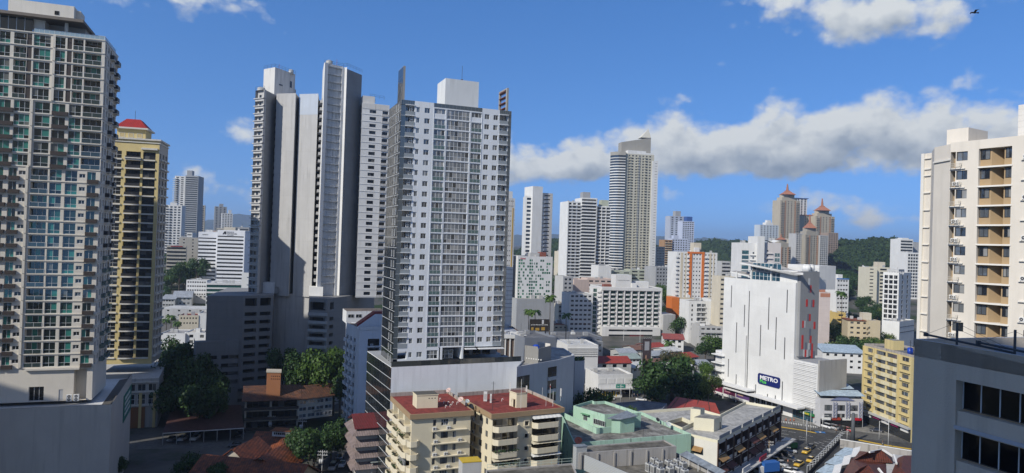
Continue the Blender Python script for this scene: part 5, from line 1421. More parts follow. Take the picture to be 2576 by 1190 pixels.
def roof_top(root,poly,z0,fascia,red,par):
 m=MB();q=inset(poly,.3);n=4
 for i in(0,1,3):f=Fr(poly[i],poly[(i+1)%4],z0-1.0);m.box(f,.0 if i!=1 else .31,f.W-(.31 if i==3 else 0)-(.31 if i==0 else 0),0,1.1,-.3,0,fascia)
 f=Fr(poly[0],poly[1],z0-1.0);m.box(f,f.W-.31,f.W,0,1.1,-.3,-.001,fascia)
 m.poly([Vector((p.x,p.y,z0-.95))for p in reversed(poly)],fascia);m.build('fascia',root)
 m=MB();m.poly([Vector((p.x,p.y,z0))for p in q],red);m.build('roof',root)
 m=MB();f=Fr(poly[2],poly[3],z0);m.box(f,0,f.W,-1,.9,-.35,0,par);f=Fr(poly[1],poly[2],z0);m.box(f,f.W*.25,f.W-.36,.105,.75,-.3,-.002,par);m.build('parapet',root)
def vents(root,pts,zz,z0,mat):
 wt=plain('vent_white',(.7,.66,.62),.5)
 for x,y in pts:
  o=PZ(*zz(x,y),z0);m=MB();m.tube(o,o+Vector((0,0,.55)),.07,wt,6);m.tube(o+Vector((0,0,.55)),o+Vector((.22,0,.66)),.07,wt,6);m.tube(o+Vector((.22,0,.66)),o+Vector((.34,0,.4)),.07,wt,6);m.build('vent_pipe',root)
DISH=cream_blocks()
# background and middle-distance buildings
G_BAND=glass('glass_band',[(.7,(.02,.023,.027)),(.2,(.05,.055,.06)),(.1,(.12,.12,.115))],ior=1.7,wave=0,rough=.15)
G_BLUE=glass('glass_blue_band',[(.6,(.022,.032,.042)),(.4,(.04,.052,.064))],ior=1.9,wave=0,rough=.12)
W1=paint('far_white',(.72,.72,.70),.25);W2=paint('far_cream',(.60,.545,.43),.25);W3=paint('far_grey',(.36,.37,.38),.3);W4=paint('far_beige',(.54,.50,.42),.3)
W5=paint('far_pink',(.62,.50,.44),.3);W6=paint('far_palegreen',(.44,.47,.38),.25);W7=paint('far_dim',(.48,.48,.47),.4)
RG=roofing('roof_light',(.42,.41,.39),(.25,.24,.23));RD=roofing('roof_dark',(.16,.155,.15),(.30,.29,.28));
RC=random.Random(21)
def dirv(t):return Vector((math.cos(R(t)),math.sin(R(t))))
def bt(name,label,pl,pt,pr,D,t,depth,wall,front=None,side=None,zb=None,par=.8,group=None,roof=None,cat='building',pitch=3.0,v0=1.0,extra=None,nfl=None,left=None):
 """a block whose near-left roof corner is seen at (pl, pt), D metres off, running to column pr.
    front / side = (n per floor, window width, window height[, glass][, depth]); n = 0 means one long band"""
 a=P(pl,pt,D);d=dirv(t);A=Vector((a.x,a.y));F0=Fr(A,A+d,0)
 w=max(2.0,uv(F0,pr,pt)[0]);zt=a.z
 poly=poly_from(A,d,w,depth);z0=ground(D)-.5 if zb is None else zb
 H=zt-par-z0;n=nfl or max(1,int((H-v0-.6)/pitch));top=H-.7
 def face(sp,e):
  if not sp:return None
  k,ww,wh=sp[:3];gm=sp[3]if len(sp)>3 else G_BAND;dp=sp[4]if len(sp)>4 else .25
  rows=[(top-pitch*i-wh,top-pitch*i)for i in range(n)if top-pitch*i-wh>.4]
  m=sp[5]if len(sp)>5 else .6
  fm=sp[6]if len(sp)>6 else None
  cols=(lambda W:[(m,W-m)])if k==0 else(lambda W:even(W,k,min(ww,W/k*.9),m))
  return(cols,rows,(max(1,int(round(ww/1.0)))if k and fm else 1,1,gm,fm,.07),dp)
 faces={}
 for e,sp in((0,front),(1,side),(3,left)):
  f=face(sp,e)
  if f:faces[e]=f
 root=building(name,label,cat,poly,z0,zt-par,wall,faces,roof or RG,par,group)
 F=Fr(poly[0],poly[1],z0);S=Fr(poly[1],poly[2],z0)
 if par and D<720 and w>9:
  for k in range(RC.randrange(2,5)):
   u,d,s=RC.uniform(.8,w-3.5),-RC.uniform(2,depth-3.5),RC.uniform(.8,2.2);m=MB();m.box(F,u,u+s*1.3,zt-par-z0+.03,zt-par-z0+RC.uniform(.9,2.4),d-s,d,RC.choice((W1,W3,W7,W7)))
   if k==0:o=F.p(u+s,zt-par-z0,d-2.2);m.tube(o,o+Vector((0,0,RC.uniform(2.5,5))),.06,frame_dark,4)
   m.build('roof_plant',root)
 return root,F,S,poly,zt-par,z0,H,n,top
def on_roof(root,F,z0,zr,u0,u1,d0,d1,h,mat,name='roof_house',top=None):
 m=MB();q=[Vector((F.p(u,0,d).x,F.p(u,0,d).y))for u,d in((u0,d0),(u1,d0),(u1,d1),(u0,d1))]
 m.prism(q,zr,zr+h,mat,top);m.build(name,root)
def slabs(root,F,n,top,pitch,mat,u0,u1,h=1.0,d=.9,off=0.0,name='balcony'):
 """a balcony front at every floor"""
 for i in range(n):
  v=top-pitch*(i+1)+.05+off
  if v>.3:part(root,name,block_mesh(name,u1-u0,h,d,mat),F.mat(u0,v,.004))
def strip(root,F,u0,u1,v0,v1,d,mat,name='stripe'):
 m=MB();m.box(F,u0,u1,v0,v1,.003,d,mat);m.build(name,root)
# left of the picture, far
r=bt('office_tower','tall grey tower with a pale edge and dark bands, far off beyond the striped bank',467,441,499.5,1000,10,30,W3,(0,1,1.7,G_BLUE),None,par=1.5)
on_roof(r[0],r[1],r[5],r[4],1,8,-3,-14,9,W3)
r2=bt('apartment_tower','slim pale tower attached on the left of the far grey tower',440,442,466.5,1004,12,22,W1,(2,3.5,1.6),None)
slabs(r2[0],r2[1],r2[7],r2[8],3.0,W1,-2.0,4.0,.9,2.2);join(r[0],r2[0])
r=bt('apartment_tower','far white and blue tower with balconies, lower and left of the grey tower',415,515,458,800,14,20,W1,(4,2.6,1.7,G_BLUE,.6),None)
slabs(r[0],r[1],r[7],r[8],3.0,W1,0.5,6.5,.9,1.4)
on_roof(r[0],r[1],r[5],r[4],5,12,-3,-9,4,W1)
r=bt('apartment_tower','slim beige tower standing right of the far grey tower',499,516,516,1150,20,14,W4,(2,3,1.6,G_BAND,.5),(2,3,1.6))
slabs(r[0],r[1],r[7],r[8],3.0,W4,.2,5.0,.9,1.2)
r=bt('apartment_tower','darker of two distant towers in front of the mountains',540,519,571,1300,25,16,W3,(3,2.8,1.5),(2,3,1.5));on_roof(r[0],r[1],r[5],r[4],8,15,-2,-9,6,W3)
r=bt('apartment_tower','paler, lower of two distant towers in front of the mountains',558,536,586,1240,25,16,W1,(4,2.2,1.4),(2,3,1.5));on_roof(r[0],r[1],r[5],r[4],11,16,-2,-9,7,W1)
for i,(x0,y0,x1,D,w,lab)in enumerate(((524,580,545,900,W5,'low pinkish block half hidden behind the striped bank, on its left'),(545,574,580,950,W4,'low beige block with a roof house showing above the striped bank'),(590,571,627,640,W3,'plain grey block right behind the striped bank'),(470,585,484,690,W1,'small white house with a gable above the beige hospital'))):
 bt('city_block',lab,x0,y0,x1,D,12,16,w,(0 if i!=2 else 0,2,1.3),None)
# striped bank
bw=paint('bank_white',(.76,.77,.79),.08)
r=bt('bank_building','white bank tower banded with dark window strips, lettered along its top',500,583,548,566,14,20,bw,(0,1,1.35,G_DARK,.3,.05),None,par=.4,v0=.5,nfl=13,pitch=3.07)
Fb=r[1]
a=PX(548,562,r[4]);
r3=bt('bank_building','wider right part of the white banded bank tower, with the bank name at its top',548.3,578.5,617,560,9,22,bw,(0,1,1.35,G_DARK,.3,.05),None,par=.4,v0=.5,nfl=14,pitch=3.07)
for q in(r,r3):
 tb=MB();tb.box(q[1],-.1,q[1].W+.1,q[6]-4.2,q[6]+.5,.003,.35,bw);tb.box(q[1],q[1].W-.9,q[1].W+.05,0,q[6],.003,.5,bw);tb.build('sign_band',q[0])
blk=plain('lettering_black',(.015,.015,.018),.5)
put_text(r3[0],'BANCO',1.5,blk,r3[1],7.2,r3[6]-1.6,.38,'lettering',.03);put_text(r3[0],'NACIONAL',1.5,blk,r3[1],7.2,r3[6]-2.9,.38,'lettering',.03);put_text(r3[0],'DE PANAMA',.9,blk,r3[1],7.2,r3[6]-3.9,.38,'lettering',.01)
lg=MB();lg.poly([r3[1].p(3.6,r3[6]-3.0,.38),r3[1].p(5.0,r3[6]-.6,.38),r3[1].p(6.6,r3[6]-.6,.38),r3[1].p(5.0,r3[6]-3.0,.38)],blk);lg.box(r3[1],5.6,6.6,r3[6]-3.0,r3[6]-.6,.36,.39,blk);lg.build('emblem',r3[0])
put_text(r[0],'BANCO',1.2,blk,r[1],3.0,r[6]-2.2,.38,'lettering',.02);join(r3[0],r[0],label='white bank tower banded with dark window strips, its name lettered along the top')
on_roof(r3[0],r3[1],r3[5],r3[4],3,12,-6,-14,3.0,W4)
# beige hospital with sun-break floors
r=bt('hospital','beige block with long horizontal sun-break floors, left of the striped bank',420,618,469,600,24,26,W4,(0,1,1.6,G_BAND,1.0,.2),None,par=.6,pitch=3.2);slabs(r[0],r[1],r[7],r[8],3.2,W4,0,r[1].W,1.3,1.0)
strip(r[0],r[1],3,r[1].W-3,r[6]-.2,r[6]+.7,.3,plain('sign_red_dark',(.3,.02,.02),.5),'roof_trim')
bt('city_block','plain beige block stepping up behind the sun-break block',450,597,499,640,24,22,W4,(2,1.2,1.2),None,par=.6)
# green glass hall with white roof and blade
r=bt('showroom','low glass-fronted hall with a white roof and green glazing, in front of the striped bank',519,712,610,500,16,22,W1,(0,1,1.9,glass('glass_green_band',[(1,(.015,.07,.055))],ior=1.8,wave=0),.4,.3),None,par=.5,roof=roofing('roof_white',(.62,.62,.61),(.5,.5,.49)))
bl=MB();pz=PX(605,488,10);F9=Fr((pz.x,pz.y),(pz.x+4.6,pz.y+1),5);bl.box(F9,0,4.6,0,P(612,686,488).z-5,-1.2,0,W1);bl.build('sign_blade',r[0])
for k in range(3):part(r[0],'roof_tank',window_mesh(2.0,2.2,3,1,W7,frame_alu,.06),r[1].mat(12+2.3*k,r[6]+.1,-6))
bt('warehouse','long low white building with small dark windows below the beige hospital',469,704,521,520,12,14,W1,(8,1.2,1.0),None,par=.4)
# tall slim towers right of the centre
r=bt('apartment_tower','narrow white tower with a thin yellow stripe, peeping out right of the blue-grey tower',1277,498,1296,420,22,14,WHT,(3,.55,.7),(3,1.4,1.3,G_BAND,.8));S=r[2];slabs(r[0],S,r[7],r[8],3.0,W1,1.2,3.6,.9,.7)
strip(r[0],r[1],r[1].W-1.5,r[1].W-.9,r[6]-62,r[6]-5,.12,plain('stripe_yellow',(.55,.33,.03),.5));on_roof(r[0],r[1],r[5],r[4],.3,3.6,-1,-8,5,W1)
r=bt('apartment_tower','white clad corner block with black floor lines, just right of the blue-grey tower',1272,672,1291,330,22,12,W1,None,None,par=.3)
for i in range(12):
 part(r[0],'floor_line',block_mesh('floor_line',r[1].W,.14,.06,blk),r[1].mat(0,r[6]-2.0*i-1,.003));part(r[0],'floor_line',block_mesh('floor_line',r[2].W,.14,.06,blk),r[2].mat(0,r[6]-2.0*i-1,.003))
r=bt('apartment_tower','slim white tower with a tall blank core and dark strip windows on its right',1322,492,1344,520,4,20,W1,(1,4.2,1.7,G_BAND,.5),None);
r_=bt('apartment_tower','blank white core of the slim tower, rising above its roof',1341,468,1366,518,22,16,W1,None,(1,4,1.5),par=.2)
on=bt('apartment_tower','right wing of the slim white tower, with small dark slots',1364,485,1391,523,26,16,paint('far_white_warm',(.66,.63,.58),.2),(1,5.0,.9,G_BAND,.3),None);slabs(on[0],on[1],on[7],on[8],3.0,W1,0,2.2,1.0,1.2);join(r[0],r_[0],on[0])
def banded(lab,pl,pt,pr,D,t,dep,wall,pitch=3.0,side=None,n_col=0,name='apartment_tower',gl=G_BAND,sl=W1,h=1.05,dd=1.3):
 r=bt(name,lab,pl,pt,pr,D,t,dep,wall,(n_col,3.0,1.75,gl,.6,.25),side,pitch=pitch,par=.5)
 slabs(r[0],r[1],r[7],r[8],pitch,sl,.1,r[1].W-.1,h,dd)
 return r
r=banded('stepped white tower of long balcony bands, its highest middle part',1464,497,1502,640,12,22,W1);on_roof(r[0],r[1],r[5],r[4],2,9,-3,-12,6.0,W3);strip(r[0],r[1],r[1].W-.8,r[1].W,0,r[6],1.6,W7,'pier')
s1=r;r=banded('left edge of the stepped tower, with short balconies',1428,506,1463.5,637,16,20,W1,n_col=3);strip(r[0],r[1],0,.8,0,r[6],1.7,W1,'pier');s2=r
r=banded('right, lower wing of the stepped white tower',1502.5,518,1536,645,10,22,W1);on_roof(r[0],r[1],r[5],r[4],5,12,-3,-12,6.5,W6)
for u in(4.2,8.4):strip(r[0],r[1],u-.2,u+.2,0,r[6],1.5,W1,'pier')
join(s1[0],s2[0],r[0],label='stepped white tower of long balcony bands, left of the tallest tower')
def tall_tower():
 W8=paint('far_sage',(.52,.50,.41),.15);D=760
 r=bt('apartment_tower','tallest tower right of the centre, sage with a white edge strip and tilted crown',1556+18,386,1646,D,12,26,W8,(7,2.0,1.5,G_BAND,.35,2.6),None,par=.6)
 root,F,S=r[:3]
 for k in range(6):
  u=4.6+(F.W-7.2)*k/6
  for i in range(r[7]):
   if(k+0)%2==0:part(root,'balcony',block_mesh('balcony',2.7,.85,1.1,W8),F.mat(u,r[8]-3*(i+1)+.15,.004))
 strip(root,F,0,3.2,0,r[6],.6,W8,'pier');strip(root,F,F.W-2.4,F.W+4.6,0,r[6]-6,.9,W1,'edge_strip')
 E=Fr(F.p(F.W-2.4,0,.9),F.p(F.W+4.6,0,.9),r[5])
 for i in range(r[7]-3):part(root,'slot_window',block_mesh('slot_window',2.6,.3,.05,G_DARK),E.mat(3.2,r[8]-8-3*i,.01))
 strip(root,F,F.W*.46,F.W*.5,0,r[6]-2,.5,W3,'pier')
 zr=r[4];m=MB();q=lambda u,d:Vector((F.p(u,0,d).x,F.p(u,0,d).y))
 m.prism([q(3,-1),q(F.W*.72,-1),q(F.W*.72,-20),q(3,-20)],zr,zr+4.5,W1);m.prism([q(F.W*.55,-.6),q(F.W-.5,-.6),q(F.W-.5,-20),q(F.W*.55,-20)],zr,zr+2.6,W1);m.build('penthouse',root)
 GC=paint('far_stone',(.33,.315,.28),.2)
 m=MB();u0,u1=-2.0,F.W-1.0;zc=zr+4.5
 h0,h1=uv(F,1575,372,-8)[1]+r[5],uv(F,1640,340,-8)[1]+r[5]
 for d0,d1 in((-8,-18),):
  A=[F.p(u0,0,d0),F.p(u1,0,d0),F.p(u1,0,d1),F.p(u0,0,d1)]
  hs=[zr+14,zr+21,zr+21,zr+14]
  B=[Vector((p.x,p.y,h))for p,h in zip(A,hs)];A=[Vector((p.x,p.y,zr-2))for p in A]
  for i in range(4):m.poly([A[i],A[(i+1)%4],B[(i+1)%4],B[i]],GC)
  m.poly(B,GC)
 m.build('crown',root)
 m=MB();fw=[F.p(u1-12,0,-7.6),F.p(u1,0,-7.6),F.p(u1,0,-18),F.p(u1-12,0,-18)];tp=F.p(u1-2.5,0,-10)
 b=[Vector((p.x,p.y,zr+20.6))for p in fw];t=Vector((tp.x,tp.y,zr+31))
 for i in range(4):m.poly([b[i],b[(i+1)%4],t],paint('far_sail',(.62,.60,.52),.1))
 m.build('crown_sail',root)
 m=MB();c=P(1558,386,D+12);n=12;zt=P(1540,382,D).z;z0=r[5];rg=[]
 c0=P(1536,380,D+6);c1=P(1575,380,D-2);ctr_=(c0+c1)/2
 pts=[]
 for j in range(n+1):
  s=j/n;p=c0.lerp(c1,s);bow=math.sin(s*math.pi)*4.5*(1-.5*s);pts.append(Vector((p.x-bow*.3,p.y-bow)))
 back=[Vector((c1.x+3,c1.y+16)),Vector((c0.x+3,c0.y+16))]
 m.prism(pts+back,z0,zt,G_BLUE,W3);m.build('curved_wing',root)
 k=int((zt-z0-3)/3.0)
 for i in range(k+1):
  m=MB();pp=[p+Vector((-.25,-1.1))for p in pts]+back;v=zt-7-3.0*i
  if i==0:m.prism([p+Vector((-.1,-.6))for p in pts]+back,zt-3.5,zt+.3,paint('far_stone',(0,0,0)),None,True);m.build('wing_cap',root);m=MB()
  if v<z0:break
  m.prism(pp,v,v+1.1,W1 if i>2 else W7,None,True);m.build('wing_balcony',root)
 st=MB()
tall_tower()
r=bt('apartment_tower','thin blue-green tower with a dark cap, far behind, left of the stepped tower',1415,585,1427.5,900,20,10,paint('far_teal',(.30,.38,.40),.1),(3,1.1,1.7,G_BLUE),None);on_roof(r[0],r[1],r[5],r[4],.5,5.5,-1,-8,3,W3)
bt('city_block','small cream block beside the woods, left of the stepped tower',1407,632,1428,700,20,12,W2,(3,2.4,1.0),None)
# hotel of scattered green windows
def green_hotel():
 gg=glass('glass_emerald',[(.5,(.012,.10,.05)),(.3,(.03,.19,.10)),(.2,(.05,.12,.09))],ior=1.7,wave=0)
 r=bt('hotel','white hotel with scattered square green windows',1303,644,1390.5,420,16,26,W1,None,None,par=.7)
 root,F,S,poly,zr,z0,H,n,top=r
 nx,ny=15,13
 for i in range(nx):
  for j in range(ny):
   if(i*7+j*5+(i*j)%3)%5 in(0,2)or rng.random()<.2:
    k=1.0 if rng.random()<.75 else .55
    part(root,'window',window_mesh(1.05*k,1.25,1,1,gg,None),F.mat(.6+(F.W-1.6)*i/nx,H-2.4-1.85*j,.015))
 for j in range(9):
  for u in(2.5,9,15):
   if rng.random()<.8:part(root,'window',window_mesh(1.6,1.3,1,1,gg,None),S.mat(u,H-3-2.8*j,.015))
 put_text(root,'Hotel',1.4,plain('lettering_red',(.5,.02,.03),.5),F,1.6,H-1.2,.05,'lettering',.02)
 b=bt('city_block','',1300,752,1395,412,16,10,W3,None,None,par=.2);join(root,b[0]);
 on_roof(root,F,z0,zr,9,15,-4,-12,2.8,W7);on_roof(root,F,z0,zr,15.5,19,-3,-9,3.4,plain('plant_rust',(.25,.08,.05),.6),'roof_plant')
green_hotel()
# hotel with rounded balconies
def balcony_hotel():
 gg=glass('glass_jade',[(.5,(.012,.05,.035)),(.5,(.02,.08,.055))],ior=1.6,wave=0);HW=paint('hotel_white',(.66,.655,.64),.2)
 D=458
 r=bt('hotel','pale hotel of eight floors of rounded balconies with green windows, over a blank podium',1513,721,1664,D,10,26,HW,None,None,par=.6)
 root,F,S,poly,zr,z0,H,n,top=r
 nb=8;pit=2.92;m=MB()
 for i in range(nb):
  u=.6+(F.W-1.6)*i/nb;w=(F.W-1.6)/nb
  m.box(F,u-.3,u+.3,H-8*pit-1.6,H-1.2,.003,1.5,HW)
  for j in range(8):
   v=H-1.9-pit*(j+1)
   part(root,'window',window_mesh(w-1.9,1.9,2,1,gg,frame_dark,.08),F.mat(u+1.0,v+.75,.02))
   part(root,'balcony',rounded_balcony(w-1.2,HW),F.mat(u+.6,v,.004))
 m.box(F,F.W-.9,F.W+.05,0,H-.3,.003,1.6,HW);m.box(F,-.05,F.W+.05,H-1.6,H+.4,.003,1.7,HW);m.build('pier',root)
 p=MB();vt=H-8*pit-1.9;p.box(F,-.3,F.W-2,0,vt,.003,5.5,HW);p.build('podium',root)
 for k,v in enumerate((vt-2.7,vt-6.0)):part(root,'long_slot',block_mesh('long_slot',F.W*.72,1.2,.04,G_DARK),F.mat(F.W*.1,v,5.5))
 sg=MB();sg.box(F,2,13.5,vt-9.6,vt-8.0,5.52,5.75,plain('sign_black',(.012,.012,.014),.5));sg.build('sign',root);put_text(root,'PRINCIPE',1.1,plain('lettering_white',(0,0,0)),F,4.5,vt-9.3,5.77,'lettering',.02)
 rd=MB();rd.box(F,18.5,28.0,max(.5,vt-11.8),vt-7.2,5.52,5.9,plain('sign_red',(.45,.012,.03),.5));rd.build('sign',root);put_text(root,'Q estomacal',1.15,plain('lettering_white',(0,0,0)),F,19.2,vt-8.4,5.93,'lettering',.01,8.0)
 l=MB();q=[Vector(F.p(u,0,d)[:2])for u,d in((-5.2,-2.0),(-.02,0),(-.02,-10),(-5.2,-10))];l.prism(q,z0,zr+.2,HW);l.build('corner_wing',root)
 Fl=Fr(q[0],q[1],z0)
 for j in range(10):part(root,'corner_window',window_mesh(2.4,2.4,2,1,gg,frame_white,.08),Fl.mat(.3,H-3.2-pit*j,.02));part(root,'corner_balcony',block_mesh('corner_balcony',2.3,1.0,1.0,HW),Fl.mat(Fl.W-2.5,H-3.2-pit*j,.004))
 on_roof(root,F,z0,zr,11,22,-4,-14,uv(F,1580,692,-4)[1]-H,HW);on_roof(root,F,z0,zr,22,25.5,-3,-9,3.2,W1);on_roof(root,F,z0,zr,26,35,-6,-14,4.2,W1);on_roof(root,F,z0,zr,2.5,8,-3,-7,2.0,plain('plant_rust',(0,0,0)),'roof_plant')
 put_text(root,'TORRES HOTEL SUITES',.7,plain('lettering_grey',(.25,.25,.25),.5),Fr(F.p(11,0,-4),F.p(22,0,-4),z0),1.2,H+4.6,.05,'lettering',.0,8.4)
 sb=MB();q=[Vector(F.p(u,0,d)[:2])for u,d in((F.W+.1,4.5),(F.W+9,3.5),(F.W+9,-14),(F.W+.1,-14))];sb.prism(q,z0-3,uv(F,1684,790,0)[1]+z0,W7);sb.build('blank_wing',root)
def rounded_balcony(w,mat):
 k=('rbal',round(w,2))
 if k in WIN:return WIN[k]
 m=MB();pts=[(0,0)]+[(w/2-w/2*math.cos(math.pi*i/8),-.5-.75*math.sin(math.pi*i/8))for i in range(9)]+[(w,0)]
 m.prism(pts,0,.95,mat,None,True);WIN[k]=m.mesh('balcony');return WIN[k]
balcony_hotel()
# blocks between
r=bt('apartment_block','long pale green slab block with dark slots behind the balcony hotel',1586,678,1646,620,12,16,W6,(3,5.5,1.2,G_DARK),None,par=.5)
bt('city_block','blank cream block below the stepped tower, with a garden on its roof',1506,668,1538,600,12,20,W1,None,None);bt('city_block','pale green terrace block with plants along its roof, beside the blank cream block',1538,680,1590,610,12,14,W6,(2,5,1.0),None)
bt('city_block','tan brick block with small dark windows, left of the balcony hotel',1444,703,1480,520,20,18,W5,None,None);bt('city_block','tan block with a long band of openings and a water tank stand on top',1478,700,1542,524,12,16,W5,(4,3.2,1.2),None)
bt('city_block','narrow brown block at the foot of the stepped tower, beside the palm',1417,695,1442,500,22,14,W7,(2,2,1.4),None)
bt('city_block','white low block with a blue stripe, between the tan block and the balcony hotel',1433,738,1492,450,14,16,W1,(5,2.0,1.2),None,par=.5)
r=bt('apartment_block','cream four-storey flats with long parapets and a flat rusty roof, under the tall palm',1406,765,1468,470,18,18,W2,(0,1,1.2,G_BAND,.6,.3),(4,1.8,1.4),par=.6,roof=RD);on_roof(r[0],r[1],r[5],r[4],6,11,-4,-9,3,W2);slabs(r[0],r[1],r[7],r[8],3.0,W2,0,r[1].W,1.1,.9)
S=r[2];slabs(r[0],S,r[7],r[8],3.0,W2,1,S.W-1,1.0,1.0)
r=bt('apartment_block','low cream flats beside the blue-grey tower, with open walkways',1272,795,1330,420,12,14,W2,(0,1,1.2,G_BAND,.8,.3),None,par=.5);r=bt('apartment_block','low cream flats with paired windows behind the billboard',1330,793,1385,430,14,12,W2,(3,2.0,1.2),None,par=.5)
bt('city_block','tan two-storey block with an orange roof edge, right of the billboard',1392,818,1452,450,18,18,W2,(5,1.6,1.0),None,par=.3,roof=tiled('tile_rust',(.30,.10,.045),(.17,.065,.04)))
bt('city_block','low block under a rusty orange roof, behind the tan block',1385,803,1440,480,14,12,W2,(4,1.6,1.0),None,par=.3,roof=tiled('tile_rust',(0,)*3,(0,)*3))
# towers and blocks right of the centre
def orange_tower():
 OR=plain('orange_paint',(.62,.17,.03),.6);CRM=paint('far_buff',(.60,.53,.40),.15)
 r=bt('apartment_tower','white and cream tower with two bright orange vertical stripes',1703,633,1805,500,8,18,W1,(13,.95,1.0,G_DARK,.25,.8),(4,1.2,1.0),par=.6)
 root,F,S,poly,zr,z0,H,n,top=r
 for a,b,mt,nm in((.31,.37,OR,'stripe'),(.615,.675,OR,'stripe')):strip(root,F,F.W*a,F.W*b,0,H+.2,.5,mt,nm)
 for a,b in((.10,.24),(.80,.93)):strip(root,F,F.W*a,F.W*a+1.6,0,H,.15,CRM,'cream_strip');strip(root,F,F.W*b-.8,F.W*b,0,H,.15,CRM,'cream_strip')
 strip(root,F,F.W*.26,F.W*.68,H-.4,H+.9,.45,OR,'top_band')
 slabs(root,F,n,top,3.0,W1,F.W*.25,F.W*.305,.9,.9);slabs(root,F,n,top,3.0,W1,F.W*.68,F.W*.74,.9,.9);slabs(root,F,n,top,3.0,W1,-.9,.6,.9,.8)
 on_roof(root,F,z0,zr,F.W*.44,F.W*.62,-2,-9,7.5,W2);on_roof(root,F,z0,zr,F.W*.44,F.W*.56,-.5,-2,4,W1)
 p=bt('car_park','cream open-deck car park with an orange end wall, at the foot of the orange-striped tower',1708,748,1815,492,8,24,paint('far_buff',(0,)*3),(3,8,1.0,G_DARK,.8),None,par=.9);e=MB();F2=p[1];e.box(F2,-5.5,.0,0,p[6]+.9,-10,.8,OR);e.build('end_wall',p[0]);slabs(p[0],F2,p[7],p[8],3.0,paint('far_buff',(0,)*3),0,F2.W*.45,.9,.8,.9,'deck_parapet')
orange_tower()
bluew=paint('far_blue_white',(.50,.55,.68),.1)
r=bt('apartment_tower','taller of the pair of blue-white towers at the wooded hill, with a dark cap',1686,543,1730,1100,12,18,paint('far_bluegrey',(.42,.46,.54),.1),(4,3.6,1.5,G_BLUE,.5),None);on_roof(r[0],r[1],r[5],r[4],10,19,-2,-12,9,W3)
r=bt('apartment_tower','lower, brighter of the pair of blue-white towers at the wooded hill',1717,556,1747,1085,10,18,bluew,(5,2.6,1.5,G_BLUE,.4),(2,3,1.4),par=.6);on_roof(r[0],r[1],r[5],r[4],9,18,-4,-16,8,plain('far_blue',(.04,.10,.30),.5))
r=bt('apartment_tower','brown brick strip tower with arched white top, in front of the blue-white pair',1672,603,1692,900,18,14,paint('far_brown',(.36,.22,.12),.2),(2,3.4,1.3,G_BAND,.5),None);slabs(r[0],r[1],r[7],r[8],3.0,W2,.8,r[1].W-.8,.8,.9)
r=bt('apartment_tower','pale blue block joined to the brown brick strip tower',1691,600,1731,905,12,14,bluew,(6,1.8,1.5),None);on_roof(r[0],r[1],r[5],r[4],3,10,-2,-9,5,bluew)
bt('apartment_tower','plain grey block with small windows, far left of the orange-striped tower',1652,620,1673,800,14,14,W7,(5,1.1,1.1),None)
bt('apartment_block','dark grey block in shade, left of the orange-striped tower',1650,671,1699,600,18,20,W3,(6,1.7,1.3),None)
r=bt('apartment_block','grey balcony flats beside the right edge of the orange-striped tower',1816,657,1838,570,10,14,W7,(2,3.6,1.3),None);slabs(r[0],r[1],r[7],r[8],3.0,W7,.2,r[1].W-.2,.8,1.0)
bt('city_block','low beige block with a dark strip behind the store tower, left of it',1812,695,1860,430,8,12,W2,(0,1,1.2),None)
GT=glass('glass_teal_panel',[(.6,(.03,.09,.09)),(.4,(.06,.15,.14))],ior=1.8,wave=0)
r=bt('apartment_block','white block with a tall blank core, pinkish walls and green glass corners, behind the store tower',1864,610,1909,420,0,18,W1,None,None,par=.6)
for j in range(6):part(r[0],'window',window_mesh(4.0,2.2,3,2,GT,frame_dark,.1),r[1].mat(.8,r[6]-6.3-3.0*j,.02));part(r[0],'window',window_mesh(1.0,1.0,1,1,G_DARK,None),r[1].mat(7.2,r[6]-6-3.0*j,.02));part(r[0],'ledge',block_mesh('ledge',5.0,.25,.8,W1),r[1].mat(5.4,r[6]-7.0-3.0*j,.004))
q0_=bt('lift_core','tall blank white core rising from the middle of the white and pink block',1906,594,1924,418,4,14,W1,None,None,par=.2,cat='building')
q=bt('apartment_block','pinkish right wing of the white block, with a green glass corner',1923,610,1965,421,4,16,paint('far_pale_pink',(.62,.58,.56),.15),None,None,par=.5)
for j in range(7):part(q[0],'window',window_mesh(3.4,2.3,2,2,GT,frame_white,.1),q[1].mat(q[1].W-3.9,q[6]-8-3.0*j,.02));part(q[0],'window',window_mesh(1.0,1.0,2,1,G_DARK,None),q[1].mat(1.6,q[6]-5-3.0*j,.02));part(q[0],'ledge',block_mesh('ledge',5.0,.25,.8,W1),q[1].mat(.3,q[6]-6.2-3.0*j,.004))
gw=MB();F=q[1];zz=q[4];gw.poly([F.p(1,zz-q[5]+2,0),F.p(F.W*.55,zz-q[5]+.6,0),F.p(F.W*.9,zz-q[5]+1.8,0),F.p(F.W*.9,zz-q[5]+2.4,-8),F.p(F.W*.55,zz-q[5]+1.2,-8),F.p(1,zz-q[5]+2.6,-8)],W1);gw.build('roof_wing',q[0]);join(r[0],q0_[0],q[0],label='white and pink block with a blank core and green glass corners, behind the store tower')
TER=plain('terracotta',(.36,.15,.085),.7,var=.1)
def spire(root,c,z,w,h,hs):
 m=MB();rg=[]
 for k,(s,zz)in enumerate(((.98,0),(.9,.02),(.55,.42),(.34,.66),(.30,.68),(.30,.8),(.2,.86))):
  rg.append([Vector((c.x+w*s*x,c.y+w*s*y,z+h*zz))for x,y in((-.5,-.5),(.5,-.5),(.5,.5),(-.5,.5))])
 m.rings(rg,TER,cap1=True);m.smooth.clear();m.build('spire_roof',root)
 m=MB();m.tube((c.x,c.y,z+h*.8),(c.x,c.y,z+h+hs),w*.1,TER,6,w*.035);m.build('spire',root)
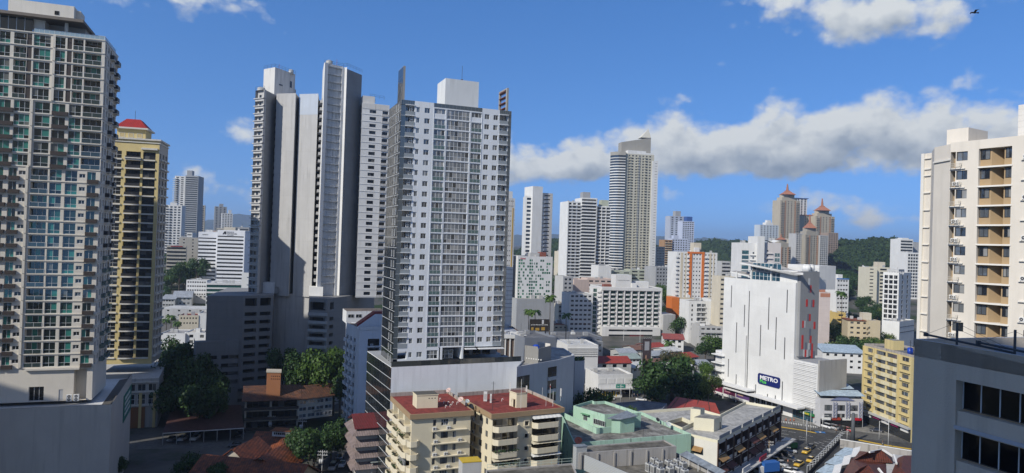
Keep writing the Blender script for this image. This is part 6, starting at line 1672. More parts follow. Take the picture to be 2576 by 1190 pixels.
def spired(lab,pl,pt,pr,D,ph,stop,wall,group='spired towers',ncol=6,two=True):
 r=bt('apartment_tower',lab,pl,pt,pr,D,14,22,wall,(ncol,2.4,1.4,G_BAND,.4),(3,2.4,1.4),group=group)
 root,F=r[0],r[1];c=F.p(F.W/2,0,-9);zt=r[4]
 on_roof(root,F,r[5],zt,F.W*.12,F.W*.88,-2,-17,6,wall);on_roof(root,F,r[5],zt+6,F.W*.22,F.W*.78,-4,-15,5,wall)
 zs=P((pl+pr)/2,stop,D).z;spire(root,c,zt+11,F.W*.62,(zs-zt-11)*.46,(zs-zt-11)*.54)
 slabs(root,F,r[7],r[8],3.0,wall,F.W*.04,F.W*.2,.9,1.4);slabs(root,F,r[7],r[8],3.0,wall,F.W*.78,F.W*.96,.9,1.4)
 for u in(.24,.74):strip(root,F,F.W*u,F.W*u+1.6,0,r[6],.6,plain('far_terracotta',(.38,.21,.12),.6),'pier')
 return r
YB=paint('far_yellow_stone',(.47,.42,.33),.25)
spired('tallest tower with a terracotta pyramid roof and spire, on the right',1963,503,2013,1200,20,461,YB)
spired('tower with a terracotta spire, right of and lower than the tallest spired one',2052,543,2100,1230,20,498,YB)
r=bt('apartment_tower','cream block joining the two tallest spired towers, under a flat terracotta eave',2023,541,2053,1240,14,18,YB,(5,2.4,1.4),None);on_roof(r[0],r[1],r[5],r[4],-.6,r[1].W+.6,1,-18,1.5,TER,'roof_eave')
r=bt('apartment_tower','blue-glazed top storeys behind the tallest spired tower',2004,498,2031,1260,14,14,W1,(3,3.5,2.2,G_BLUE),None);on_roof(r[0],r[1],r[5],r[4],-1,r[1].W+2,1,-12,1.2,plain('far_blue',(0,)*3),'roof_eave')
sd=spired('darker spired tower standing in front of the two tall ones',2026,590,2066,1050,16,538,paint('far_dim_stone',(.36,.33,.27),.2))
y1=bt('apartment_tower','',2003,587,2028,1055,14,18,W7,(4,3,1.5,G_BLUE,.6),None);y2=bt('apartment_tower','',2063,592,2084,1052,14,18,W7,(4,2.6,1.5,G_BLUE,.6),None);join(sd[0],y1[0],y2[0])
spired('lowest spired tower, left of the darker one and half in shade',1957,620,1990,1020,14,588,paint('far_dim_stone',(0,)*3),ncol=4)
bt('apartment_tower','brown-grey block at the right end of the spired group',2084,585,2109,1100,14,18,paint('far_dim_brown',(.33,.26,.21),.2),(4,2.2,1.4),None)
bt('apartment_tower','tan block filling the gap under the tallest spired towers',1984,600,2006,1090,14,16,YB,(4,2.2,1.4),None);bt('apartment_tower','grey block between the lowest and the tallest spired towers',1949,598,1965,1110,14,16,W7,(3,2.2,1.4),None)
r=bt('apartment_tower','pale blue stepped tower with a pagoda-like top, left of the spired group',1912,565,1959,1150,14,16,paint('far_pale_blue',(.52,.57,.62),.1),(6,2.4,1.4,G_BLUE),None);on_roof(r[0],r[1],r[5],r[4],13,26,-2,-12,5,W1);on_roof(r[0],r[1],r[5],r[4]+5,16,23,-4,-10,4,W1)
# right-hand side
r=bt('office_building','blue glass office block with white floor bands, beside the cream tower',2266,601,2297,700,6,16,W1,(0,1,1.9,G_BLUE,.3,.2),None);on_roof(r[0],r[1],r[5],r[4],3,10,-2,-9,2,W1)
y_=bt('office_building','',2283,635,2318,660,4,14,W1,(5,2.1,2.0,G_BLUE),None);join(r[0],y_[0]);bt('city_block','grey annex showing behind the right of the blue glass office block',2296,609,2318,712,4,14,W3,None,None)
r=bt('apartment_block','yellowish slab block with long dark balconies, left of the white hotel',2180,672,2207,600,0,14,paint('far_pale_yellow',(.66,.62,.49),.15),(1,3.2,.9),None,par=.5);y_=r;r=bt('apartment_block','right half of the yellowish slab block, with balconies',2206,672,2240,604,2,14,paint('far_pale_yellow',(0,)*3),(1,6.0,1.5,G_BAND,.6),None,par=.5);on_roof(r[0],r[1],r[5],r[4],2,9,-3,-9,5,W2);join(y_[0],r[0])
def white_hotel():
 D=440;a=P(2262,695,D);A=Vector((a.x,a.y));z0=ground(D)
 l=P(2222,683,D+34);d1=(A-Vector((l.x,l.y)));r_=bt('hotel','white hotel with tall paired windows on its left face and a plain right face, beside the cream tower',2222,684,2262,D+16,-48,22,W1,(3,2.2,2.3,G_DARK,.3,.6,frame_dark),(2,2.3,2.3,G_DARK,.25,2.0),par=1.2,pitch=3.2)
 root,F,S=r_[:3]
 for i in range(8):part(root,'floor_band',block_mesh('floor_band',F.W,.2,.15,W1),F.mat(0,r_[8]-3.2*(i+1)+.3,.004))
 on_roof(root,F,r_[5],r_[4],1,8,-4,-14,3.2,W7)
 for k in range(6):part(root,'roof_plant',condenser(),F.mat(3+1.6*k,r_[6]+.2,-3))
 p=bt('podium_block','white blank podium with two black lines under the white hotel',2219,805,2263,D+4,-48,26,W1,None,None,par=.6)
 for v in(3.2,6.6):part(p[0],'black_line',block_mesh('black_line',p[2].W-1,.35,.05,blk),p[2].mat(1,p[6]-v,.004))
 join(root,p[0],label='white hotel with tall paired windows, over a blank podium with two black lines')
white_hotel()
r=bt('city_block','small white four-storey house with a blue roof edge, on the wooded slope',2105,700,2136,470,10,14,W1,(4,1.5,1.0),(3,1.5,1.0),par=.5);strip(r[0],r[1],-.1,r[1].W+.1,r[6]-.1,r[6]+.6,.25,plain('edge_blue',(.04,.16,.42),.5),'roof_trim');on_roof(r[0],r[1],r[5],r[4],3,6.5,-3,-7,3,W1)
bt('city_block','grey open-deck roof behind the small white house with the blue roof edge',2066,707,2106,490,6,14,W7,(0,1,1.0,G_DARK),None)
r=bt('apartment_block','block with a blank pale pink end wall and orange-tiled roof, right of the store tower',2064,735,2089,430,2,16,paint('pale_pink_wall',(.66,.57,.53),.15,joints=(30,2.6)),None,(4,1.7,1.3,G_DARK,.4),par=.3,roof=tiled('tile_rust',(0,)*3,(0,)*3));on_roof(r[0],r[1],r[5],r[4],.5,4.5,-3,-7,2.4,paint('salmon_wall',(.46,.21,.13),.2));strip(r[0],r[1],0,r[1].W,r[6]-2.6,r[6]-.3,.1,paint('salmon_wall',(0,)*3),'top_band')
r=bt('apartment_block','yellow flats with rounded balconies, between the pink end wall and the beige flats',2104,786,2128,460,4,14,paint('yellow_flats',(.62,.46,.17),.2),(1,3.4,1.2,G_BAND,.7),None,par=.5);slabs(r[0],r[1],r[7],r[8],3.0,paint('yellow_flats',(0,)*3),.2,r[1].W,1.0,1.2)
BF=paint('beige_flats',(.58,.49,.33),.2)
r=bt('apartment_block','beige flats with an orange-tiled eave and dark balconies, left of the white hotel',2133,805,2187,425,-12,14,BF,(3,1.8,1.2,G_BAND,.3),None,par=.2,roof=tiled('tile_rust',(0,)*3,(0,)*3));on_roof(r[0],r[1],r[5],r[4],-.4,r[1].W+.4,.6,-14,.4,tiled('tile_rust',(0,)*3,(0,)*3),'roof_eave')
y_=r;r=bt('apartment_block','plain right end of the beige flats, with a roof house',2186,806,2215,419,-4,13,BF,None,None,par=.3);slabs(r[0],Fr(r[1].p(-4.2,0,.1),r[1].p(0,0,.1),r[5]),r[7],r[8],3.0,BF,.2,4.0,1.0,1.0);on_roof(r[0],r[1],r[5],r[4],-1,4,-6,-11,4.2,W2);join(y_[0],r[0])
r=bt('apartment_block','white flats with grey windows, tucked left of the store tower',1734,757,1790,440,8,16,W1,None,None,par=.6)
for j in range(6):
 for u in(5.2,8.3):part(r[0],'window',window_mesh(2.6,1.9,3,1,G_ROOM,frame_dark,.08),r[1].mat(u,r[6]-3.0-2.95*j,.02));part(r[0],'ledge',block_mesh('ledge',2.9,.5,.7,W1),r[1].mat(u-.1,r[6]-3.7-2.95*j,.004));part(r[0],'air_conditioner',ac_mesh(),r[1].mat(u+2.0,r[6]-3.2-2.95*j,.35))
 part(r[0],'side_slot',window_mesh(.9,1.5,1,1,G_BAND,None),r[1].mat(1.6,r[6]-3-2.95*j,.015))
y_=bt('apartment_block','',1789,753,1818,445,8,14,W1,(2,2.6,1.3),None,par=.6);join(r[0],y_[0])
r=bt('apartment_block','low white flats with green-stained balconies in front of the white flats',1760,820,1818,425,6,14,W7,(4,2.2,1.1),None,par=.5);slabs(r[0],r[1],r[7],r[8],3.0,W7,3,r[1].W-.3,1.0,1.1)
# yellow tower with the red hipped roof, and the white block with air conditioners
YP=paint('ochre_paint',(.68,.55,.26),.25);YW=paint('cream_white_trim',(.68,.66,.60),.25);
def yellow_tower():
 D=226;a=P(288,345,D);zt=P(400,352,D).z;dr=dirv(15);A=Vector((a.x,a.y));F0=Fr(A,A+dr,0)
 w=uv(F0,402,352)[0];V=Vector((-dr.y,dr.x));A2=A-dr*5;w+=5
 poly=[A2,A2+dr*w,A2+dr*w+V*13,A2+V*13];c=ctr(poly)
 root=thing('apartment_tower','ochre and cream tower with dark balconies and red hipped roof, behind the beige condominium','building',(c.x,c.y,0))
 F=Fr(poly[0],poly[1],0);S=Fr(poly[1],poly[2],0);zb=18.5;p=2.95;n=int((zt-3-zb)/p)
 zq=zoomer(0,0,700,902)
 def ux(x):return uv(F,*zq(x,800))[0]
 rows=[zt-3.4-p*(i+1)for i in range(n)]
 bays=[(ux(560),ux(612),'p'),(ux(634),ux(708),'b'),(ux(720),ux(783),'w')]
 mb=MB();facade(mb,F,0,F.W,zb,zt,[(a_,b_,[(v+.1,v+p-.45)for v in rows],1.0 if k=='b' else .35)for a_,b_,k in bays],YP)
 sc=[(1.2,3.0),(5.0,7.5),(9.5,11.5)]
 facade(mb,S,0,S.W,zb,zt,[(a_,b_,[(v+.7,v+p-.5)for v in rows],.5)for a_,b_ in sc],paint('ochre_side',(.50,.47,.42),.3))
 for i in(2,3):f=Fr(poly[i],poly[(i+1)%4],0);mb.quad(f,0,f.W,zb,zt,0,YP)
 mb.poly([Vector((q.x,q.y,zt))for q in poly],RD);mb.build('wall',root)
 for v in rows:
  for a_,b_,k in bays:
   part(root,'window',window_mesh(b_-a_,p-.55,3 if k=='b' else 2,2,G_DARK,frame_white if k=='p' else frame_dark,.06),F.mat(a_,v+.1,-.95 if k=='b' else-.3))
   part(root,'floor_band',block_mesh('floor_band',b_-a_+(.3 if k!='w' else .1),.42,.9 if k=='b' else .3,YW),F.mat(a_-.1,v-.38,.004))
   if k=='b':part(root,'balcony_rail',rail_mesh(b_-a_,.95,plain('balcony_iron',(.03,.03,.032),.5),frame_dark,4),F.mat(a_,v+.05,.8))
  for a_,b_ in sc:
   part(root,'window',window_mesh(b_-a_,p-1.2,2,1,G_DARK,frame_white,.06),S.mat(a_,v+.7,-.45))
   part(root,'side_ledge',block_mesh('side_ledge',b_-a_+.8,.5,.8,YW),S.mat(a_-.4,v+.0,.004))
 m=MB();pr=inset(poly,-.5);m.prism(pr,zt,zt+.5,YW,None,True);pr=inset(poly,-.25);m.prism(pr,zt-.9,zt-.6,YW,None,True);m.build('cornice',root)
 arch=MB();arch.box(F,bays[2][0]-.5,bays[2][1]+.6,zt-3.1,zt-2.5,.004,.7,YW);arch.build('trim',root);arch=MB();arch.box(F,bays[1][0]-.3,bays[1][1]+.3,zt-6.2,zt-5.9,.004,1.2,YW);arch.build('trim',root)
 q=lambda u,d:Vector(F.p(u,0,d)[:2])
 u0,u1=uv(F,296,345,-4)[0],uv(F,368,345,-4)[0]
 hp=[q(u0,-3),q(u1,-3),q(u1,-11),q(u0,-11)];z1=P(340,325,D+4).z
 m=MB();m.prism(hp,zt+.5,z1,YP);m.prism(inset(hp,-.9),z1,z1+.5,YW,None,True);m.build('roof_storey',root)
 for k in range(3):part(root,'loggia',window_mesh(1.6,1.6,1,1,plain('loggia_cream',(.5,.4,.2),.7),YW,.12),Fr(hp[0],hp[1],0).mat(.8+2.6*k,zt+1.0,.02))
 m=MB();e=inset(hp,-.6);zz=P(335,300,D+6).z;cc=ctr(e);r0=[Vector((v.x,v.y,z1+.5))for v in e];ap=[cc+(v-cc)*.42 for v in e];r1=[Vector((v.x,v.y,zz))for v in ap]
 rt=tiled('roof_sheet_red',(.42,.035,.03),(.30,.03,.03),.6,.5);m.rings([r0,r1],rt,cap1=True);m.smooth.clear();m.build('roof',root)
 m=MB();m.tube((cc.x,cc.y,zz),(cc.x,cc.y,zz+3.2),.06,frame_dark,5);m.build('mast',root)
 z2=zoomer(0,924,700,902);pa=P(*z2(660,715),218);pb=P(*z2(800,712),222);zpt=pb.z;pc=PZ(*z2(845,618),zpt)
 pp=[Vector(pa[:2])-dirv(10)*8,Vector(pb[:2]),Vector(pc[:2]),Vector(pc[:2])-dirv(10)*26]
 PY=paint('podium_grey_white',(.48,.47,.45),.6);m=MB();fp=Fr(pp[0],pp[1],0);m.prism(pp,0,zpt-.02,PY);m.build('podium',root)
 for v,h,mt in((zpt-1.3,.35,YW),(zpt-4.4,.4,YW),(zpt-8.6,.4,YW)):part(root,'podium_band',block_mesh('podium_band',fp.W,h,.4,mt),fp.mat(0,v,.004))
 for k in range(4):
  part(root,'podium_opening',window_mesh(2.3,2.2,2,1,G_DARK,YW,.1),fp.mat(fp.W-2.9-3.0*k,zpt-3.9,.02));part(root,'podium_opening',window_mesh(2.3,3.2,2,2,G_DARK,frame_white,.1),fp.mat(fp.W-2.9-3.0*k,zpt-8.1,.02))
 m=MB();m.box(fp,fp.W-10,fp.W-3.6,zpt-16,zpt-9,.004,.5,paint('brick_orange',(.26,.12,.055),.3));m.build('garage_wall',root)
 for u in(-.6,-4.6):m=MB();m.box(fp,fp.W+u-.8,fp.W+u,0,zpt-4.5,.004,.55,YP);m.build('pier',root)
yellow_tower()
def white_block():
 z4=zoomer(600,1200,900,1653)
 D=219;zt=P(*z4(1478,150),D).z
 a,b=p2(*z4(1478,150),D),p2(*z4(1475,150),D)
 dr=dirv(21);V=Vector((-dr.y,dr.x));A=a;W=11.0
 WB=paint('blue_white_paint',(.72,.745,.79),.25);WG=paint('blue_white_bright',(.70,.71,.72),.2)
 l=P(*z4(1385,60),233);Lp=Vector((l.x,l.y))
 root=thing('apartment_block','narrow white block with ledged air conditioners and a sloping red trim, between two big towers','building',(A.x+4,A.y+5,0))
 poly=[A,A+dr*W,A+dr*W+V*13,Lp+V*1.0,Lp]
 F=Fr(poly[0],poly[1],0);Lf=Fr(Lp,A,0);mb=MB();p=2.85;n=int((zt-2.2)/p)
 rows=[zt-3.3-p*(i+1)for i in range(n)if zt-3.3-p*(i+1)>1]
 lc=[(.8,3.2),(5.2,7.4),(9.4,11.8)];lc=[(x,y)for x,y in lc if y<Lf.W-.5]
 facade(mb,F,0,F.W,0,zt,[(2.7,6.4,[(v+.4,v+p-.15)for v in rows],.9)],WB)
 facade(mb,Lf,0,Lf.W,0,zt,[(x,y,[(v+.5,v+2.3)for v in rows],.35)for x,y in lc],WG)
 for i in(1,2,3):f=Fr(poly[i],poly[(i+1)%5],0);mb.quad(f,0,f.W,0,zt,0,WB)
 mb.poly([Vector((q.x,q.y,zt-.4))for q in poly],paint('roof_old',(.17,.14,.12),.6));mb.build('wall',root)
 for v in rows:
  part(root,'ac_ledge',block_mesh('ac_ledge',4.2,.16,.95,WG),F.mat(2.5,v+.24,-.05))
  part(root,'air_conditioner',ac_mesh(),F.mat(rng.uniform(3.6,5.2),v+.5,-.3))
  if rng.random()<.4:part(root,'air_conditioner',ac_mesh(),F.mat(4.9,v+.5,-.2))
  for x,y in lc:
   part(root,'window',window_mesh(y-x,1.8,2,1,G_DARK,frame_white,.07),Lf.mat(x,v+.5,-.33));part(root,'balcony',balcony_mesh(y-x+.6,.9,.9,WG),Lf.mat(x-.3,v+.4,0))
 z2t=P(*z4(1385,30),233).z
 m=MB();q=[Lp+V*.5,Lp+V*.5+dr*13,Lp+V*10+dr*13,Lp+V*10];m.prism(q,zt-.5,z2t,WG,paint('roof_old',(0,)*3));m.build('upper_storey',root)
 fu=Fr(q[0],q[1],0)
 for k in range(2):part(root,'window',window_mesh(2.0,1.2,2,1,G_DARK,frame_white,.06),fu.mat(.5+2.6*k,z2t-2.2,.02))
 m=MB();rd=plain('trim_red',(.22,.025,.025),.6);s0=F.p(-.6,zt+.2,-1.5);s1=F.p(5.0,zt+4.2,-1.5);s2=F.p(W,zt+4.2,-1.5)
 for s,t in((s0,s1),(s1,s2)):m.poly([s,t,t+Vector((0,0,.7)),s+Vector((0,0,.7))],rd);m.poly([s+Vector((0,0,.7)),t+Vector((0,0,.7)),t+V.to_3d()*4+Vector((0,0,.7)),s+V.to_3d()*4+Vector((0,0,.7))],rd)
 m.poly([F.p(-.6,zt-.3,-1.52),F.p(W,zt-.3,-1.52),s2,s1,s0],WB);m.build('gable',root)
 m=MB();m.box(F,-.15,W,zt-.6,zt+.4,.004,.25,WG);m.build('parapet',root)
 r=MB()
 for k in range(6):o=F.p(2+1.6*k,0,-9);r.tube((o.x,o.y,z2t),(o.x,o.y,z2t+1.2),.04,frame_dark,4)
 o,e=F.p(2,z2t+1.2,-9),F.p(10,z2t+1.2,-9);r.tube(o,e,.04,frame_dark,4);r.build('railing',root)
white_block()
# trees
def leaf_mat(name,a,b2):
 if name in MATS:return MATS[name]
 m,nt,b=_mat(name);N,L=nt.nodes.new,nt.links.new
 r=N('ShaderNodeValToRGB');L(rnd_socket(nt),r.inputs[0]);e=r.color_ramp.elements
 e[0].position=0;e[0].color=_rgb(a);e[1].position=1;e[1].color=_rgb(b2)
 L(r.outputs[0],b.inputs['Base Color']);b.inputs['Roughness'].default_value=.55;b.inputs['Specular IOR Level'].default_value=.35
 tr=N('ShaderNodeBsdfTranslucent');L(r.outputs[0],tr.inputs[0]);mx=N('ShaderNodeMixShader');mx.inputs[0].default_value=.25
 L(b.outputs[0],mx.inputs[1]);L(tr.outputs[0],mx.inputs[2]);L(mx.outputs[0],nt.nodes['Material Output'].inputs[0])
 MATS[name]=m;return m
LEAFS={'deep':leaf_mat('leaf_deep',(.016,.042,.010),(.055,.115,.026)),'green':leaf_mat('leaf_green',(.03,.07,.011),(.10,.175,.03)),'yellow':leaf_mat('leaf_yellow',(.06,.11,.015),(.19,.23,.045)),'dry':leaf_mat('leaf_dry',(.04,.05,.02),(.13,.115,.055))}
BARK=paint('bark',(.10,.08,.06),.4,bump=.6)
TREEM={}
def crown_mesh(kind,var,n=2600,sparse=0.0):
 k=(kind,var)
 if k in TREEM:return TREEM[k]
 rg=random.Random(100+var*7+len(kind));m=MB();mat=LEAFS[kind]
 blobs=[]
 nb=9+var%4
 for i in range(nb):
  t=rg.random()*6.28;rr=rg.random()**.5*.62;z=rg.uniform(-.25,.5)*(1-rr*.4)
  blobs.append((Vector((rr*math.cos(t),rr*math.sin(t),z)),rg.uniform(.26,.48)))
 for i in range(n):
  c,r=blobs[rg.randrange(nb)]
  d=Vector((rg.gauss(0,1),rg.gauss(0,1),rg.gauss(.12,.85))).normalized()
  q=c+d*r*(rg.uniform(.6,1.0)if rg.random()<.85 else rg.uniform(1.0,1.22))
  q.z*=.82
  nrm=(d+Vector((rg.gauss(0,.55),rg.gauss(0,.55),rg.gauss(.25,.5)))).normalized();a=nrm.orthogonal().normalized();b=nrm.cross(a);th=rg.random()*6.28
  s=rg.uniform(.035,.075);u=(a*math.cos(th)+b*math.sin(th))*s;w=nrm.cross(u).normalized()*s*rg.uniform(.5,.8)
  m.poly([q-u,q+w*.9-u*.1,q+u,q-w],mat)
 TREEM[k]=m.mesh('crown');return TREEM[k]
def trunk_mesh(var):
 k=('trunk',var)
 if k in TREEM:return TREEM[k]
 rg=random.Random(var);m=MB();m.tube((0,0,-1.25),(.02,.03,-.5),.075,BARK,8,.055)
 for i in range(6):
  t=i*1.05+rg.random();e=Vector((math.cos(t)*.5,math.sin(t)*.5,rg.uniform(0,.35)));mid=Vector((.02,.03,-.5)).lerp(e,.5)+Vector((0,0,.08))
  m.tube((.02,.03,-.52),mid,.042,BARK,6,.026);m.tube(mid,e,.026,BARK,5,.01)
 TREEM[k]=m.mesh('trunk');return TREEM[k]
TREE_N=[0]
def tree(px,py,D,r,kind,label,group=None,h=None,z=None,sq=1.0,name='tree'):
 """crown centre seen at (px, py); r crown radius"""
 TREE_N[0]+=1;v=TREE_N[0]%4
 c=P(px,py,D);g=ground(D)if z is None else z
 root=thing(name,label,'tree',(c.x,c.y,g),group);rz=rng.random()*6.28
 for me,nm in((trunk_mesh(v),'trunk'),(crown_mesh(kind,v),'crown')):
  o=bpy.data.objects.new(nm,me);C.objects.link(o);o.parent=root
  h0=max(c.z-g,r*.6);k=max(1.0,min(1.6,h0/r*.8))*sq;hc=max(h0-(k-sq)*r*.55,r*.5)
  o.location=(0,0,hc);o.rotation_euler=(0,0,rz)
  o.scale=(r*1.15,r*1.15,r*1.1*k)if nm=='crown' else(r*.9,r*.9,hc/1.25)
 return root
def palm_mesh(var):
 k=('palm',var)
 if k in TREEM:return TREEM[k]
 rg=random.Random(50+var);m=MB();mat=LEAFS['green']
 for i in range(17):
  t=i*2.4+rg.random()*.4;up=rg.uniform(-.1,1.0);dv=Vector((math.cos(t),math.sin(t),0));pr=Vector((0,0,0));L=rg.uniform(.85,1.1);sd=Vector((-dv.y,dv.x,0))
  for s in range(6):
   a=up-s*.36;nx=pr+(dv*math.cos(a)+Vector((0,0,math.sin(a))))*L/6;w=.16*math.sin((s+.8)/6.8*math.pi)+.03
   for sg in(-1,1):m.poly([pr,nx,nx+sd*w*sg-Vector((0,0,w*.7))+dv*.06,pr+sd*w*sg-Vector((0,0,w*.7))+dv*.03],mat)
   pr=nx
 TREEM[k]=m.mesh('crown');return TREEM[k]
def palm(px,py,D,r,label,group=None,name='palm_tree'):
 TREE_N[0]+=1;c=P(px,py,D);g=ground(D);root=thing(name,label,'palm tree',(c.x,c.y,g),group)
 m=MB();h=c.z-g;pts=[Vector((c.x+.25*math.sin(i*.5),c.y,g+h*i/6))for i in range(7)]
 for i in range(6):m.tube(pts[i],pts[i+1],.28-.02*i,BARK,8,.26-.02*i,False)
 m.build('trunk',root);o=bpy.data.objects.new('crown',palm_mesh(TREE_N[0]%3));C.objects.link(o);o.parent=root;o.location=pts[-1]-Vector((c.x,c.y,g));o.scale=(r,r,r);o.rotation_euler=(0,0,rng.random()*6)
 return root
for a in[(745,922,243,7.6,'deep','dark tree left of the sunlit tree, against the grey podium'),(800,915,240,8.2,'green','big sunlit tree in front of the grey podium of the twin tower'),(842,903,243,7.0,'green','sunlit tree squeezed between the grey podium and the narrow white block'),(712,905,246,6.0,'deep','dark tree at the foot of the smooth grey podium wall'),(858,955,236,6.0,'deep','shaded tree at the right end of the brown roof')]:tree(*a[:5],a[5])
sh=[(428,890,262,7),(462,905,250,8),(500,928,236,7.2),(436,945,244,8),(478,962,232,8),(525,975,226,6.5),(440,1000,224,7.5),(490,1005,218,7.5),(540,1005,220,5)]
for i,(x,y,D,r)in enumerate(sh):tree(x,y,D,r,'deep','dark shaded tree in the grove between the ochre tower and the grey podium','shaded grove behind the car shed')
palm(462,868,255,3.6,'dark palm rising above the shaded grove, in front of the white warehouse')
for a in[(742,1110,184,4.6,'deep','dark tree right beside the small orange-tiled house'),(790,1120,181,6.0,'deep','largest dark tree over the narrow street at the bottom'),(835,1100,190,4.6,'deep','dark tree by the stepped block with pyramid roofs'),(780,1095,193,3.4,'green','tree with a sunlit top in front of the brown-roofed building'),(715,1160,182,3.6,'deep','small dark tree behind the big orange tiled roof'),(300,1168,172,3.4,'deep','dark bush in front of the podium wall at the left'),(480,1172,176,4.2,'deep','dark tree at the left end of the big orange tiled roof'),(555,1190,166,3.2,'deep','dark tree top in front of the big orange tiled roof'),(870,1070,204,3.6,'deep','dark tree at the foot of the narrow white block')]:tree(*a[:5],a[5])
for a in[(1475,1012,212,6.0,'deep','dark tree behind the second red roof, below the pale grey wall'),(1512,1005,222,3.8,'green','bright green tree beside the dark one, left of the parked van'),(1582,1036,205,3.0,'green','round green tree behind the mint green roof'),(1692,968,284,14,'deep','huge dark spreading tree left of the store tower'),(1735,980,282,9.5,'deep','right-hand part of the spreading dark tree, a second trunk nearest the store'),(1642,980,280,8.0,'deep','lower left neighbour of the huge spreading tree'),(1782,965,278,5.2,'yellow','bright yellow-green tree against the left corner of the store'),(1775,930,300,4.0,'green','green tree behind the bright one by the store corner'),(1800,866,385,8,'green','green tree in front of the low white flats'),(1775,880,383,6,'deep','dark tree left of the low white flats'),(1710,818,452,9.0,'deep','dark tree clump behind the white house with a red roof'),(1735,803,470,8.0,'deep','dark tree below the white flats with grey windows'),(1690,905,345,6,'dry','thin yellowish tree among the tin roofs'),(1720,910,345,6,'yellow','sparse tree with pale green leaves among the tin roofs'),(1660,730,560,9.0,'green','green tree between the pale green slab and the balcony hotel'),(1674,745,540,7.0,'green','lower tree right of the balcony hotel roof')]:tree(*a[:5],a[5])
for a in[(1384,747,372,4.6,'tall thin palm in front of the grey party wall of the hotel'),(1346,783,366,4.4,'palm with a sunlit crown above the cream flats'),(1424,792,356,3.6,'palm standing before the tan flats, right of the billboard'),(1682,862,400,4.4,'palm in front of the white house with a red roof'),(1734,788,460,4.8,'palm over the dark trees by the orange car park'),(2118,738,455,5.0,'palm below the small white house with a blue roof edge'),(1330,782,372,3.6,'low palm left of the sunlit one, above the cream flats')]:palm(*a)
for i,(x,y,D,r,k,lab)in enumerate([(498,668,560,9,'deep','dark green tree right beside the striped bank'),(478,676,570,9,'green','sunlit tree below the sun-break block'),(452,682,560,8,'deep','tree at the left end below the sun-break block'),(462,703,585,8,'green','tree in front of the long low white building'),(432,710,575,8,'green','green tree above the grey gabled roofs, leftmost'),(430,610,900,14,'deep','trees at the foot of the far white and blue tower'),(445,604,980,12,'deep','dark trees behind the sun-break block'),(428,650,700,10,'deep','dark tree at the left of the sun-break block'),(425,690,600,8,'deep','dark tree by the ochre tower, level with the bank')]):tree(x,y,D,r,k,lab)
for a in[(430,796,415,4.2,'tallest palm of the clump left of the cream house with a red roof'),(418,806,405,3.4,'lower palm at the left of the clump near the ochre tower'),(446,812,400,3.4,'short palm at the right of the clump, by the white warehouse')]:palm(*a)
R2=random.Random(5)
for i in range(34):
 t=R2.random();x=2068+150*R2.random();D=R2.uniform(380,640);y0=613+.0325*(x-1288)+(62-ground(D)-7)/D*FO
 tree(x,y0,D,R2.uniform(4.5,8.5),R2.choice(['deep','green','deep','yellow']),'tree on the wooded slope between the store tower and the yellowish slab block','trees on the slope at the right')
for i in range(30):
 x=R2.uniform(1400,1440)if i<8 else R2.uniform(2060,2250);D=R2.uniform(640,900);y0=613+.0325*(x-1288)+(62-ground(D)-6)/D*FO
 tree(x,y0,D,R2.uniform(7,12),R2.choice(['deep','deep','green']),'tree at the edge of the forest below the hill','forest edge below the hill')
for i in range(26):
 x=R2.uniform(405,640);D=R2.uniform(480,950);y0=613+.0325*(x-1288)+(62-ground(D)-6)/D*FO
 tree(x,y0,D,R2.uniform(5,9),R2.choice(['deep','green']),'tree among the blocks around the striped bank','trees among the far blocks on the left')
for i in range(30):
 x=R2.uniform(1290,1850);D=R2.uniform(470,760);y0=613+.0325*(x-1288)+(62-ground(D)-5)/D*FO
 tree(x,y0,D,R2.uniform(4,7),R2.choice(['deep','green','deep']),'tree in the gaps between the mid-distance blocks right of the centre','trees among the mid-distance blocks')
# low buildings, nearest ones first
zA=zoomer(2150,1450,950,2576);zB=zoomer(1950,950,750,1623);zL=zoomer(600,1200,900,1653);zS=zoomer(3000,1300,650,1411);zC=zoomer(1480,1400,800,2125)
def rp(zz,pts,z):return[Vector(PZ(*zz(x,y),z)[:2])for x,y in pts]
def low(name,label,pts,z,wall,roof=None,faces=None,par=.7,zb=0.0,pmat=None,cat='building',group=None):
 return building(name,label,cat,pts,zb,z,wall,faces,roof or RG,par,group,None,pmat)
def wins(n,w,v0,h,pitch,k,dep=.2,gm=None,fm=None):return(lambda W:even(W,n,w,.6),[(v0+pitch*i,v0+pitch*i+h)for i in range(k)],(max(1,int(w)),1,gm or G_ROOM,fm or frame_dark,.06),dep)
def pbox(root,name,pts,z0,z1,wall,top=None):m=MB();m.prism(pts,z0,z1,wall,top);return m.build(name,root)
def sheet(root,name,P3,mat,t=.12):
 m=MB();dn=Vector((0,0,-t));m.poly(P3,mat);m.poly([p+dn for p in reversed(P3)],mat)
 for i in range(len(P3)):m.poly([P3[i]+dn,P3[(i+1)%len(P3)]+dn,P3[(i+1)%len(P3)],P3[i]],mat)
 return m.build(name,root)
V3=lambda p,z:Vector((p[0],p[1],z))
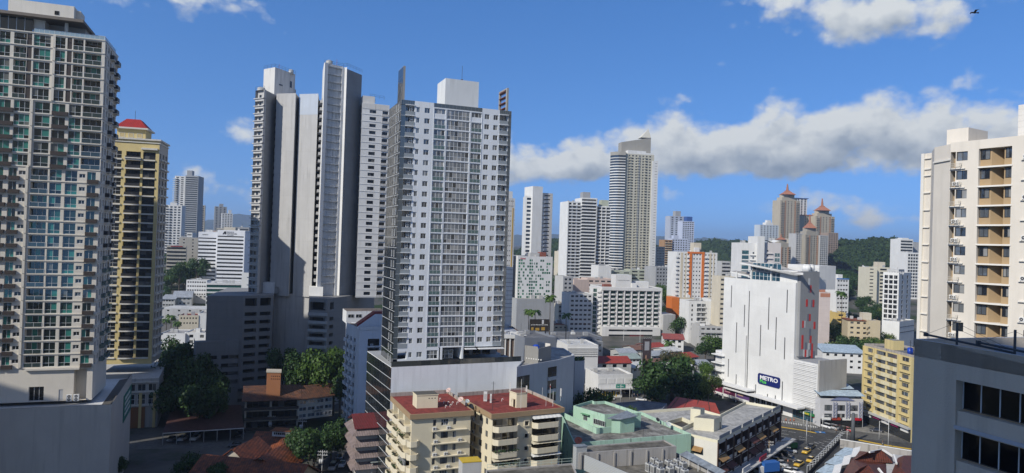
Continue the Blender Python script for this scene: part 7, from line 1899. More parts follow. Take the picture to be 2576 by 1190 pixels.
# pale grey block right of the white podium
GWH=paint('pale_grey_wall',(.50,.52,.56),.3);SCR=roofing('screed_roof',(.30,.29,.27),(.50,.49,.46),.6);CON2=paint('raw_concrete',(.30,.295,.28),.7)
pts=rp(zB,[(150,1060),(500,1000),(635,960),(545,900),(430,890),(215,985)],29.4)
r=low('office_block','pale grey block with a concrete roof room, right of the white podium',pts,29.4,GWH,SCR,None,.5)
F=Fr(pts[0],pts[1],0)
m=MB();m.box(F,.1,5.2,22.6,27.2,.004,.05,G_DARK);m.build('window',r)
part(r,'window',window_mesh(5.0,4.4,5,2,G_DARK,frame_dark,.08),F.mat(.1,22.7,.06));part(r,'window',window_mesh(2.4,2.2,2,1,G_DARK,frame_dark,.08),F.mat(.1,19.8,.06))
m=MB();m.box(F,F.W*.74,F.W*.96,10,28.2,.004,.03,G_DARK);m.build('recess',r)
for k in range(5):part(r,'recess_slab',block_mesh('recess_slab',F.W*.22,.9,.3,GWH),F.mat(F.W*.74,11+3.4*k,.02))
q=rp(zB,[(640,1012),(722,1010),(700,975),(600,985)],26);q2=low('office_block','',q,26,GWH,SCR,None,.6);join(r,q2)
m=MB()
for i in range(240):t=rng.random();o=q[0].lerp(q[1],t);leaf_quad(m,Vector((o.x,o.y+rng.random()*1.5,26.4+rng.random()*1.4)),.28,LEAFS['green'])
whole(m,'roof_plants','green shrubs along the edge of the lower pale grey wing','plants',(q[0].x,q[0].y,26))
bx=rp(zB,[(205,1000),(328,1016),(436,985),(320,965)],29.42);h=3.6
m=MB()
for i in range(4):f=Fr(bx[i],bx[(i+1)%4],29.42);m.box(f,0 if i%2 else .21,f.W-(0 if i%2 else .21),0,h-(0,.5,0,.9)[i]+.9,-.2,0,CON2 if i<2 else paint('cream_block',(0,)*3))
m.poly([V3(p,30.9)for p in bx],CON2);m.build('roof_room',r);f=Fr(bx[0],bx[1],29.42)
for k in range(7):part(r,'vent_hole',block_mesh('vent_hole',.3,.3,.03,W1),f.mat(.8+.75*k,.9,.004))
c=ctr(bx);m=MB();m.tube((c.x-.5,c.y,30.9),(c.x-.5,c.y,33.4),1.0,plain('tank_blue',(.012,.06,.42),.4),16);m.dome((c.x-.5,c.y,33.4),1.0,.5,plain('tank_blue',(0,)*3),16,3);whole(m,'water_tank','bright blue round water tank inside the concrete roof room','water tank',(c.x-.5,c.y,30.9))
# mint green building
MINT=paint('mint_wall',(.40,.60,.47),.55);MIN2=paint('mint_parapet',(.42,.62,.50),.8,scale=1.6);GREEN=paint('green_wall',(.13,.30,.17),.3)
OLD=roofing('old_screed',(.12,.115,.105),(.40,.39,.36),.25)
pts=rp(zA,[(250,800),(1490,700),(965,462),(90,440)],13.4)
r=low('apartment_block','mint green building with stained parapets and a cracked grey roof',pts,13.4,MINT,OLD,{3:wins(4,1.4,1.2,1.5,3.0,4)},.9,pmat=MIN2)
up=rp(zA,[(243,395),(575,492),(960,470),(580,345),(466,350),(440,338)],16.6);pbox(r,'upper_storey',up,13.42,16.6,MINT,OLD);m=MB();parapet(m,up,16.6,.8,.22,MIN2);m.build('parapet',r)
f=Fr(up[0],up[1],13.42);part(r,'window',window_mesh(1.5,1.4,3,1,G_DARK,frame_alu,.06),f.mat(f.W*.34,.9,.02));part(r,'window',window_mesh(4.2,1.5,6,1,G_DARK,frame_alu,.08),f.mat(f.W*.66,.7,.02))
m=MB();m.box(f,f.W*.3,f.W*.55,2.6,2.75,0,.8,GREEN);m.build('window_hood',r)
st=rp(zA,[(660,650),(742,655),(872,640),(800,600)],13.42);st=[ctr(st)+(p-ctr(st))*1.15 for p in st];pbox(r,'stair_house',st,13.42,17.2,MINT);e=inset(st,-.6);sheet(r,'stair_house_roof',[V3(e[0],17.3),V3(e[1],17.3),V3(e[2],17.7),V3(e[3],17.7)],roofing('sheet_bluegrey',(.24,.28,.33),(.16,.18,.21)),.2)
f=Fr(rp(zA,[(90,475)],13.42)[0],rp(zA,[(485,665)],13.42)[0],13.42);m=MB();m.box(f,0,f.W,0,1.5,-.25,0,MIN2);g=Fr(rp(zA,[(485,665)],13.42)[0],rp(zA,[(668,648)],13.42)[0],13.42);m.box(g,0,g.W,0,1.5,-.25,0,MIN2);m.build('terrace_wall',r)
DISH(296,765,.95,plain('dish_red',(.50,.12,.07),.5),-10,'orange-red satellite dish on the front left corner of the mint green roof',13.4+.8,zA,.6);DISH(1250,590,.75,plain('dish_grey',(0,)*3),10,'pale satellite dish on the far parapet of the mint green roof',13.4+.8,zA,.6);DISH(1135,535,.6,plain('dish_black',(0,)*3),30,'dark satellite dish left of the pale one on the mint green parapet',13.4+.8,zA,.5)
for i,(x,y)in enumerate(((655,500),(980,740),(768,425),(475,420))):
 o=PZ(*zA(x,y),13.4);m=MB();m.tube(o,o+Vector((0,0,3.4)),.035,frame_dark,4);m.tube(o+Vector((-.6,0,3.2)),o+Vector((.6,0,3.3)),.025,frame_dark,4);whole(m,'roof_aerial',('thin aerial beside the mint stair house','thin aerial at the front edge of the mint green roof','thin aerial on the far side of the mint green roof','thin aerial on the mint upper storey')[i],'aerial',o)
# cream building with the long awning front on the side street
CRL=paint('pale_cream_wall',(.74,.70,.54),.15);CRW=paint('off_white_wall',(.70,.68,.62),.25);BRW=paint('brown_frame',(.10,.06,.045),.3);TANA=tiled('awning_tan',(.42,.26,.10),(.30,.18,.08),.6,.25);MARA=tiled('awning_maroon',(.16,.05,.04),(.10,.045,.035),.6,.25)
pts=rp(zA,[(1500,700),(1770,762),(2440,410),(2062,345),(1795,485),(1520,405),(905,450),(990,490)],13.0)
f1=Fr(pts[1],pts[2],0);W=f1.W;nb=9;rows=[(3.9+3.0*i,6.5+3.0*i)for i in range(3)]
cols=[(W*i/nb+.35,W*(i+1)/nb-.35)for i in range(nb)]
r=building('apartment_block','pale cream L-shaped building with a dark balcony front hung with tan and maroon awnings','building',pts,0,13.0,CRW,{1:(lambda W_:cols,rows,None,1.6)},roofing('pale_screed',(.46,.45,.42),(.34,.335,.32),.6),.75,None,BRW,CRL)
for i,(u0,u1)in enumerate(cols):
 for j,(v0,v1)in enumerate(rows):
  part(r,'balcony_window',window_mesh(u1-u0,2.6,3,1,G_DARK,frame_dark,.08),f1.mat(u0,v0,-1.55));part(r,'balcony_front',block_mesh('balcony_front',(u1-u0)*.46,1.0,.12,W7 if(i+j)%3 else CRW),f1.mat(u0+(0 if(i*2+j)%3 else(u1-u0)*.5),v0+.02,-.14))
  part(r,'balcony_front',block_mesh('balcony_front',u1-u0,.12,.2,BRW),f1.mat(u0,v0-.14,-.1))
  k=(i*3+j*2+i*j)%5
  if k in(0,2,3):
   a=MB();mt=TANA if k!=3 and j>0 else MARA;a.poly([f1.p(u0-.1,v1-.2,.02),f1.p(u0-.1,v1-1.1,1.5),f1.p(u1+.1,v1-1.1,1.5),f1.p(u1+.1,v1-.2,.02)][::-1],mt);a.poly([f1.p(u0-.1,v1-.26,.02),f1.p(u0-.1,v1-1.16,1.5),f1.p(u1+.1,v1-1.16,1.5),f1.p(u1+.1,v1-.26,.02)],BRW);a.build('awning',r)
for i in range(nb+1):part(r,'pier',block_mesh('pier',.5,13.0,.25,BRW),f1.mat(max(0,W*i/nb-.25),0,.004))
m=MB();m.box(f1,-.2,W+6,3.0,3.4,.01,3.2,W7);m.build('street_canopy',r);m=MB();m.box(f1,.3,W-.3,.1,2.9,.004,.06,G_DARK);m.build('shop_front',r)
for i,(u,c_,t)in enumerate(((.22,W1,'FARMACIA'),(.48,plain('sign_red',(0,)*3),'OFERTA'))):m=MB();m.box(f1,W*u,W*u+5.5,3.42,4.6,2.6,2.8,c_);m.build('sign',r)
for k in range(6):part(r,'roof_barrier',block_mesh('roof_barrier',W/7,.9,.14,paint('barrier_grey',(.33,.345,.36),.2)),f1.mat(W*(.02+.165*k),13.75,-.1))
hb=rp(zA,[(1515,620),(1730,642),(1815,605),(1620,590)],13.02);hb=[hb[0],hb[1],hb[2],hb[2]+hb[0]-hb[1]];pbox(r,'roof_house',hb,13.02,16.4,CRL,OLD);f=Fr(hb[1],hb[2],13.02);part(r,'door',window_mesh(.9,2.0,1,1,G_DARK,CRL,.08),f.mat(f.W-1.6,.02,.02))
h2=rp(zA,[(1480,560),(1585,575),(1630,555),(1525,540)],13.02);pbox(r,'stair_house',h2,13.02,17.4,CRL,OLD)
cw=rp(zA,[(1225,570),(1395,640),(1520,580),(1395,525)],13.05);m=MB()
for i in range(4):f=Fr(cw[i],cw[(i+1)%4],13.02);m.box(f,.16,f.W-.16,0,1.1,-.15,.0,CRL)
m.build('light_well_wall',r);m=MB();m.poly([V3(p,13.06)for p in inset(cw,.2)],striped('well_shade',(.05,.04,.03),(.05,.04,.03),1));m.build('light_well',r)  # flat dark sheet stands in for the shaded depth of the well
f0=Fr(pts[0],pts[1],0);part(r,'window',window_mesh(2.6,1.4,2,1,G_DARK,frame_dark,.08),f0.mat(.4,9.2,.02));m=MB();m.poly([f0.p(.2,11.0,.02),f0.p(.2,10.0,1.3),f0.p(3.2,10.0,1.3),f0.p(3.2,11.0,.02)][::-1],TANA);m.build('awning',r)
# nearest concrete roof with machines
STN=paint('streaked_concrete',(.40,.385,.365),1.0,scale=.9,dirt=(.05,.048,.043));MOSS=roofing('mossy_roof',(.085,.08,.065),(.22,.205,.18),.4);CORR=striped('corrugated_grey',(.40,.42,.43),(.33,.35,.36),.32)
dk_=rp(zA,[(330,1085),(1000,1330),(2000,1240),(1335,925),(560,1003)],15.0)
r=low('workshop','nearest concrete building at the bottom, its stained roof crowded with air conditioning units',dk_,15.0,STN,MOSS,None,0)
sl_=rp(zA,[(300,880),(1335,808),(1205,738),(240,815)],18.2);pbox(r,'upper_roof',sl_,15.02,18.2,STN,MOSS);m=MB();parapet(m,sl_,18.2,.25,.3,STN);m.build('roof_edge',r)
f=Fr(sl_[0],sl_[1],15.02)
for k in range(6):part(r,'buttress',block_mesh('buttress',.35,3.1,.25,STN),f.mat(f.W*k/6+.3,0,.004))
f=Fr(dk_[2],dk_[3],15.02);m=MB();m.box(f,0,f.W,0,1.3,-.25,-.0,STN);m.build('parapet',r)
pc=MB();a,b=PZ(*zA(560,1003),15.1),PZ(*zA(1260,935),15.1)
for k in range(3):pc.tube(a+Vector((0,-.25-.2*k,0)),b+Vector((0,-.25-.2*k,0)),.06,plain('pipe_rust',(.28,.10,.05),.6),5)
pc.build('pipe',r)
aw=[PZ(*zA(1365,880),16.6),PZ(*zA(1790,1095),16.6),PZ(*zA(1855,1058),17.4),PZ(*zA(1445,842),17.4)];sheet(r,'lean_to_roof',aw,roofing('sheet_bluegrey',(0,)*3,(0,)*3));m=MB()
for k in range(5):o=aw[0].lerp(aw[1],k/4*.95+.02);m.tube((o.x,o.y,15),o,.07,frame_alu,5)
m.build('lean_to_post',r)
sheet(r,'porch_roof',[PZ(*zA(1215,820),17.4),PZ(*zA(1290,825),17.4),PZ(*zA(1335,812),17.6),PZ(*zA(1210,800),17.6)],CORR)
def cube_ac(x,y,i):
 o=PZ(*zA(x,y),15.05);root=thing('condenser_unit',('grey condenser unit at the back left of the pack on the concrete roof','condenser unit in the back row, behind the front left one','condenser unit in the middle of the left group','front left condenser unit, nearest the tin parapet','condenser unit at the front, between the two groups','condenser unit at the head of the right group','tallest-standing condenser unit at the back of the right group','condenser unit at the right end, nearest the lean-to roof','condenser unit in the middle of the right group','front condenser unit of the right group','condenser unit right of the front one','condenser unit cut by the bottom edge of the picture')[i],'air conditioner',o,'condenser units on the concrete roof')
 for nm in('case','fan','grille'):
  if nm not in AC:
   m=MB();w=plain('unit_pale',(.52,.53,.52),.5)
   if nm=='case':m.wbox(-.6,.6,-.6,.6,0,1.75,w)
   elif nm=='fan':m.tube((0,0,1.752),(0,0,1.80),.48,plain('ac_dark',(0,)*3),16);m.tube((0,0,1.8),(0,0,1.84),.12,w,8)
   else:
    for s in(-1,1):
     for k in range(9):m.wbox(-.5+.115*k,-.44+.115*k,s*.605-.006,s*.605+.006,.2,1.5,plain('ac_dark',(0,)*3));m.wbox(s*.605-.006,s*.605+.006,-.5+.115*k,-.44+.115*k,.2,1.5,plain('ac_dark',(0,)*3))
   AC[nm]=m.mesh(nm)
  o2=bpy.data.objects.new(nm,AC[nm]);C.objects.link(o2);o2.parent=root
 root.rotation_euler=(0,0,R(24))
for i,(x,y)in enumerate(((1098,1005),(1045,1062),(1150,1040),(1100,1085),(1165,1115),(1250,1030),(1345,1018),(1405,1048),(1305,1065),(1265,1105),(1365,1098),(1420,1130))):cube_ac(x,y,i)
for i,x in enumerate((1133,1165)):
 o=PZ(*zA(x,965),15.05);m=MB();m.tube(o,o+Vector((0,0,2.4)),.42,plain('cylinder_blue',(.10,.36,.56),.4),14);m.dome(o+Vector((0,0,2.4)),.42,.2,plain('cylinder_blue',(0,)*3),14,3);whole(m,'pressure_tank',('left one of two light blue cylinders by the stained wall','right one of two light blue cylinders, nearer the person in pink')[i],'tank',o)
o=PZ(*zA(285,1040),15.0);m=MB();f=Fr((o.x-.3,o.y),(o.x+2.0,o.y+.9),15);m.box(f,0,f.W,0,4.6,-1.5,0,CORR);m.box(f,-.1,f.W+.1,4.6,4.75,-1.6,.1,roofing('sheet_bluegrey',(0,)*3,(0,)*3));whole(m,'metal_cabinet','tall grey metal duct housing at the left end of the stained concrete wall','cabinet',o)
f=Fr(rp(zA,[(355,1050)],15)[0],rp(zA,[(820,1260)],15)[0],15);m=MB();m.box(f,0,f.W,0,3.2,-.15,0,CORR);m.build('tin_parapet',r)
# roof with a pale green railing in front of the second cream block
gp=rp(zC,[(1110,1300),(2090,1300),(2010,1105),(1110,1178)],18.0);r=low('workshop','mossy flat roof with a pale green railing, in front of the second cream block',gp,18.0,STN,MOSS,None,.35)
f=Fr(gp[2],gp[3],18.3);m=MB();GRN=plain('rail_green',(.42,.50,.44),.5)
for h in(.55,1.1):m.tube(f.p(.2,h,-.1),f.p(f.W-.2,h,-.1),.035,GRN,5)
for k in range(9):m.tube(f.p(.2+(f.W-.4)*k/8,0,-.1),f.p(.2+(f.W-.4)*k/8,1.1,-.1),.035,GRN,5)
m.build('railing',r)
o=PZ(*zC(865,1200),17.5);f=Fr((o.x,o.y),(o.x+3.6,o.y+1.2),14);m=MB();m.box(f,0,f.W,0,5.6,-3,0,W7);m.box(f,-.05,f.W+.05,5.6,5.75,-3.05,.05,plain('edge_yellow',(.55,.38,.03),.5));whole(m,'roof_hut','grey roof hut with a yellow top edge, below the gap between the cream blocks','hut',(o.x,o.y,14))
# shaded corner at the lower left
TIL=tiled('clay_tiles',(.27,.08,.03),(.10,.04,.025),.4,.6);TILD=tiled('clay_tiles_old',(.17,.075,.04),(.075,.045,.035),.45,.5);BRT=tiled('brown_sheet',(.10,.05,.045),(.065,.035,.03),.5,.4)
def gable(root,a,b,c,d,ze,zr,mat,over=.5,name='roof',ends=None):
 """roof over the rectangle a b c d (a-b front), ridge along a-b; ends adds gable walls"""
 m=MB();u=(b-a).normalized();v=Vector((-u.y,u.x));a,b,c,d=a-u*over-v*over,b+u*over-v*over,c+u*over+v*over,d-u*over+v*over;r0,r1=(a+d)/2,(b+c)/2
 A,B,C_,D_,E,G_=V3(a,ze),V3(b,ze),V3(c,ze),V3(d,ze),V3(r0,zr),V3(r1,zr);t=Vector((0,0,-.18))
 m.poly([A,B,G_,E],mat);m.poly([C_,D_,E,G_],mat);m.poly([B+t,A+t,E+t,G_+t],mat);m.poly([D_+t,C_+t,G_+t,E+t],mat)
 for p,q in((A,B),(C_,D_),(B,G_),(G_,C_),(D_,E),(E,A)):m.poly([p+t,q+t,q,p],mat)
 m.build(name,root)
 if ends:
  m=MB();k=over+.05
  for p,q,s,sg in((a,d,r0,1),(b,c,r1,-1)):m.poly([V3(p+u*k*sg+v*k,ze-.1),V3(q+u*k*sg-v*k,ze-.1),V3(s+u*k*sg,zr-.25)],ends)
  m.build('gable_wall',root)
a=rp(zL,[(655,672)],9.6)[0];b=rp(zL,[(1040,658)],9.6)[0];c=rp(zL,[(1285,632)],9.6)[0];u=(b-a).normalized();v=Vector((-u.y,u.x))
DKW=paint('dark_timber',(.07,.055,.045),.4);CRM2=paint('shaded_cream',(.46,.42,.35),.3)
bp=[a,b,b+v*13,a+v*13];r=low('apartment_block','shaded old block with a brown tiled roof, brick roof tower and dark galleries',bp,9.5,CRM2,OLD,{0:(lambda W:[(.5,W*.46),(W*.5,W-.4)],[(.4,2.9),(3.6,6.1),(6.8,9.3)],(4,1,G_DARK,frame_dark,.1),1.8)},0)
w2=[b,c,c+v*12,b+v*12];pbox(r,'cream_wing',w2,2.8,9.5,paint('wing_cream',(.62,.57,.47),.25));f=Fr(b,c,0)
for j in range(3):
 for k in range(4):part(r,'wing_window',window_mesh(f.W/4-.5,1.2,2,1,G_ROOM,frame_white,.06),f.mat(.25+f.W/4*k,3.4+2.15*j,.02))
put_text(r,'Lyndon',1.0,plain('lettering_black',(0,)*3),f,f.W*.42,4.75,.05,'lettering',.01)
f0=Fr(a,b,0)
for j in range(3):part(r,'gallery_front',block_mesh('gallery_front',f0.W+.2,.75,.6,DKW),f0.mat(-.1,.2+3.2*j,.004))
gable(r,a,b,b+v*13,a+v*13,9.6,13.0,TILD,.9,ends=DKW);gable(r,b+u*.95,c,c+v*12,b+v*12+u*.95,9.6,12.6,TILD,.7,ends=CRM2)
bt_=rp(zL,[(808,598),(908,600)],12.2);q=[bt_[0],bt_[1],bt_[1]+v*4,bt_[0]+v*4];BRK=paint('brick_tower',(.30,.13,.06),.3);pbox(r,'brick_tower',q,9,18.0,BRK);pbox(r,'tower_cap',inset(q,-.2),18.0,18.4,CRM2);f=Fr(q[0],q[1],12)
for k in range(5):
 for j in range(2):part(r,'vent_hole',block_mesh('vent_hole',.3,.3,.02,G_DARK),f.mat(f.W*(.3+.14*k),3.8+.9*j,.004))
q=rp(zL,[(65,893),(648,856),(625,735),(130,750)],4.0);r=thing('car_shed','long open car shed with a dark brown sheet roof and white gutter, in the shade','shed',V3(ctr(q),0));sheet(r,'roof',[V3(q[0],3.6),V3(q[1],3.6),V3(q[2],5.6),V3(q[3],5.6)],BRT,.15)
f=Fr(q[0],q[1],0);m=MB();m.box(f,0,f.W,3.4,3.62,.003,.12,W1);m.build('gutter',r)
for k in range(7):part(r,'post',block_mesh('post',.16,3.4,.16,W7),f.mat(f.W*k/6.05,0,-.3))
f2=Fr(q[3],q[2],0);m=MB();m.box(f2,0,f2.W,0,5.4,-.2,0,CRM2);m.build('back_wall',r)
def tiled_house(lab,pts,ze,zr,wall,extra=True):
 r=low('house',lab,pts,ze,wall,OLD,{0:wins(3,1.2,1.0,1.2,3,1),3:wins(2,1.0,1.0,1.2,3,1)},0);gable(r,*pts,ze,zr,TIL,.7,ends=wall);return r
q=rp(zL,[(675,1035),(850,1045)],3.4);u=(q[1]-q[0]).normalized();v=Vector((-u.y,u.x));r=tiled_house('small white house with a ribbed orange tiled roof and a dormer, beside the dark trees',[q[0],q[1]+u*3.5,q[1]+u*3.5+v*13,q[0]+v*13],3.4,7.2,W1)
h=q[0]+u*4.5+v*5.0;d=[h,h+u*5,h+u*5+v*3,h+v*3];pbox(r,'dormer',d,4.5,7.9,W1);f=Fr(d[0],d[1],0);part(r,'dormer_window',window_mesh(4.2,.8,7,1,G_DARK,frame_white,.08),f.mat(.4,6.8,.02));sheet(r,'dormer_roof',[V3(p,8.0)for p in inset(d,-.4)],TIL)
q=rp(zL,[(350,1185),(1075,1260)],3.2);u=(q[1]-q[0]).normalized();v=Vector((-u.y,u.x));L_=(q[1]-q[0]).length
r=tiled_house('big house with rambling orange tiled hipped roofs at the bottom edge, half in shade',[q[0]-v*6,q[1]-v*6,q[1]+v*8,q[0]+v*8],3.2,7.4,CRM2)
for(fu,fv,w,dp,ze,zr)in((.06,3,.34,11,5.0,8.8),(.36,1,.40,10,4.6,8.2)):
 p0=q[0]+u*L_*fu+v*fv;s=[p0,p0+u*L_*w,p0+u*L_*w+v*dp,p0+v*dp];pbox(r,'wing',s,2.9,ze-.05,CRM2);gable(r,s[1],s[2],s[3],s[0],ze,zr,TIL,.6,'wing_roof',CRM2)
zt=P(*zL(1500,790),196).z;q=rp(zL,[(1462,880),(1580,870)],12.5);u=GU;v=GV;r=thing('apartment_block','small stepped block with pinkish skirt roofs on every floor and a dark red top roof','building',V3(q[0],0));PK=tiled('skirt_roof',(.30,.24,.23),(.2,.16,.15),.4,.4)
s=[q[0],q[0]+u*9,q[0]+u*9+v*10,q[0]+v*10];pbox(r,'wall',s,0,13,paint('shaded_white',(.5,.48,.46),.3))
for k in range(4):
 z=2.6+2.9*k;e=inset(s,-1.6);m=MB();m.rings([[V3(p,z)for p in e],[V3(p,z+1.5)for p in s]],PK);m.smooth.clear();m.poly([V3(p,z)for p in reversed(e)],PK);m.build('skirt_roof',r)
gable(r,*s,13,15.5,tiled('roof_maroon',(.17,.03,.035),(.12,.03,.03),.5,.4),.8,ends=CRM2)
q=rp(zL,[(1560,1120),(1640,1110),(1590,1035),(1520,1042)],4.0);r=thing('entrance_canopy','pale green-white sheet canopy at the foot of the dark glass side','canopy',V3(ctr(q),0));sheet(r,'roof',[V3(p,4.2)for p in q],roofing('sheet_pale',(.48,.54,.50),(.38,.42,.40)),.2)
for k in range(4):m=MB();p=inset(q,.4)[k];m.tube((p.x,p.y,0),(p.x,p.y,4.0),.1,W7,6);m.build('post',r)
# middle-distance low roofs, left
SHG=roofing('sheet_grey',(.36,.39,.43),(.27,.29,.32),crack=1);WHR=roofing('roof_white2',(.62,.62,.60),(.46,.46,.45))
def bshed(lab,pl,pt,pr,D,t,dep,wall,roofm,rise,name='warehouse'):
 r=bt(name,lab,pl,pt,pr,D,t,dep,wall,(4,1.4,1.0,G_DARK),None,par=0,roof=roofm);
 if rise:gable(r[0],*r[3],r[4],r[4]+rise,roofm,.6,ends=wall)
 return r
bshed('warehouse with a grey ridged roof and open trussed gable, nearest the ochre tower',436,748,482,500,20,18,W7,SHG,4);bshed('long flat pale roof below the ridged warehouse',407,776,521,460,8,22,W7,WHR,0);bshed('grey sheet roof wedged left of the ridged warehouse',407,752,440,495,10,20,W7,SHG,2.5);bshed('dull pale roof behind the ridged warehouse, left of the glass hall',478,742,522,520,8,18,W7,WHR,0)
r=bt('house','cream house with small arched windows and a red roof edge, below the flat pale roof',450,793,500,425,14,14,W2,(6,.8,1.0,G_DARK),None,par=.6,roof=roofing('red_roof',(0,)*3,(0,)*3));r=bt('city_block','white low block with a lattice of pipes on its roof, next to the cream house',498,788,524,428,14,16,W1,None,None,par=.6)
r=bt('warehouse','plain white warehouse behind the shaded grove, left part, blank',403,838,466,368,8,16,W1,None,None,par=.5);y_=r;r=bt('warehouse','',465,836,525,371,8,14,W1,(2,2,1.6,G_DARK),None,par=.5,roof=W4);join(y_[0],r[0],label='plain white warehouse behind the shaded grove, with two small dark windows')
# middle-distance low roofs, right of the blue-grey tower
BLG=paint('slate_wall',(.20,.22,.26),.3);ASPH=roofing('felt_dark',(.13,.135,.145),(.22,.22,.225))
r=bt('shop_building','low building with brown panels, white columns and air conditioners on its pale roof',1268,842,1320,300,10,30,paint('brown_panel',(.12,.085,.07),.2),None,None,par=.5,roof=roofing('roof_pale2',(.50,.52,.56),(.38,.40,.44)))
for k in range(5):part(r[0],'column',block_mesh('column',.5,r[6],.5,W1),r[1].mat(.4+(r[1].W-1)*k/4,0,.004))
m=MB();m.box(r[1],-.4,r[1].W+.6,r[6]-1.0,r[6]+.6,.003,.8,W1);m.build('fascia',r[0])
for k in range(9):part(r[0],'air_conditioner',ac_mesh(),r[1].mat(.8+.85*k%(r[1].W),r[6]+.15,-6-1.7*(k%3)))
bt('shop_building','slate grey wall block right of the brown-panelled building',1320,850,1400,290,22,22,BLG,None,None,par=.8,roof=ASPH);bt('shop_building','wide low building with a tarred, patched roof in front of the balcony hotel',1398,848,1515,385,14,24,BLG,(7,1.8,1.2,G_DARK),None,par=.6,roof=ASPH);bt('shop_building','grey two-storey building with dark windows behind the parked cars',1462,862,1517,375,30,16,W7,(5,1.6,1.2,G_DARK),None,par=.7,roof=ASPH)
r=bt('shop_building','white building with horizontal louvres along its top, left of the red roof',1428,868,1505,312,12,18,WHT2,None,None,par=.4,roof=WHR)
for k in range(5):part(r[0],'louvre',block_mesh('louvre',r[1].W,.35,.3,W1),r[1].mat(0,r[6]-1.2-.85*k,.004));part(r[0],'louvre_gap',block_mesh('louvre_gap',r[1].W-.6,.3,.02,BLG),r[1].mat(.3,r[6]-1.6-.85*k,.004))
m=MB();m.box(r[1],r[1].W*.6,r[1].W,0,3,.003,.1,G_DARK);m.build('shop_front',r[0])
RDR=tiled('sheet_red',(.40,.06,.035),(.28,.05,.035),.5,.4);r=bt('shop_building','low grey building with a bright red sheet roof, beside the louvred white building',1505,913,1588,318,12,12,W7,(3,2,1.4,G_DARK),None,par=0,roof=RDR);gable(r[0],*r[3],r[4],r[4]+2.2,RDR,.4,ends=W7)
r=bt('shop_building','white shop with arched panels, green sign and painted mural, by the big dark tree',1505,942,1592,285,14,15,WHT2,None,(3,2.4,2.2,G_DARK),par=.8,roof=SCR);F=r[1]
m=MB();m.box(F,F.W*.52,F.W*.78,4.4,5.9,.01,.2,plain('sign_teal',(.02,.22,.16),.5));m.build('sign',r[0]);put_text(r[0],'La Casa',.9,plain('lettering_white',(0,)*3),F,F.W*.55,4.8,.22)
for k in range(4):part(r[0],'arched_panel',block_mesh('arched_panel',F.W/4-.7,2.2,.12,W1),F.mat(F.W/4*k+.35,6.2,.004))
m=MB();cc=[plain('mural_yellow',(.65,.42,.03),.6),plain('mural_black',(.03,.03,.03),.6),plain('mural_white',(.75,.73,.68),.6)];m.box(F,.2,F.W*.68,.3,3.9,.005,.03,cc[2])
for k in range(16):u_=.5+k*F.W*.65/16;m.box(F,u_,u_+rng.uniform(.3,.7),.8+rng.random(),2.2+rng.random()*1.4,.032,.05,cc[k%2])
m.build('mural',r[0]);m=MB();m.box(F,F.W*.7,F.W-.2,.2,3.8,.005,.05,G_DARK);m.build('shop_front',r[0]);m=MB();m.box(F,-.2,F.W+.3,4.0,4.3,.01,1.6,W7);m.build('canopy',r[0])
TN=[SHG,tiled('sheet_rust',(.24,.11,.07),(.17,.1,.07),.5,.5),tiled('sheet_mint',(.36,.44,.40),(.26,.31,.29),.5,.5),tiled('sheet_blue',(.10,.20,.38),(.08,.15,.3),.5,.5),WHR,tiled('sheet_red',(0,)*3,(0,)*3)]
NM=['grey','rusty','pale green','blue','whitish','dull red']
for i,(x0,y0,x1,D,k)in enumerate(((1560,888,1602,335,0),(1600,880,1640,330,1),(1640,874,1676,340,5),(1570,902,1612,310,2),(1640,895,1690,318,0),(1680,885,1716,330,4),(1650,915,1690,292,1),(1700,925,1746,284,4),(1640,930,1672,280,3),(1755,918,1790,300,0),(1590,925,1640,290,4),(1720,900,1756,315,5))):
 bshed('low shed with a %s tin roof, %s'%(NM[k],('leftmost at the back, behind the red-roofed shop','behind the lattice billboard','at the back right of the billboard','below the furthest left one','beside the thin yellowish tree','behind the sparse pale tree','under the sparse pale tree','right of the sparse pale tree','tucked behind the huge tree','nearest the store corner','right behind the red-roofed building','in front of the white house')[i]),x0,y0,x1,57*FO/(y0-612-.0325*(x0-1288)),15+(i%3)*8,13,W7,TN[k],1.6,'shed')
r=bt('house','white two-storey house with a dull red roof, in front of the white flats',1671,852,1720,412,-6,14,W1,(3,1.8,1.3,G_DARK,.5),(4,1.4,1.2,G_DARK),par=0,roof=MARA);gable(r[0],*r[3],r[4],r[4]+2.4,tiled('roof_dullred',(.36,.09,.07),(.24,.07,.06),.5,.4),.7,ends=W1)
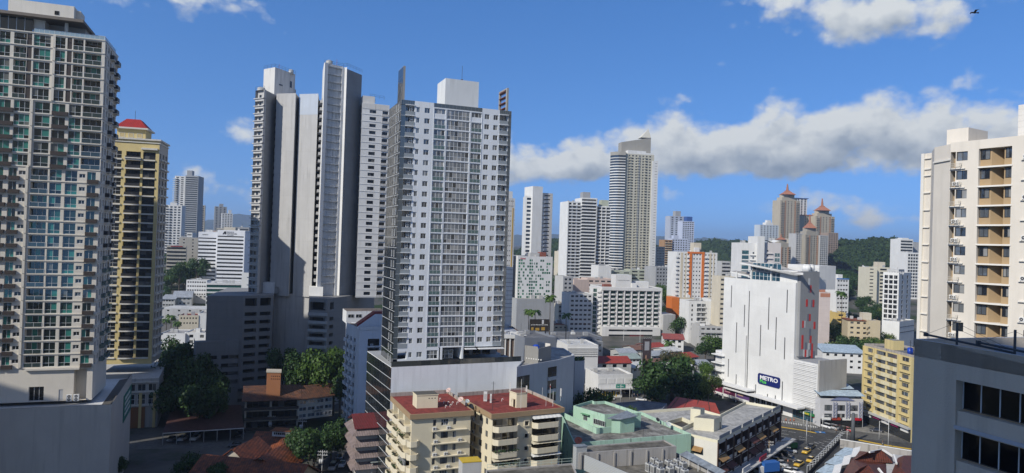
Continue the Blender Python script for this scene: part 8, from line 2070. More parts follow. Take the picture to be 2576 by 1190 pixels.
def board(lab,pl,pt,pr,pb,D,mat,t=14,legs=None,text=None,art=None):
 a=P(pl,pt,D);dr=dirv(t);A=Vector(a[:2]);F=Fr(A,A+dr,0);w,_=uv(F,pr,pt);_,v0=uv(F,pl,pb);v1=a.z;g=ground(D);r=thing('billboard',lab,'billboard',(a.x,a.y,g));m=MB();m.box(F,0,w,v0,v1,-.3,0,frame_dark);m.box(F,.1,w-.1,v0+.1,v1-.1,.004,.02,mat);m.build('panel',r);m=MB()
 for u_ in legs or(w*.15,w*.85):
  for d_ in(-.4,-1.6):m.tube(F.p(u_,g,d_),F.p(u_,v1-.3,d_),.12,frame_dark,5)
  k=g
  while k<v1-2.5:m.tube(F.p(u_,k,-.4),F.p(u_,k+2,-1.6),.06,frame_dark,4);m.tube(F.p(u_,k+2,-1.6),F.p(u_,k+2,-.4),.06,frame_dark,4);k+=2
 for u_ in range(4):m.tube(F.p(w*(u_+.5)/4,v1,0),F.p(w*(u_+.5)/4,v1+.5,.9),.04,frame_alu,4)
 m.build('lattice_frame',r)
 if text:put_text(r,text,(v1-v0)*.13,plain('lettering_white',(0,)*3),F,w*.06,v0+(v1-v0)*.5,.03,fit=w*.86)
 if art:
  m=MB()
  for(u0,u1,q0,q1,c_)in art:m.box(F,w*u0,w*u1,v0+(v1-v0)*q0,v0+(v1-v0)*q1,.022,.04,c_)
  m.build('picture',r)
gld=plain('gold_food',(.42,.26,.05),.5)
board('dark billboard with white lettering over golden food, behind the brown-panelled building',1333,803,1382,834,322,plain('board_brown',(.035,.028,.022),.4),text='EXTRA PIÑA EXTRA PAPAS',art=[(.08,.2,.1,.34,gld),(.3,.5,.08,.3,gld),(.6,.78,.1,.36,gld),(.62,.72,.62,.95,plain('shirt_white',(.6,.6,.6),.5))])
board('tall narrow dark billboard on a lattice mast, left of the huge dark tree',1618,852,1639,945,284,plain('board_plum',(.07,.05,.055),.4),22,(.4,2.4),None,[(.2,.75,.68,.92,plain('art_pale',(.4,.4,.42),.5)),(.3,.48,.12,.55,plain('art_skin',(.42,.24,.16),.5)),(.55,.7,.08,.45,plain('art_skin',(0,)*3))])
q=rp(zA,[(1195,408),(1800,430),(1745,372),(1330,305)],6.0);r=low('shop_building','long low shop with a bright red ribbed roof, between the cream building and the store',q,5.0,W7,RDR,None,0);sheet(r,'roof',[V3(q[0],5.2),V3(q[1],5.2),V3(q[2],7.2),V3(q[3],7.2)],RDR,.3);f=Fr(q[0],q[1],5.2)
for k in range(4):m=MB();s,e=V3(q[0].lerp(q[1],(k+.3)/4),5.3),V3(q[3].lerp(q[2],(k+.3)/4),7.3);m.tube(s,e,.22,MARA,5);m.build('roof_ridge',r)
q=rp(zA,[(900,430),(1190,408),(1235,350),(985,320),(690,345)],7.0);low('shop_building','dark tarred roof behind the mint parapet, left of the red ribbed roof',q,7.0,BLG,ASPH,None,.3)
# street corner at the lower right
ASP=roofing('asphalt',(.055,.056,.058),(.085,.085,.083),.5,crack=1);PAV=roofing('paving',(.22,.215,.20),(.30,.29,.27),.5,crack=1);LOTM=roofing('car_park_surface',(.10,.10,.098),(.15,.148,.14),.5,crack=1)
def flat(name,zz,pts,z,mat):m=MB();m.poly([PZ(*zz(x,y),z)for x,y in pts],mat);return struct(m,name)
flat('road',zS,[(-500,560),(100,700),(1300,860),(1500,1000),(1500,1400),(-200,1700),(-800,1500),(-1100,700)],.02,ASP)
flat('pavement',zS,[(60,695),(440,760),(830,800),(1240,870),(1240,900),(820,845),(560,800),(300,770),(60,735)],.06,PAV)
flat('car_park',zS,[(105,700),(430,700),(1230,815),(1230,940),(740,890),(670,862),(560,850),(110,790)],.04,LOTM)
flat('pavement',zL,[(-200,960),(640,950),(700,975),(1150,960),(1000,1010),(640,1005),(-200,1020)],.03,LOTM);flat('road',zL,[(1110,1300),(1230,1000),(1390,960),(1460,1300)],.03,ASP);flat('forecourt',zL,[(1390,965),(1900,930),(1900,1300),(1440,1300)],.03,PAV)
m=MB();WLN=plain('line_white',(.62,.62,.6),.7,var=.2)
for p,q in[((115,855),(185,865)),((115,880),(150,885)),((262,880),(345,895)),((262,900),(340,912)),((320,870),(390,882)),((495,900),(570,915)),((468,918),(545,932)),((120,828),(160,833)),((175,838),(270,850)),((390,925),(500,968)),((375,943),(480,985)),((360,955),(440,990)),((430,925),(540,965))]:
 a,b=PZ(*zS(*p),.05),PZ(*zS(*q),.05);d=(b-a).normalized();n=Vector((-d.y,d.x,0))*.09
 L_=(b-a).length;k=0.0
 while k<L_:e=min(L_,k+2.2);m.poly([a+d*k-n,a+d*e-n,a+d*e+n,a+d*k+n],WLN);k+=3.4 if p[1]>915 else 99
struct(m,'road_marking')
def kerb(name,lab,zz,pts,w,h,mat):
 m=MB()
 for i in range(len(pts)-1):f=Fr(Vector(PZ(*zz(*pts[i]),0)[:2]),Vector(PZ(*zz(*pts[i+1]),0)[:2]),0);m.box(f,0,f.W,.0,h,-w/2,w/2,mat)
 ob=m.build(name);ob['kind']='structure'
YK=plain('kerb_yellow',(.5,.33,.04),.7,var=.2);kerb('kerb','',zS,[(108,800),(300,830),(410,852)],.5,.18,YK);kerb('kerb','',zS,[(735,905),(960,950),(1215,990)],.6,.25,YK);kerb('kerb','',zS,[(640,905),(735,925),(960,972),(1215,1010)],.4,.2,PAV)
f=Fr(Vector(PZ(*zS(610,975),0)[:2]),Vector(PZ(*zS(1260,1085),0)[:2]),0);m=MB();m.box(f,0,f.W,0,2.6,-.3,0,STN);m.box(f,-.1,f.W,2.6,2.8,-.4,.1,W1);whole(m,'retaining_wall','stained concrete wall with a white coping between the road and the rusty roofs','wall',f.o)
RUST=tiled('rust_tiles',(.17,.045,.025),(.09,.035,.025),.5,.6);SKY=roofing('sheet_skyblue',(.42,.52,.60),(.33,.41,.48),crack=1)
q=rp(zS,[(700,1075),(1265,1180),(1250,1130),(1010,1000),(760,1000)],7.0);a=V3(q[0],5.2);r=thing('roofed_hall','hall under rusty red hipped roofs with white valleys, beside the grey building','building',V3(ctr(q),0))
u=GU*.9+GV*-.2;hall=rp(zS,[(560,1320),(1290,1320),(1290,1050),(760,1000)],4.5);pbox(r,'wall',hall,0,4.4,W7)
def hip(root,zz,base,apex,zb,za,mat,name='roof'):
 m=MB();B_=[PZ(*zz(x,y),zb)for x,y in base];A_=[PZ(*zz(x,y),za)for x,y in apex];n=len(B_)
 if len(A_)==1:[m.poly([B_[i],B_[(i+1)%n],A_[0]],mat)for i in range(n)]
 else:
  m.poly([B_[0],B_[1],A_[1],A_[0]],mat);m.poly([B_[1],B_[2],A_[1]],mat);m.poly([B_[2],B_[3],A_[0],A_[1]],mat);m.poly([B_[3],B_[0],A_[0]],mat)
 m.build(name,root)
hip(r,zS,[(575,1330),(1010,1330),(1000,1110),(700,1060)],[(780,1150),(850,1120)],4.6,8.2,RUST);hip(r,zS,[(720,1085),(1060,1105),(1050,1050),(760,1000)],[(850,1010),(970,992)],4.8,8.0,RUST);hip(r,zS,[(990,1330),(1300,1330),(1300,1040),(1100,1060)],[(1130,1150),(1150,1040)],4.4,7.0,RUST)
for s,e in(((860,1012),(970,990)),((970,990),(1060,1048)),((1065,1035),(1090,1110)),((935,1150),(975,1200))):
 m=MB();P0,P1=PZ(*zS(*s),8.1),PZ(*zS(*e),7.2);m.tube(P0,P1,.3,W1,4);m.build('valley_flashing',r)
for i,(x,y)in enumerate(((640,985),(560,1055),(480,1130))):
 r=thing('canopy',('pale blue sheet canopy with a white end, furthest up the side street','middle one of three pale blue sheet canopies','pale blue sheet canopy at the bottom edge, nearest')[i],'canopy',PZ(*zS(x,y),0));P4=[PZ(*zS(x-75,y+45),3.6),PZ(*zS(x+60,y+75),4.6),PZ(*zS(x+85,y-5),5.2),PZ(*zS(x+15,y-15),4.8)];sheet(r,'roof',P4,SKY);m=MB();sheet(r,'end_panel',[P4[1]+Vector((0,0,.1)),P4[1]+Vector((2.4,.6,.5)),P4[2]+Vector((2.4,.6,.5)),P4[2]+Vector((0,0,.1))],W1)
 for p in P4[:2]+P4[3:]:m.tube((p.x,p.y,0),p-Vector((0,0,.1)),.08,frame_alu,5)
 m.build('post',r)
m=MB();P0,P1=PZ(*zS(330,1195),1),PZ(*zS(610,905),1);dk2=plain('hedge_dark',(.02,.02,.02),.7)
for k in range(14):
 p=P0.lerp(P1,k/13);m.tube((p.x,p.y,0),(p.x,p.y,3.2),.06,frame_alu,5);m.tube((p.x,p.y,3.2),(p.x+1.6,p.y-1.2,4.2),.05,frame_alu,5)
m.tube((P0.x,P0.y,3.2),(P1.x,P1.y,3.2),.05,frame_alu,5);f=Fr(P0,P1,0);m.box(f,0,f.W,0,1.2,-.1,.1,paint('plinth_dark',(.05,.05,.05),.2));whole(m,'railing','leaning row of white steel posts on a dark plinth beside the side street','railing',(P0.x,P0.y,0))
# lattice-front shops, white flats behind, yellow flats
r=bt('shop_building','white commercial block with blue lattice columns, between the store and the yellow flats',2064,1002,2172,249,4,12,paint('shop_white',(.60,.60,.61),.3),None,None,zb=0,par=.4,roof=SKY)
F=r[1];LB=plain('lattice_blue',(.16,.19,.32),.5)
for k in range(3):
 u0=F.W*(.10+.3*k)
 for j in range(2):part(r[0],'window',window_mesh(F.W*.17,2.0,3,1,G_ROOM,frame_dark,.08),F.mat(u0,r[6]-3.9-3.1*j,.02))
 m=MB();x0,x1=u0+F.W*.19,u0+F.W*.26
 for s in(x0,x1):m.box(F,s-.06,s+.06,3.4,r[6]-.6,.5,.62,LB)
 for j in range(5):v=3.4+(r[6]-4)*j/5;m.tube(F.p(x0,v,.56),F.p(x1,v+(r[6]-4)/5,.56),.05,LB,4);m.tube(F.p(x1,v,.56),F.p(x0,v+(r[6]-4)/5,.56),.05,LB,4)
 m.build('lattice_column',r[0])
m=MB();m.box(F,.2,F.W-.2,.1,3.0,.005,.05,G_DARK);m.build('shop_front',r[0])
for k in range(4):m=MB();m.box(F,F.W*(.04+.24*k),F.W*(.24+.24*k),2.6,3.5,.06,.3,(W1,RDR,W1,plain('sign_red',(0,)*3))[k]);m.build('sign',r[0])
m=MB();m.poly([F.p(F.W*.2,r[6]-.2,.3),F.p(F.W*.8,r[6]-.2,.3),F.p(F.W*.5,r[6]+1.5,.1)],LB);m.build('gable_lattice',r[0])
sheet(r[0],'awning_roof',[F.p(-.4,r[6]+1.6,.8),F.p(F.W+.4,r[6]+1.6,.8),F.p(F.W+.4,r[6]+2.6,-4.5),F.p(-.4,r[6]+2.6,-4.5)],SKY);sheet(r[0],'rear_roof',[F.p(1,r[6]+2.8,-6),F.p(F.W,r[6]+2.8,-6),F.p(F.W,r[6]+4.2,-13),F.p(1,r[6]+4.2,-13)],SKY)
r=bt('apartment_block','white three-storey flats under a broad pale sheet roof, behind the lattice-front shops',2070,885,2176,365,-8,18,W1,(5,1.5,1.2,G_DARK,.3),None,par=0,roof=SKY);F=r[1];sheet(r[0],'sheet_roof',[F.p(-.5,r[6]+.3,.8),F.p(F.W+.5,r[6]+.3,.8),F.p(F.W+.5,r[6]+2.4,-16),F.p(-.5,r[6]+2.4,-16)],SKY,.2)
YA=paint('yellow_apartment',(.63,.52,.26),.45);YC=paint('pale_yellow_band',(.70,.63,.42),.45)
a=p2(2174,869,259);b=p2(2297,882,232);zt=P(2174,869,259).z
dpt=(b-a).normalized();nv=Vector((-dpt.y,dpt.x));pts=[a,b,b+nv*14,a+nv*14];nf=8;ph=(zt-5.2)/nf;rows=[(5.2+ph*i+.95,5.2+ph*i+2.35)for i in range(nf)];W=(b-a).length
cols=[(W*.08,W*.19),(W*.27,W*.47),(W*.50,W*.70),(W*.80,W*.93)]
r=building('apartment_block','yellow eight-storey flats with pale bands, stained edges and shops below, left of the grey building','building',pts,0,zt,YA,{0:(lambda W_:cols,rows,(4,1,G_ROOM,frame_dark,.07),.25)},ASPH,.8,None,None,paint('stained_parapet',(0,)*3));F=Fr(a,b,0)
for i in range(nf):
 v=5.2+ph*i;part(r,'pale_band',block_mesh('pale_band',W*.46,ph-1.5,.3,YC),F.mat(W*.255,v-.5,.004));part(r,'ledge',block_mesh('ledge',W*.2,.14,.5,YA),F.mat(W*.03,v+.1,.004));part(r,'ledge',block_mesh('ledge',W*.19,.14,.5,YA),F.mat(W*.77,v+.1,.004))
 for u_ in(.33,.58):part(r,'yellow_panel',block_mesh('yellow_panel',W*.06,ph-1.5,.03,YA),F.mat(W*u_,v-.5,.31))
 if rng.random()<.7:part(r,'air_conditioner',ac_mesh(),F.mat(W*rng.choice((.07,.2,.79,.92)),v+.3,.05))
for u_ in(0,.24,.735,.985):m=MB();m.box(F,W*u_,W*u_+.4,5,zt,.005,.55,YA);m.build('pier',r)
m=MB();m.box(F,.1,W-.1,.1,4.6,.004,.05,G_DARK);m.build('shop_front',r);m=MB();m.box(F,0,W,4.3,5.0,.004,1.2,W7);m.build('shop_fascia',r)
for k,c_ in enumerate((W1,plain('sign_pink',(.5,.03,.2),.5),W1,plain('sign_pink',(0,)*3),W1)):m=MB();m.box(F,W*(.06+.19*k),W*(.2+.19*k),2.9+.5*(k%2),4.2,.06,.4,c_);m.build('sign',r)
f=Fr(a+nv*4+dpt*6,a+nv*4+dpt*11,0);pbox(r,'roof_house',poly_from(f.o,f.u,5,4),zt,zt+3.4,YA,OLD)
o=a+nv*4+dpt*20;m=MB();m.tube(V3(o,zt),V3(o,zt+2),.9,plain('tank_blue',(0,)*3),12);m.dome(V3(o,zt+2),.9,.4,plain('tank_blue',(0,)*3),12,3);whole(m,'water_tank','small blue water tank on the roof of the yellow flats','water tank',V3(o,zt))
for k in range(3):o=a+nv*3+dpt*(21.5+1.6*k);m=MB();m.tube(V3(o,zt),V3(o,zt+5+k),.07,frame_dark,4);[m.tube(V3(o,zt+h)-Vector((.5,0,0)),V3(o,zt+h)+Vector((.5,0,0)),.04,frame_dark,4)for h in(2.5,4.2)];whole(m,'antenna_mast',('shortest dark mast on the yellow flats, next to the blue tank','middle dark mast on the roof of the yellow flats','tallest dark mast on the yellow flats, nearest the grey building')[k],'antenna',V3(o,zt))
# cars, people, poles
CARM={}
def car_parts(kind):
 if kind in CARM:return CARM[kind]
 L_,W_,H_={'sedan':(4.4,1.75,1.42),'suv':(4.5,1.85,1.72),'pickup':(5.2,1.85,1.75)}[kind];hw=W_/2;g=.22
 body=[(-.5,.78,.42,.62),(-.485,.92,.25,.74),(-.40,1,.22,.82),(-.22,1,.22,.90),(.30,1,.22,.93),(.43,.98,.22,.90),(.49,.92,.26,.84),(.5,.82,.40,.72)]
 if kind=='suv':body=[(x,w,b,t*1.12)for x,w,b,t in body]
 if kind=='pickup':body=[(x,w,b+.1,t*1.1)for x,w,b,t in body]
 cab={'sedan':[(-.24,.90),(-.10,H_),(.17,H_-.02),(.36,.92)],'suv':[(-.25,1.0),(-.13,H_),(.38,H_-.03),(.47,1.02)],'pickup':[(-.22,1.0),(-.11,H_),(.12,H_-.02),(.18,1.0)]}[kind]
 m=MB();pm=MATS['car_paint'];gm=G_DARK;bk=plain('tyre_black',(.012,.012,.013),.8)
 m.rings([[(x*L_,-hw*w,b),(x*L_,-hw*w*1.0,(b+t)/2),(x*L_,-hw*w*.9,t),(x*L_,hw*w*.9,t),(x*L_,hw*w,(b+t)/2),(x*L_,hw*w,b)]for x,w,b,t in body],pm,cap0=True,cap1=True)
 (x0,z0),(x1,z1),(x2,z2),(x3,z3)=cab;r_=hw*.72;s_=hw*.9
 T=[Vector((x1*L_,-r_,z1)),Vector((x2*L_,-r_,z2)),Vector((x2*L_,r_,z2)),Vector((x1*L_,r_,z1))];m.poly(T,pm)
 out={}
 if kind=='pickup':m.wbox(.2*L_,.48*L_,-hw*.86,-hw*.8,.9,1.12,pm);m.wbox(.2*L_,.48*L_,hw*.8,hw*.86,.9,1.12,pm)
 out['body']=m.mesh('body');m=MB();B_=[Vector((x0*L_,-s_,z0-.03)),Vector((x3*L_,-s_,z3-.03)),Vector((x3*L_,s_,z3-.03)),Vector((x0*L_,s_,z0-.03))]
 for i in range(4):m.poly([B_[i],B_[(i+1)%4],T[(i+1)%4],T[i]],gm)
 out['windows']=m.mesh('windows');m=MB();m.tube((0,-.1,0),(0,.1,0),.32,bk,14);out['wheel']=m.mesh('wheel');m=MB();m.tube((0,-.11,0),(0,.11,0),.19,plain('hub_grey',(.4,.4,.4),.4),10);out['rim']=m.mesh('rim')
 m=MB();m.wbox(-.03,.03,-.16,.16,-.07,.07,plain('lamp_clear',(.7,.7,.68),.2));out['headlight']=m.mesh('headlight');out['dim']=(L_,hw);CARM[kind]=out;return out
def car_mat():
 m,nt,b=_mat('car_paint');oi=nt.nodes.new('ShaderNodeObjectInfo');nt.links.new(oi.outputs['Color'],b.inputs['Base Color']);b.inputs['Roughness'].default_value=.28;b.inputs['Coat Weight'].default_value=.6;b.inputs['Coat Roughness'].default_value=.05;MATS['car_paint']=m
car_mat()
COL={'white':(.72,.72,.72),'silver':(.42,.43,.44),'grey':(.18,.185,.19),'black':(.018,.018,.02),'yellow':(.62,.39,.03),'red':(.35,.02,.02),'blue':(.03,.06,.16),'dark':(.05,.052,.058)}
def car(zz,x,y,ang,kind,col,label,name='parked_car',group=None):
 o=PZ(*zz(x,y),.05);r=thing(name,label,'car',o,group);r.rotation_euler=(0,0,R(ang));q=car_parts(kind);L_,hw=q['dim']
 def add(nm,loc):
  c=bpy.data.objects.new(nm,q[nm]);C.objects.link(c);c.parent=r;c.location=loc;c.color=(*COL[col],1)
  if nm=='wheel':d=bpy.data.objects.new('rim',q['rim']);C.objects.link(d);d.parent=c
 add('body',(0,0,0));add('windows',(0,0,0))
 for sx in(-.31,.31):
  for sy in(-1,1):add('wheel',(sx*L_,sy*(hw-.1),.32))
 for sy in(-1,1):add('headlight',(-.487*L_,sy*hw*.62,.66))
 if name=='taxi':
  m=MB();m.wbox(-.15,.15,-.3,.3,1.42,1.58,W1);c=bpy.data.objects.new('roof_sign',m.mesh('roof_sign'));C.objects.link(c);c.parent=r
for a in[(325,1018,50,'sedan','yellow','yellow taxi furthest up the side street, behind a dark car','taxi'),(362,1090,52,'sedan','yellow','yellow taxi on the right side of the side street, by the railing','taxi'),(262,1125,48,'sedan','yellow','yellow taxi lowest of the three in the side street','taxi'),(362,980,50,'sedan','black','black car turning in ahead of the topmost taxi','parked_car'),(180,1012,160,'sedan','silver','long beige-grey saloon parked across, beside the green bin','parked_car'),(95,1070,150,'suv','dark','dark car in the second row of the side-street car park','parked_car'),(65,1095,150,'sedan','white','white saloon at the left of the side-street car park','parked_car'),(190,1085,130,'sedan','dark','dark saloon nose-out beside the person in the side street','parked_car'),(110,1125,118,'sedan','silver','silver saloon nose-out at the bottom of the side-street car park','parked_car'),(150,1040,150,'sedan','black','black saloon behind the long beige-grey one','parked_car'),(180,1185,140,'sedan','white','white car top cut by the bottom edge, right of the blue lorry','parked_car'),(40,1040,150,'sedan','grey','grey car in the shade of the street canopy','parked_car'),(-25,1165,155,'suv','white','white car beside the blue lorry at the bottom edge','parked_car'),(20,1010,150,'sedan','black','black car deepest under the street canopy','parked_car'),(130,985,150,'suv','dark','dark high car next to the green skip','parked_car'),(-30,1105,150,'sedan','dark','dark car left of the white saloon in the side-street car park','parked_car'),(235,1190,130,'sedan','silver','silver car nose-out at the bottom edge below the lowest taxi','parked_car'),(492,806,-62,'suv','white','white car at the left of the row before the lattice-front shops','parked_car'),(548,815,-62,'suv','silver','silver car second in the row before the lattice-front shops','parked_car'),(610,824,-62,'suv','black','black car third in the row before the lattice-front shops','parked_car'),(668,832,-62,'sedan','red','dark red car at the right of the row before the lattice-front shops','parked_car'),(918,838,-20,'sedan','dark','dark car alone in front of the yellow flats','parked_car')]:car(zS,*a[:6],a[6])
for a in[(595,190,100,'suv','silver','silver car at the left before the painted mural'),(660,195,100,'suv','black','black car in the middle before the painted mural'),(725,200,100,'suv','dark','dark car at the right before the painted mural'),(385,160,95,'sedan','silver','silver car left of the mural shop, under the louvred white building'),(615,300,170,'pickup','white','white pickup on the road behind the mint building'),(962,312,170,'sedan','white','white car at the foot of the huge dark tree')]:car(zA,*a)
for a in[(970,935,20,'suv','white','white car leftmost in the car park before the balcony hotel'),(1040,917,20,'suv','white','second white car in the car park before the balcony hotel'),(1075,895,20,'sedan','black','black car behind the white ones before the balcony hotel'),(1165,880,20,'sedan','white','white car under the red sign of the balcony hotel'),(1160,900,20,'sedan','red','red car below the red sign of the balcony hotel'),(1130,945,20,'sedan','silver','silver car beside the lattice billboard')]:car(zB,*a)
for a in[(130,958,96,'sedan','grey','grey car leftmost under the edge of the car shed'),(208,952,94,'sedan','white','white saloon parked in front of the car shed'),(298,948,92,'suv','white','white high car right of the white saloon at the shed'),(620,925,95,'suv','black','black car at the right end of the car shed'),(590,1000,20,'sedan','dark','dark car behind the low fence before the orange house'),(975,955,80,'sedan','silver','silver car under the dark trees, by the brown-roofed block'),(1355,1138,92,'sedan','white','white car in the narrow street at the bottom'),(1285,1160,92,'suv','silver','silver car beside the utility pole in the narrow street'),(1335,1090,92,'suv','dark','dark car ahead of the white one in the narrow street'),(250,310,10,'sedan','white','white car leftmost beside the plain white warehouse'),(290,318,10,'sedan','silver','silver car beside the plain white warehouse'),(325,322,10,'sedan','white','white car rightmost beside the plain white warehouse')]:car(zL,*a)
o=PZ(*zS(10,1195),0);r=thing('lorry','lorry with a bright blue box, at the bottom edge beside the parked cars','lorry',o);r.rotation_euler=(0,0,R(20));
for nm,bx,mt in(('box_body',(-2.6,2.6,-1.15,1.15,.9,3.4),plain('lorry_blue',(.03,.13,.42),.4)),('cab',(-4.4,-2.7,-1.05,1.05,.5,2.5),W1),('windscreen',(-4.43,-4.3,-.9,.9,1.5,2.3),G_DARK),('chassis',(-4.2,2.6,-.6,.6,.5,.88),frame_dark)):m=MB();m.wbox(*bx,mt);c=bpy.data.objects.new(nm,m.mesh(nm));C.objects.link(c);c.parent=r
for sx in(-3.5,1.6):
 for sy in(-.95,.95):c=bpy.data.objects.new('wheel',car_parts('sedan')['wheel']);C.objects.link(c);c.parent=r;c.location=(sx,sy,.45);c.scale=(1.4,1.4,1.4)
def person(loc,ang,top,bottom,label,pose=0):
 r=thing('person',label,'person',loc);r.rotation_euler=(0,0,R(ang));sk=plain('skin',(.36,.20,.13),.6);s=.28+.1*pose
 V=[(0,0,.95),(0,0,1.18),(0,0,1.42),(0,-.01,1.52),(0,-.02,1.64),(0,-.02,1.74)];E=[(0,1),(1,2),(2,3),(3,4),(4,5)];rad=[.15,.14,.15,.055,.095,.06]
 for sg in(-1,1):
  b=len(V);V+=[(sg*.19,0,1.42),(sg*.25,.03,1.14),(sg*.24,-.06-s*.4,.92+.12*pose),(sg*.235,-.1-s*.5,.82+.2*pose),(sg*.1,0,.88),(sg*.11,-.03+sg*.1,.48),(sg*.115,.03+sg*.16,.07),(sg*.13,-.14+sg*.16,.04)]
  E+=[(2,b),(b,b+1),(b+1,b+2),(b+2,b+3),(0,b+4),(b+4,b+5),(b+5,b+6),(b+6,b+7)];rad+=[.065,.05,.04,.028,.095,.065,.045,.035]
 me=bpy.data.meshes.new('body');me.from_pydata(V,E,[]);me.materials.append(sk);ob=bpy.data.objects.new('body',me);C.objects.link(ob);ob.parent=r
 sm=ob.modifiers.new('skin','SKIN');ob.modifiers.new('sub','SUBSURF').render_levels=1
 for i,q in enumerate(me.skin_vertices[0].data):q.radius=(rad[i],rad[i]);q.use_root=i==0
 def garment(nm,mt,rg):m=MB();m.rings([[(x+a_*math.cos(t),y+b_*math.sin(t),z)for t in[2*math.pi*j/12 for j in range(12)]]for x,y,z,a_,b_ in rg],mt,cap0=True,cap1=True);c=bpy.data.objects.new(nm,m.mesh(nm));C.objects.link(c);c.parent=r
 garment('shirt',top,[(0,0,.9,.19,.15),(0,0,1.15,.18,.15),(0,0,1.36,.235,.16),(0,0,1.47,.17,.12),(0,0,1.5,.07,.07)])
 for sg in(-1,1):garment('trouser_leg',bottom,[(sg*.115,.02+sg*.15,.1,.07,.075),(sg*.11,-.03+sg*.1,.48,.085,.09),(sg*.09,0,.92,.115,.14)])
 garment('hair',plain('hair_dark',(.015,.012,.01),.6),[(0,.02,1.62,.09,.10),(0,.02,1.7,.10,.11),(0,.01,1.78,.085,.09),(0,0,1.82,.03,.03)])
cl=lambda n,c:plain('cloth_'+n,c,.8)
o=PZ(*zA(1228,925),15.05);person(o,60,cl('pink',(.55,.30,.32)),cl('pink',(0,)*3),'person in pale pink clothes standing by the stained wall on the concrete roof',1)
for(zz,x,y,an,t_,b_,lab)in((zS,168,1120,30,cl('salmon',(.6,.28,.2)),cl('dark',(.03,.03,.04)),'person in a salmon shirt walking between the cars in the side street'),(zS,578,850,10,cl('beige',(.45,.36,.26)),cl('dark',(0,)*3),'person in beige on the pavement below the lattice-front shops'),(zS,560,822,40,cl('dark',(0,)*3),cl('dark',(0,)*3),'person in dark clothes at the kerb before the lattice-front shops'),(zS,193,710,80,cl('dark',(0,)*3),cl('dark',(0,)*3),'person in dark clothes outside the store windows'),(zS,970,955,60,cl('dark',(0,)*3),cl('grey',(.2,.2,.2)),'person in dark clothes at the yellow kerb, right of the thick pole'),(zA,886,275,60,cl('white',(.6,.6,.6)),cl('dark',(0,)*3),'person in white on the pavement left of the huge tree'),(zA,922,280,60,cl('dark',(0,)*3),cl('dark',(0,)*3),'person in dark clothes on the pavement left of the huge tree')):person(PZ(*zz(x,y),.07),an,t_,b_,lab)
def pole(zz,x,yb,yt,rad,mat,label,name='street_lamp',cat='street lamp',head='lamp',z=0.0):
 o=PZ(*zz(x,yb),z);top=P(*zz(x,yt),o.y).z;r=thing(name,label,cat,o);m=MB();m.tube(o,(o.x,o.y,top),rad,mat,8,rad*.6);m.build('pole',r)
 if head=='lamp':m=MB();m.tube((o.x,o.y,top),(o.x+1.4,o.y-.5,top+.15),.05,mat,5);ar=m.build('arm',r);m=MB();m.wbox(o.x+1.1,o.x+1.8,o.y-.75,o.y-.4,top+.08,top+.22,W7);m.build('lamp_head',ar)
 if head=='cross':
  for k,h in enumerate((.4,1.2)):m=MB();m.wbox(o.x-1.3,o.x+1.3,o.y-.08,o.y+.08,top-h-.12,top-h,W7);[m.tube((o.x+s,o.y,top-h),(o.x+s,o.y,top-h+.3),.07,W1,6)for s in(-1.1,-.5,.5,1.1)];m.build('cross_arm',r)
  for s in(-.45,.05):m=MB();m.tube((o.x+s,o.y-.4,top-3.3),(o.x+s,o.y-.4,top-2.2),.3,plain('transformer_grey',(.45,.46,.46),.5),10);m.build('transformer',r)
 return o,top
for a in((300,800,665,'lamp post left of the tall flagpole on the store pavement'),(360,835,600,'tall white post in front of the store end'),(462,835,700,'white lamp post by the blue parking symbol'),(670,905,820,'curved lamp post at the street corner below the shops'),(942,905,750,'lamp post before the pink shop signs'),(1018,985,740,'lamp post nearest the grey building')):pole(zS,a[0],a[1],a[2],.09,W1,a[3])
pole(zS,718,925,680,.75,paint('pole_grey',(.10,.11,.12),.2),'thick dark grey pole at the road edge, right of the intersection','advertising_pole','pole',None);pole(zS,325,940,735,.12,paint('pole_white',(.6,.62,.66),.5),'leaning pale post with a concrete base in the middle of the side street mouth','post','post',None)
pole(zA,2310,1000,735,.16,paint('pole_wood',(.35,.27,.18),.4),'wooden utility pole with a white transformer before the awning front','utility_pole','utility pole','cross');pole(zL,1205,1250,1025,.16,paint('pole_concrete',(.42,.42,.42),.4),'concrete utility pole at the bottom edge by the narrow street','utility_pole','utility pole','cross');pole(zL,1063,965,790,.16,paint('pole_concrete',(0,)*3),'utility pole with transformers in front of the brown-roofed block','utility_pole','utility pole','cross');pole(zL,843,880,775,.14,paint('pole_concrete',(0,)*3),'utility pole behind the orange house ridge','utility_pole','utility pole','cross')
for a in((742,330,135,'tall white lamp post left of the huge tree'),(838,305,160,'white lamp post nearer the huge tree')):pole(zA,a[0],a[1],a[2],.09,W1,a[3])
for a in((1050,860,735,'lamp post before the blank podium of the balcony hotel, left one'),(1188,870,728,'lamp post before the red sign of the balcony hotel')):pole(zB,a[0],a[1],a[2],.12,W1,a[3])
def cable(zz,pts,label,sag=1.2):
 m=MB();Q=[]
 for x,yb,yt in pts:o=PZ(*zz(x,yb),0);Q.append(P(*zz(x,yt),o.y))
 for i in range(len(Q)-1):
  for off in(-.8,0,.8):
   pr=None
   for k in range(9):t=k/8;p=Q[i].lerp(Q[i+1],t)+Vector((off,0,-sag*4*t*(1-t)));pr is not None and m.tube(pr,p,.035,frame_dark,4);pr=p
 whole(m,'overhead_cables',label,'cables',Q[0])
cable(zA,[(2310,1000,742),(2900,1000,620)],'overhead cables from the wooden pole across the side street');cable(zL,[(1205,1250,1030),(1063,965,797),(843,880,780)],'overhead cables strung between the utility poles at the lower left')
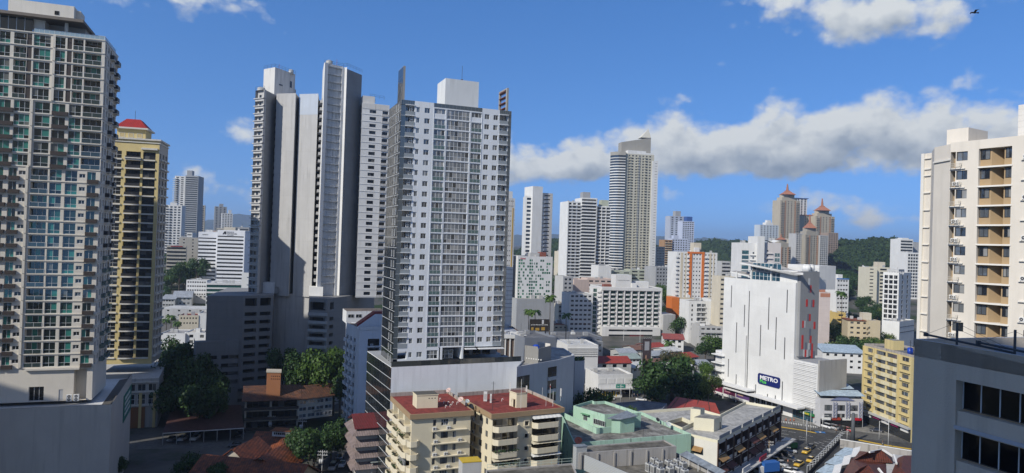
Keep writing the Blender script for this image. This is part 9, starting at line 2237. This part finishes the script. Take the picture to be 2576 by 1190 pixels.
for k in range(22):
 t=k/21;o=PZ(*zS(115+300*t,765+48*t),.06);m=MB();m.tube(o,o+Vector((0,0,.75)),.13,W1,8,.10);m.dome(o+Vector((0,0,.75)),.10,.1,W1,8,2);whole(m,'bollard','short white bollard in the row along the pavement edge before the store','bollard',o,'white bollards before the store')
for k,(x,y)in enumerate(((152,745),(190,748),(220,748))):o=PZ(*zS(x,y),.06);m=MB();m.tube(o+Vector((0,0,.05)),o+Vector((0,0,.85)),.24,plain('cone_orange',(.6,.12,.02),.5),10,.05);m.wbox(o.x-.3,o.x+.3,o.y-.3,o.y+.3,o.z,o.z+.05,frame_dark);whole(m,'traffic_cone',('left one of three orange cones near the store','middle one of three orange cones near the store','right one of three orange cones near the store')[k],'traffic cone',o)
o=PZ(*zS(405,768),.06);r=thing('parasol','rainbow coloured parasol over a street stall before the store end','parasol',o);m=MB();m.tube(o,o+Vector((0,0,2.5)),.04,frame_alu,5);m.build('pole',r);m=MB();cs=[plain('rb_'+n,c,.6)for n,c in(('red',(.5,.02,.03)),('orange',(.6,.2,.02)),('green',(.03,.3,.06)),('blue',(.03,.1,.4)),('violet',(.2,.04,.3)))]
for k in range(10):t0,t1=.628*k,.628*(k+1);m.poly([o+Vector((0,0,2.7)),o+Vector((1.5*math.cos(t0),1.5*math.sin(t0),2.1)),o+Vector((1.5*math.cos(t1),1.5*math.sin(t1),2.1))],cs[k%5])
m.build('cover',r)
o=PZ(*zS(225,985),.05);m=MB();f=Fr((o.x-1.2,o.y),(o.x+1.2,o.y+.6),.05);m.box(f,0,f.W,.2,1.9,-1.5,0,plain('bin_green',(.05,.2,.06),.5));m.box(f,.1,f.W-.1,1.9,2.0,-1.4,-.1,frame_dark);[m.box(f,u_,u_+.2,0,.2,-.4,-.2,frame_dark)for u_ in(.2,2)];whole(m,'skip','green rubbish skip at the end of the side-street car park','skip',o)
m=MB();o=PZ(*zS(440,843),.08);f=Fr((o.x-1.6,o.y-.6),(o.x+1.6,o.y-1.2),.08);m.box(f,0,3.2,0,.012,-2,0,plain('mark_blue',(.03,.16,.42),.6));m.box(f,1.2,1.9,.013,.02,-1.6,-.4,WLN);struct(m,'parking_symbol')
o=P(2451,32,60);r=thing('bird','small dark bird flying high at the top right','bird',o);bk=plain('feather_dark',(.02,.02,.022),.7);m=MB()
m.rings([[o+Vector((x,w*math.cos(t),h+w*.8*math.sin(t)))for t in[6.283*j/8 for j in range(8)]]for x,w,h in((-.36,.01,.0),(-.28,.035,.01),(-.22,.05,.03),(-.1,.08,0),(.06,.075,-.01),(.2,.04,0),(.24,.06,.01),(.36,.08,.0))],bk,cap0=True,cap1=True);m.build('body',r)
for s in(-1,1):m=MB();m.rings([[o+Vector((-.1,s*.05,.03)),o+Vector((.1,s*.05,.02))],[o+Vector((-.12,s*.3,.16)),o+Vector((.08,s*.3,.14))],[o+Vector((.02,s*.62,.1)),o+Vector((.08,s*.62,.1))]],bk,closed=False);m.build('wing',r)
# haze
def haze():
 m=bpy.data.materials.new('haze');m.use_nodes=True;nt=m.node_tree;nt.nodes.clear()
 v=nt.nodes.new('ShaderNodeVolumePrincipled');v.inputs['Color'].default_value=(.62,.78,1.0,1);v.inputs['Density'].default_value=1.25e-4;v.inputs['Anisotropy'].default_value=0.2
 o=nt.nodes.new('ShaderNodeOutputMaterial');nt.links.new(v.outputs[0],o.inputs['Volume'])
 mb=MB();mb.wbox(-12000,12000,-500,11500,-2,330,m);ob=mb.build('haze');ob['kind']='stuff'
haze()
flush_parts()
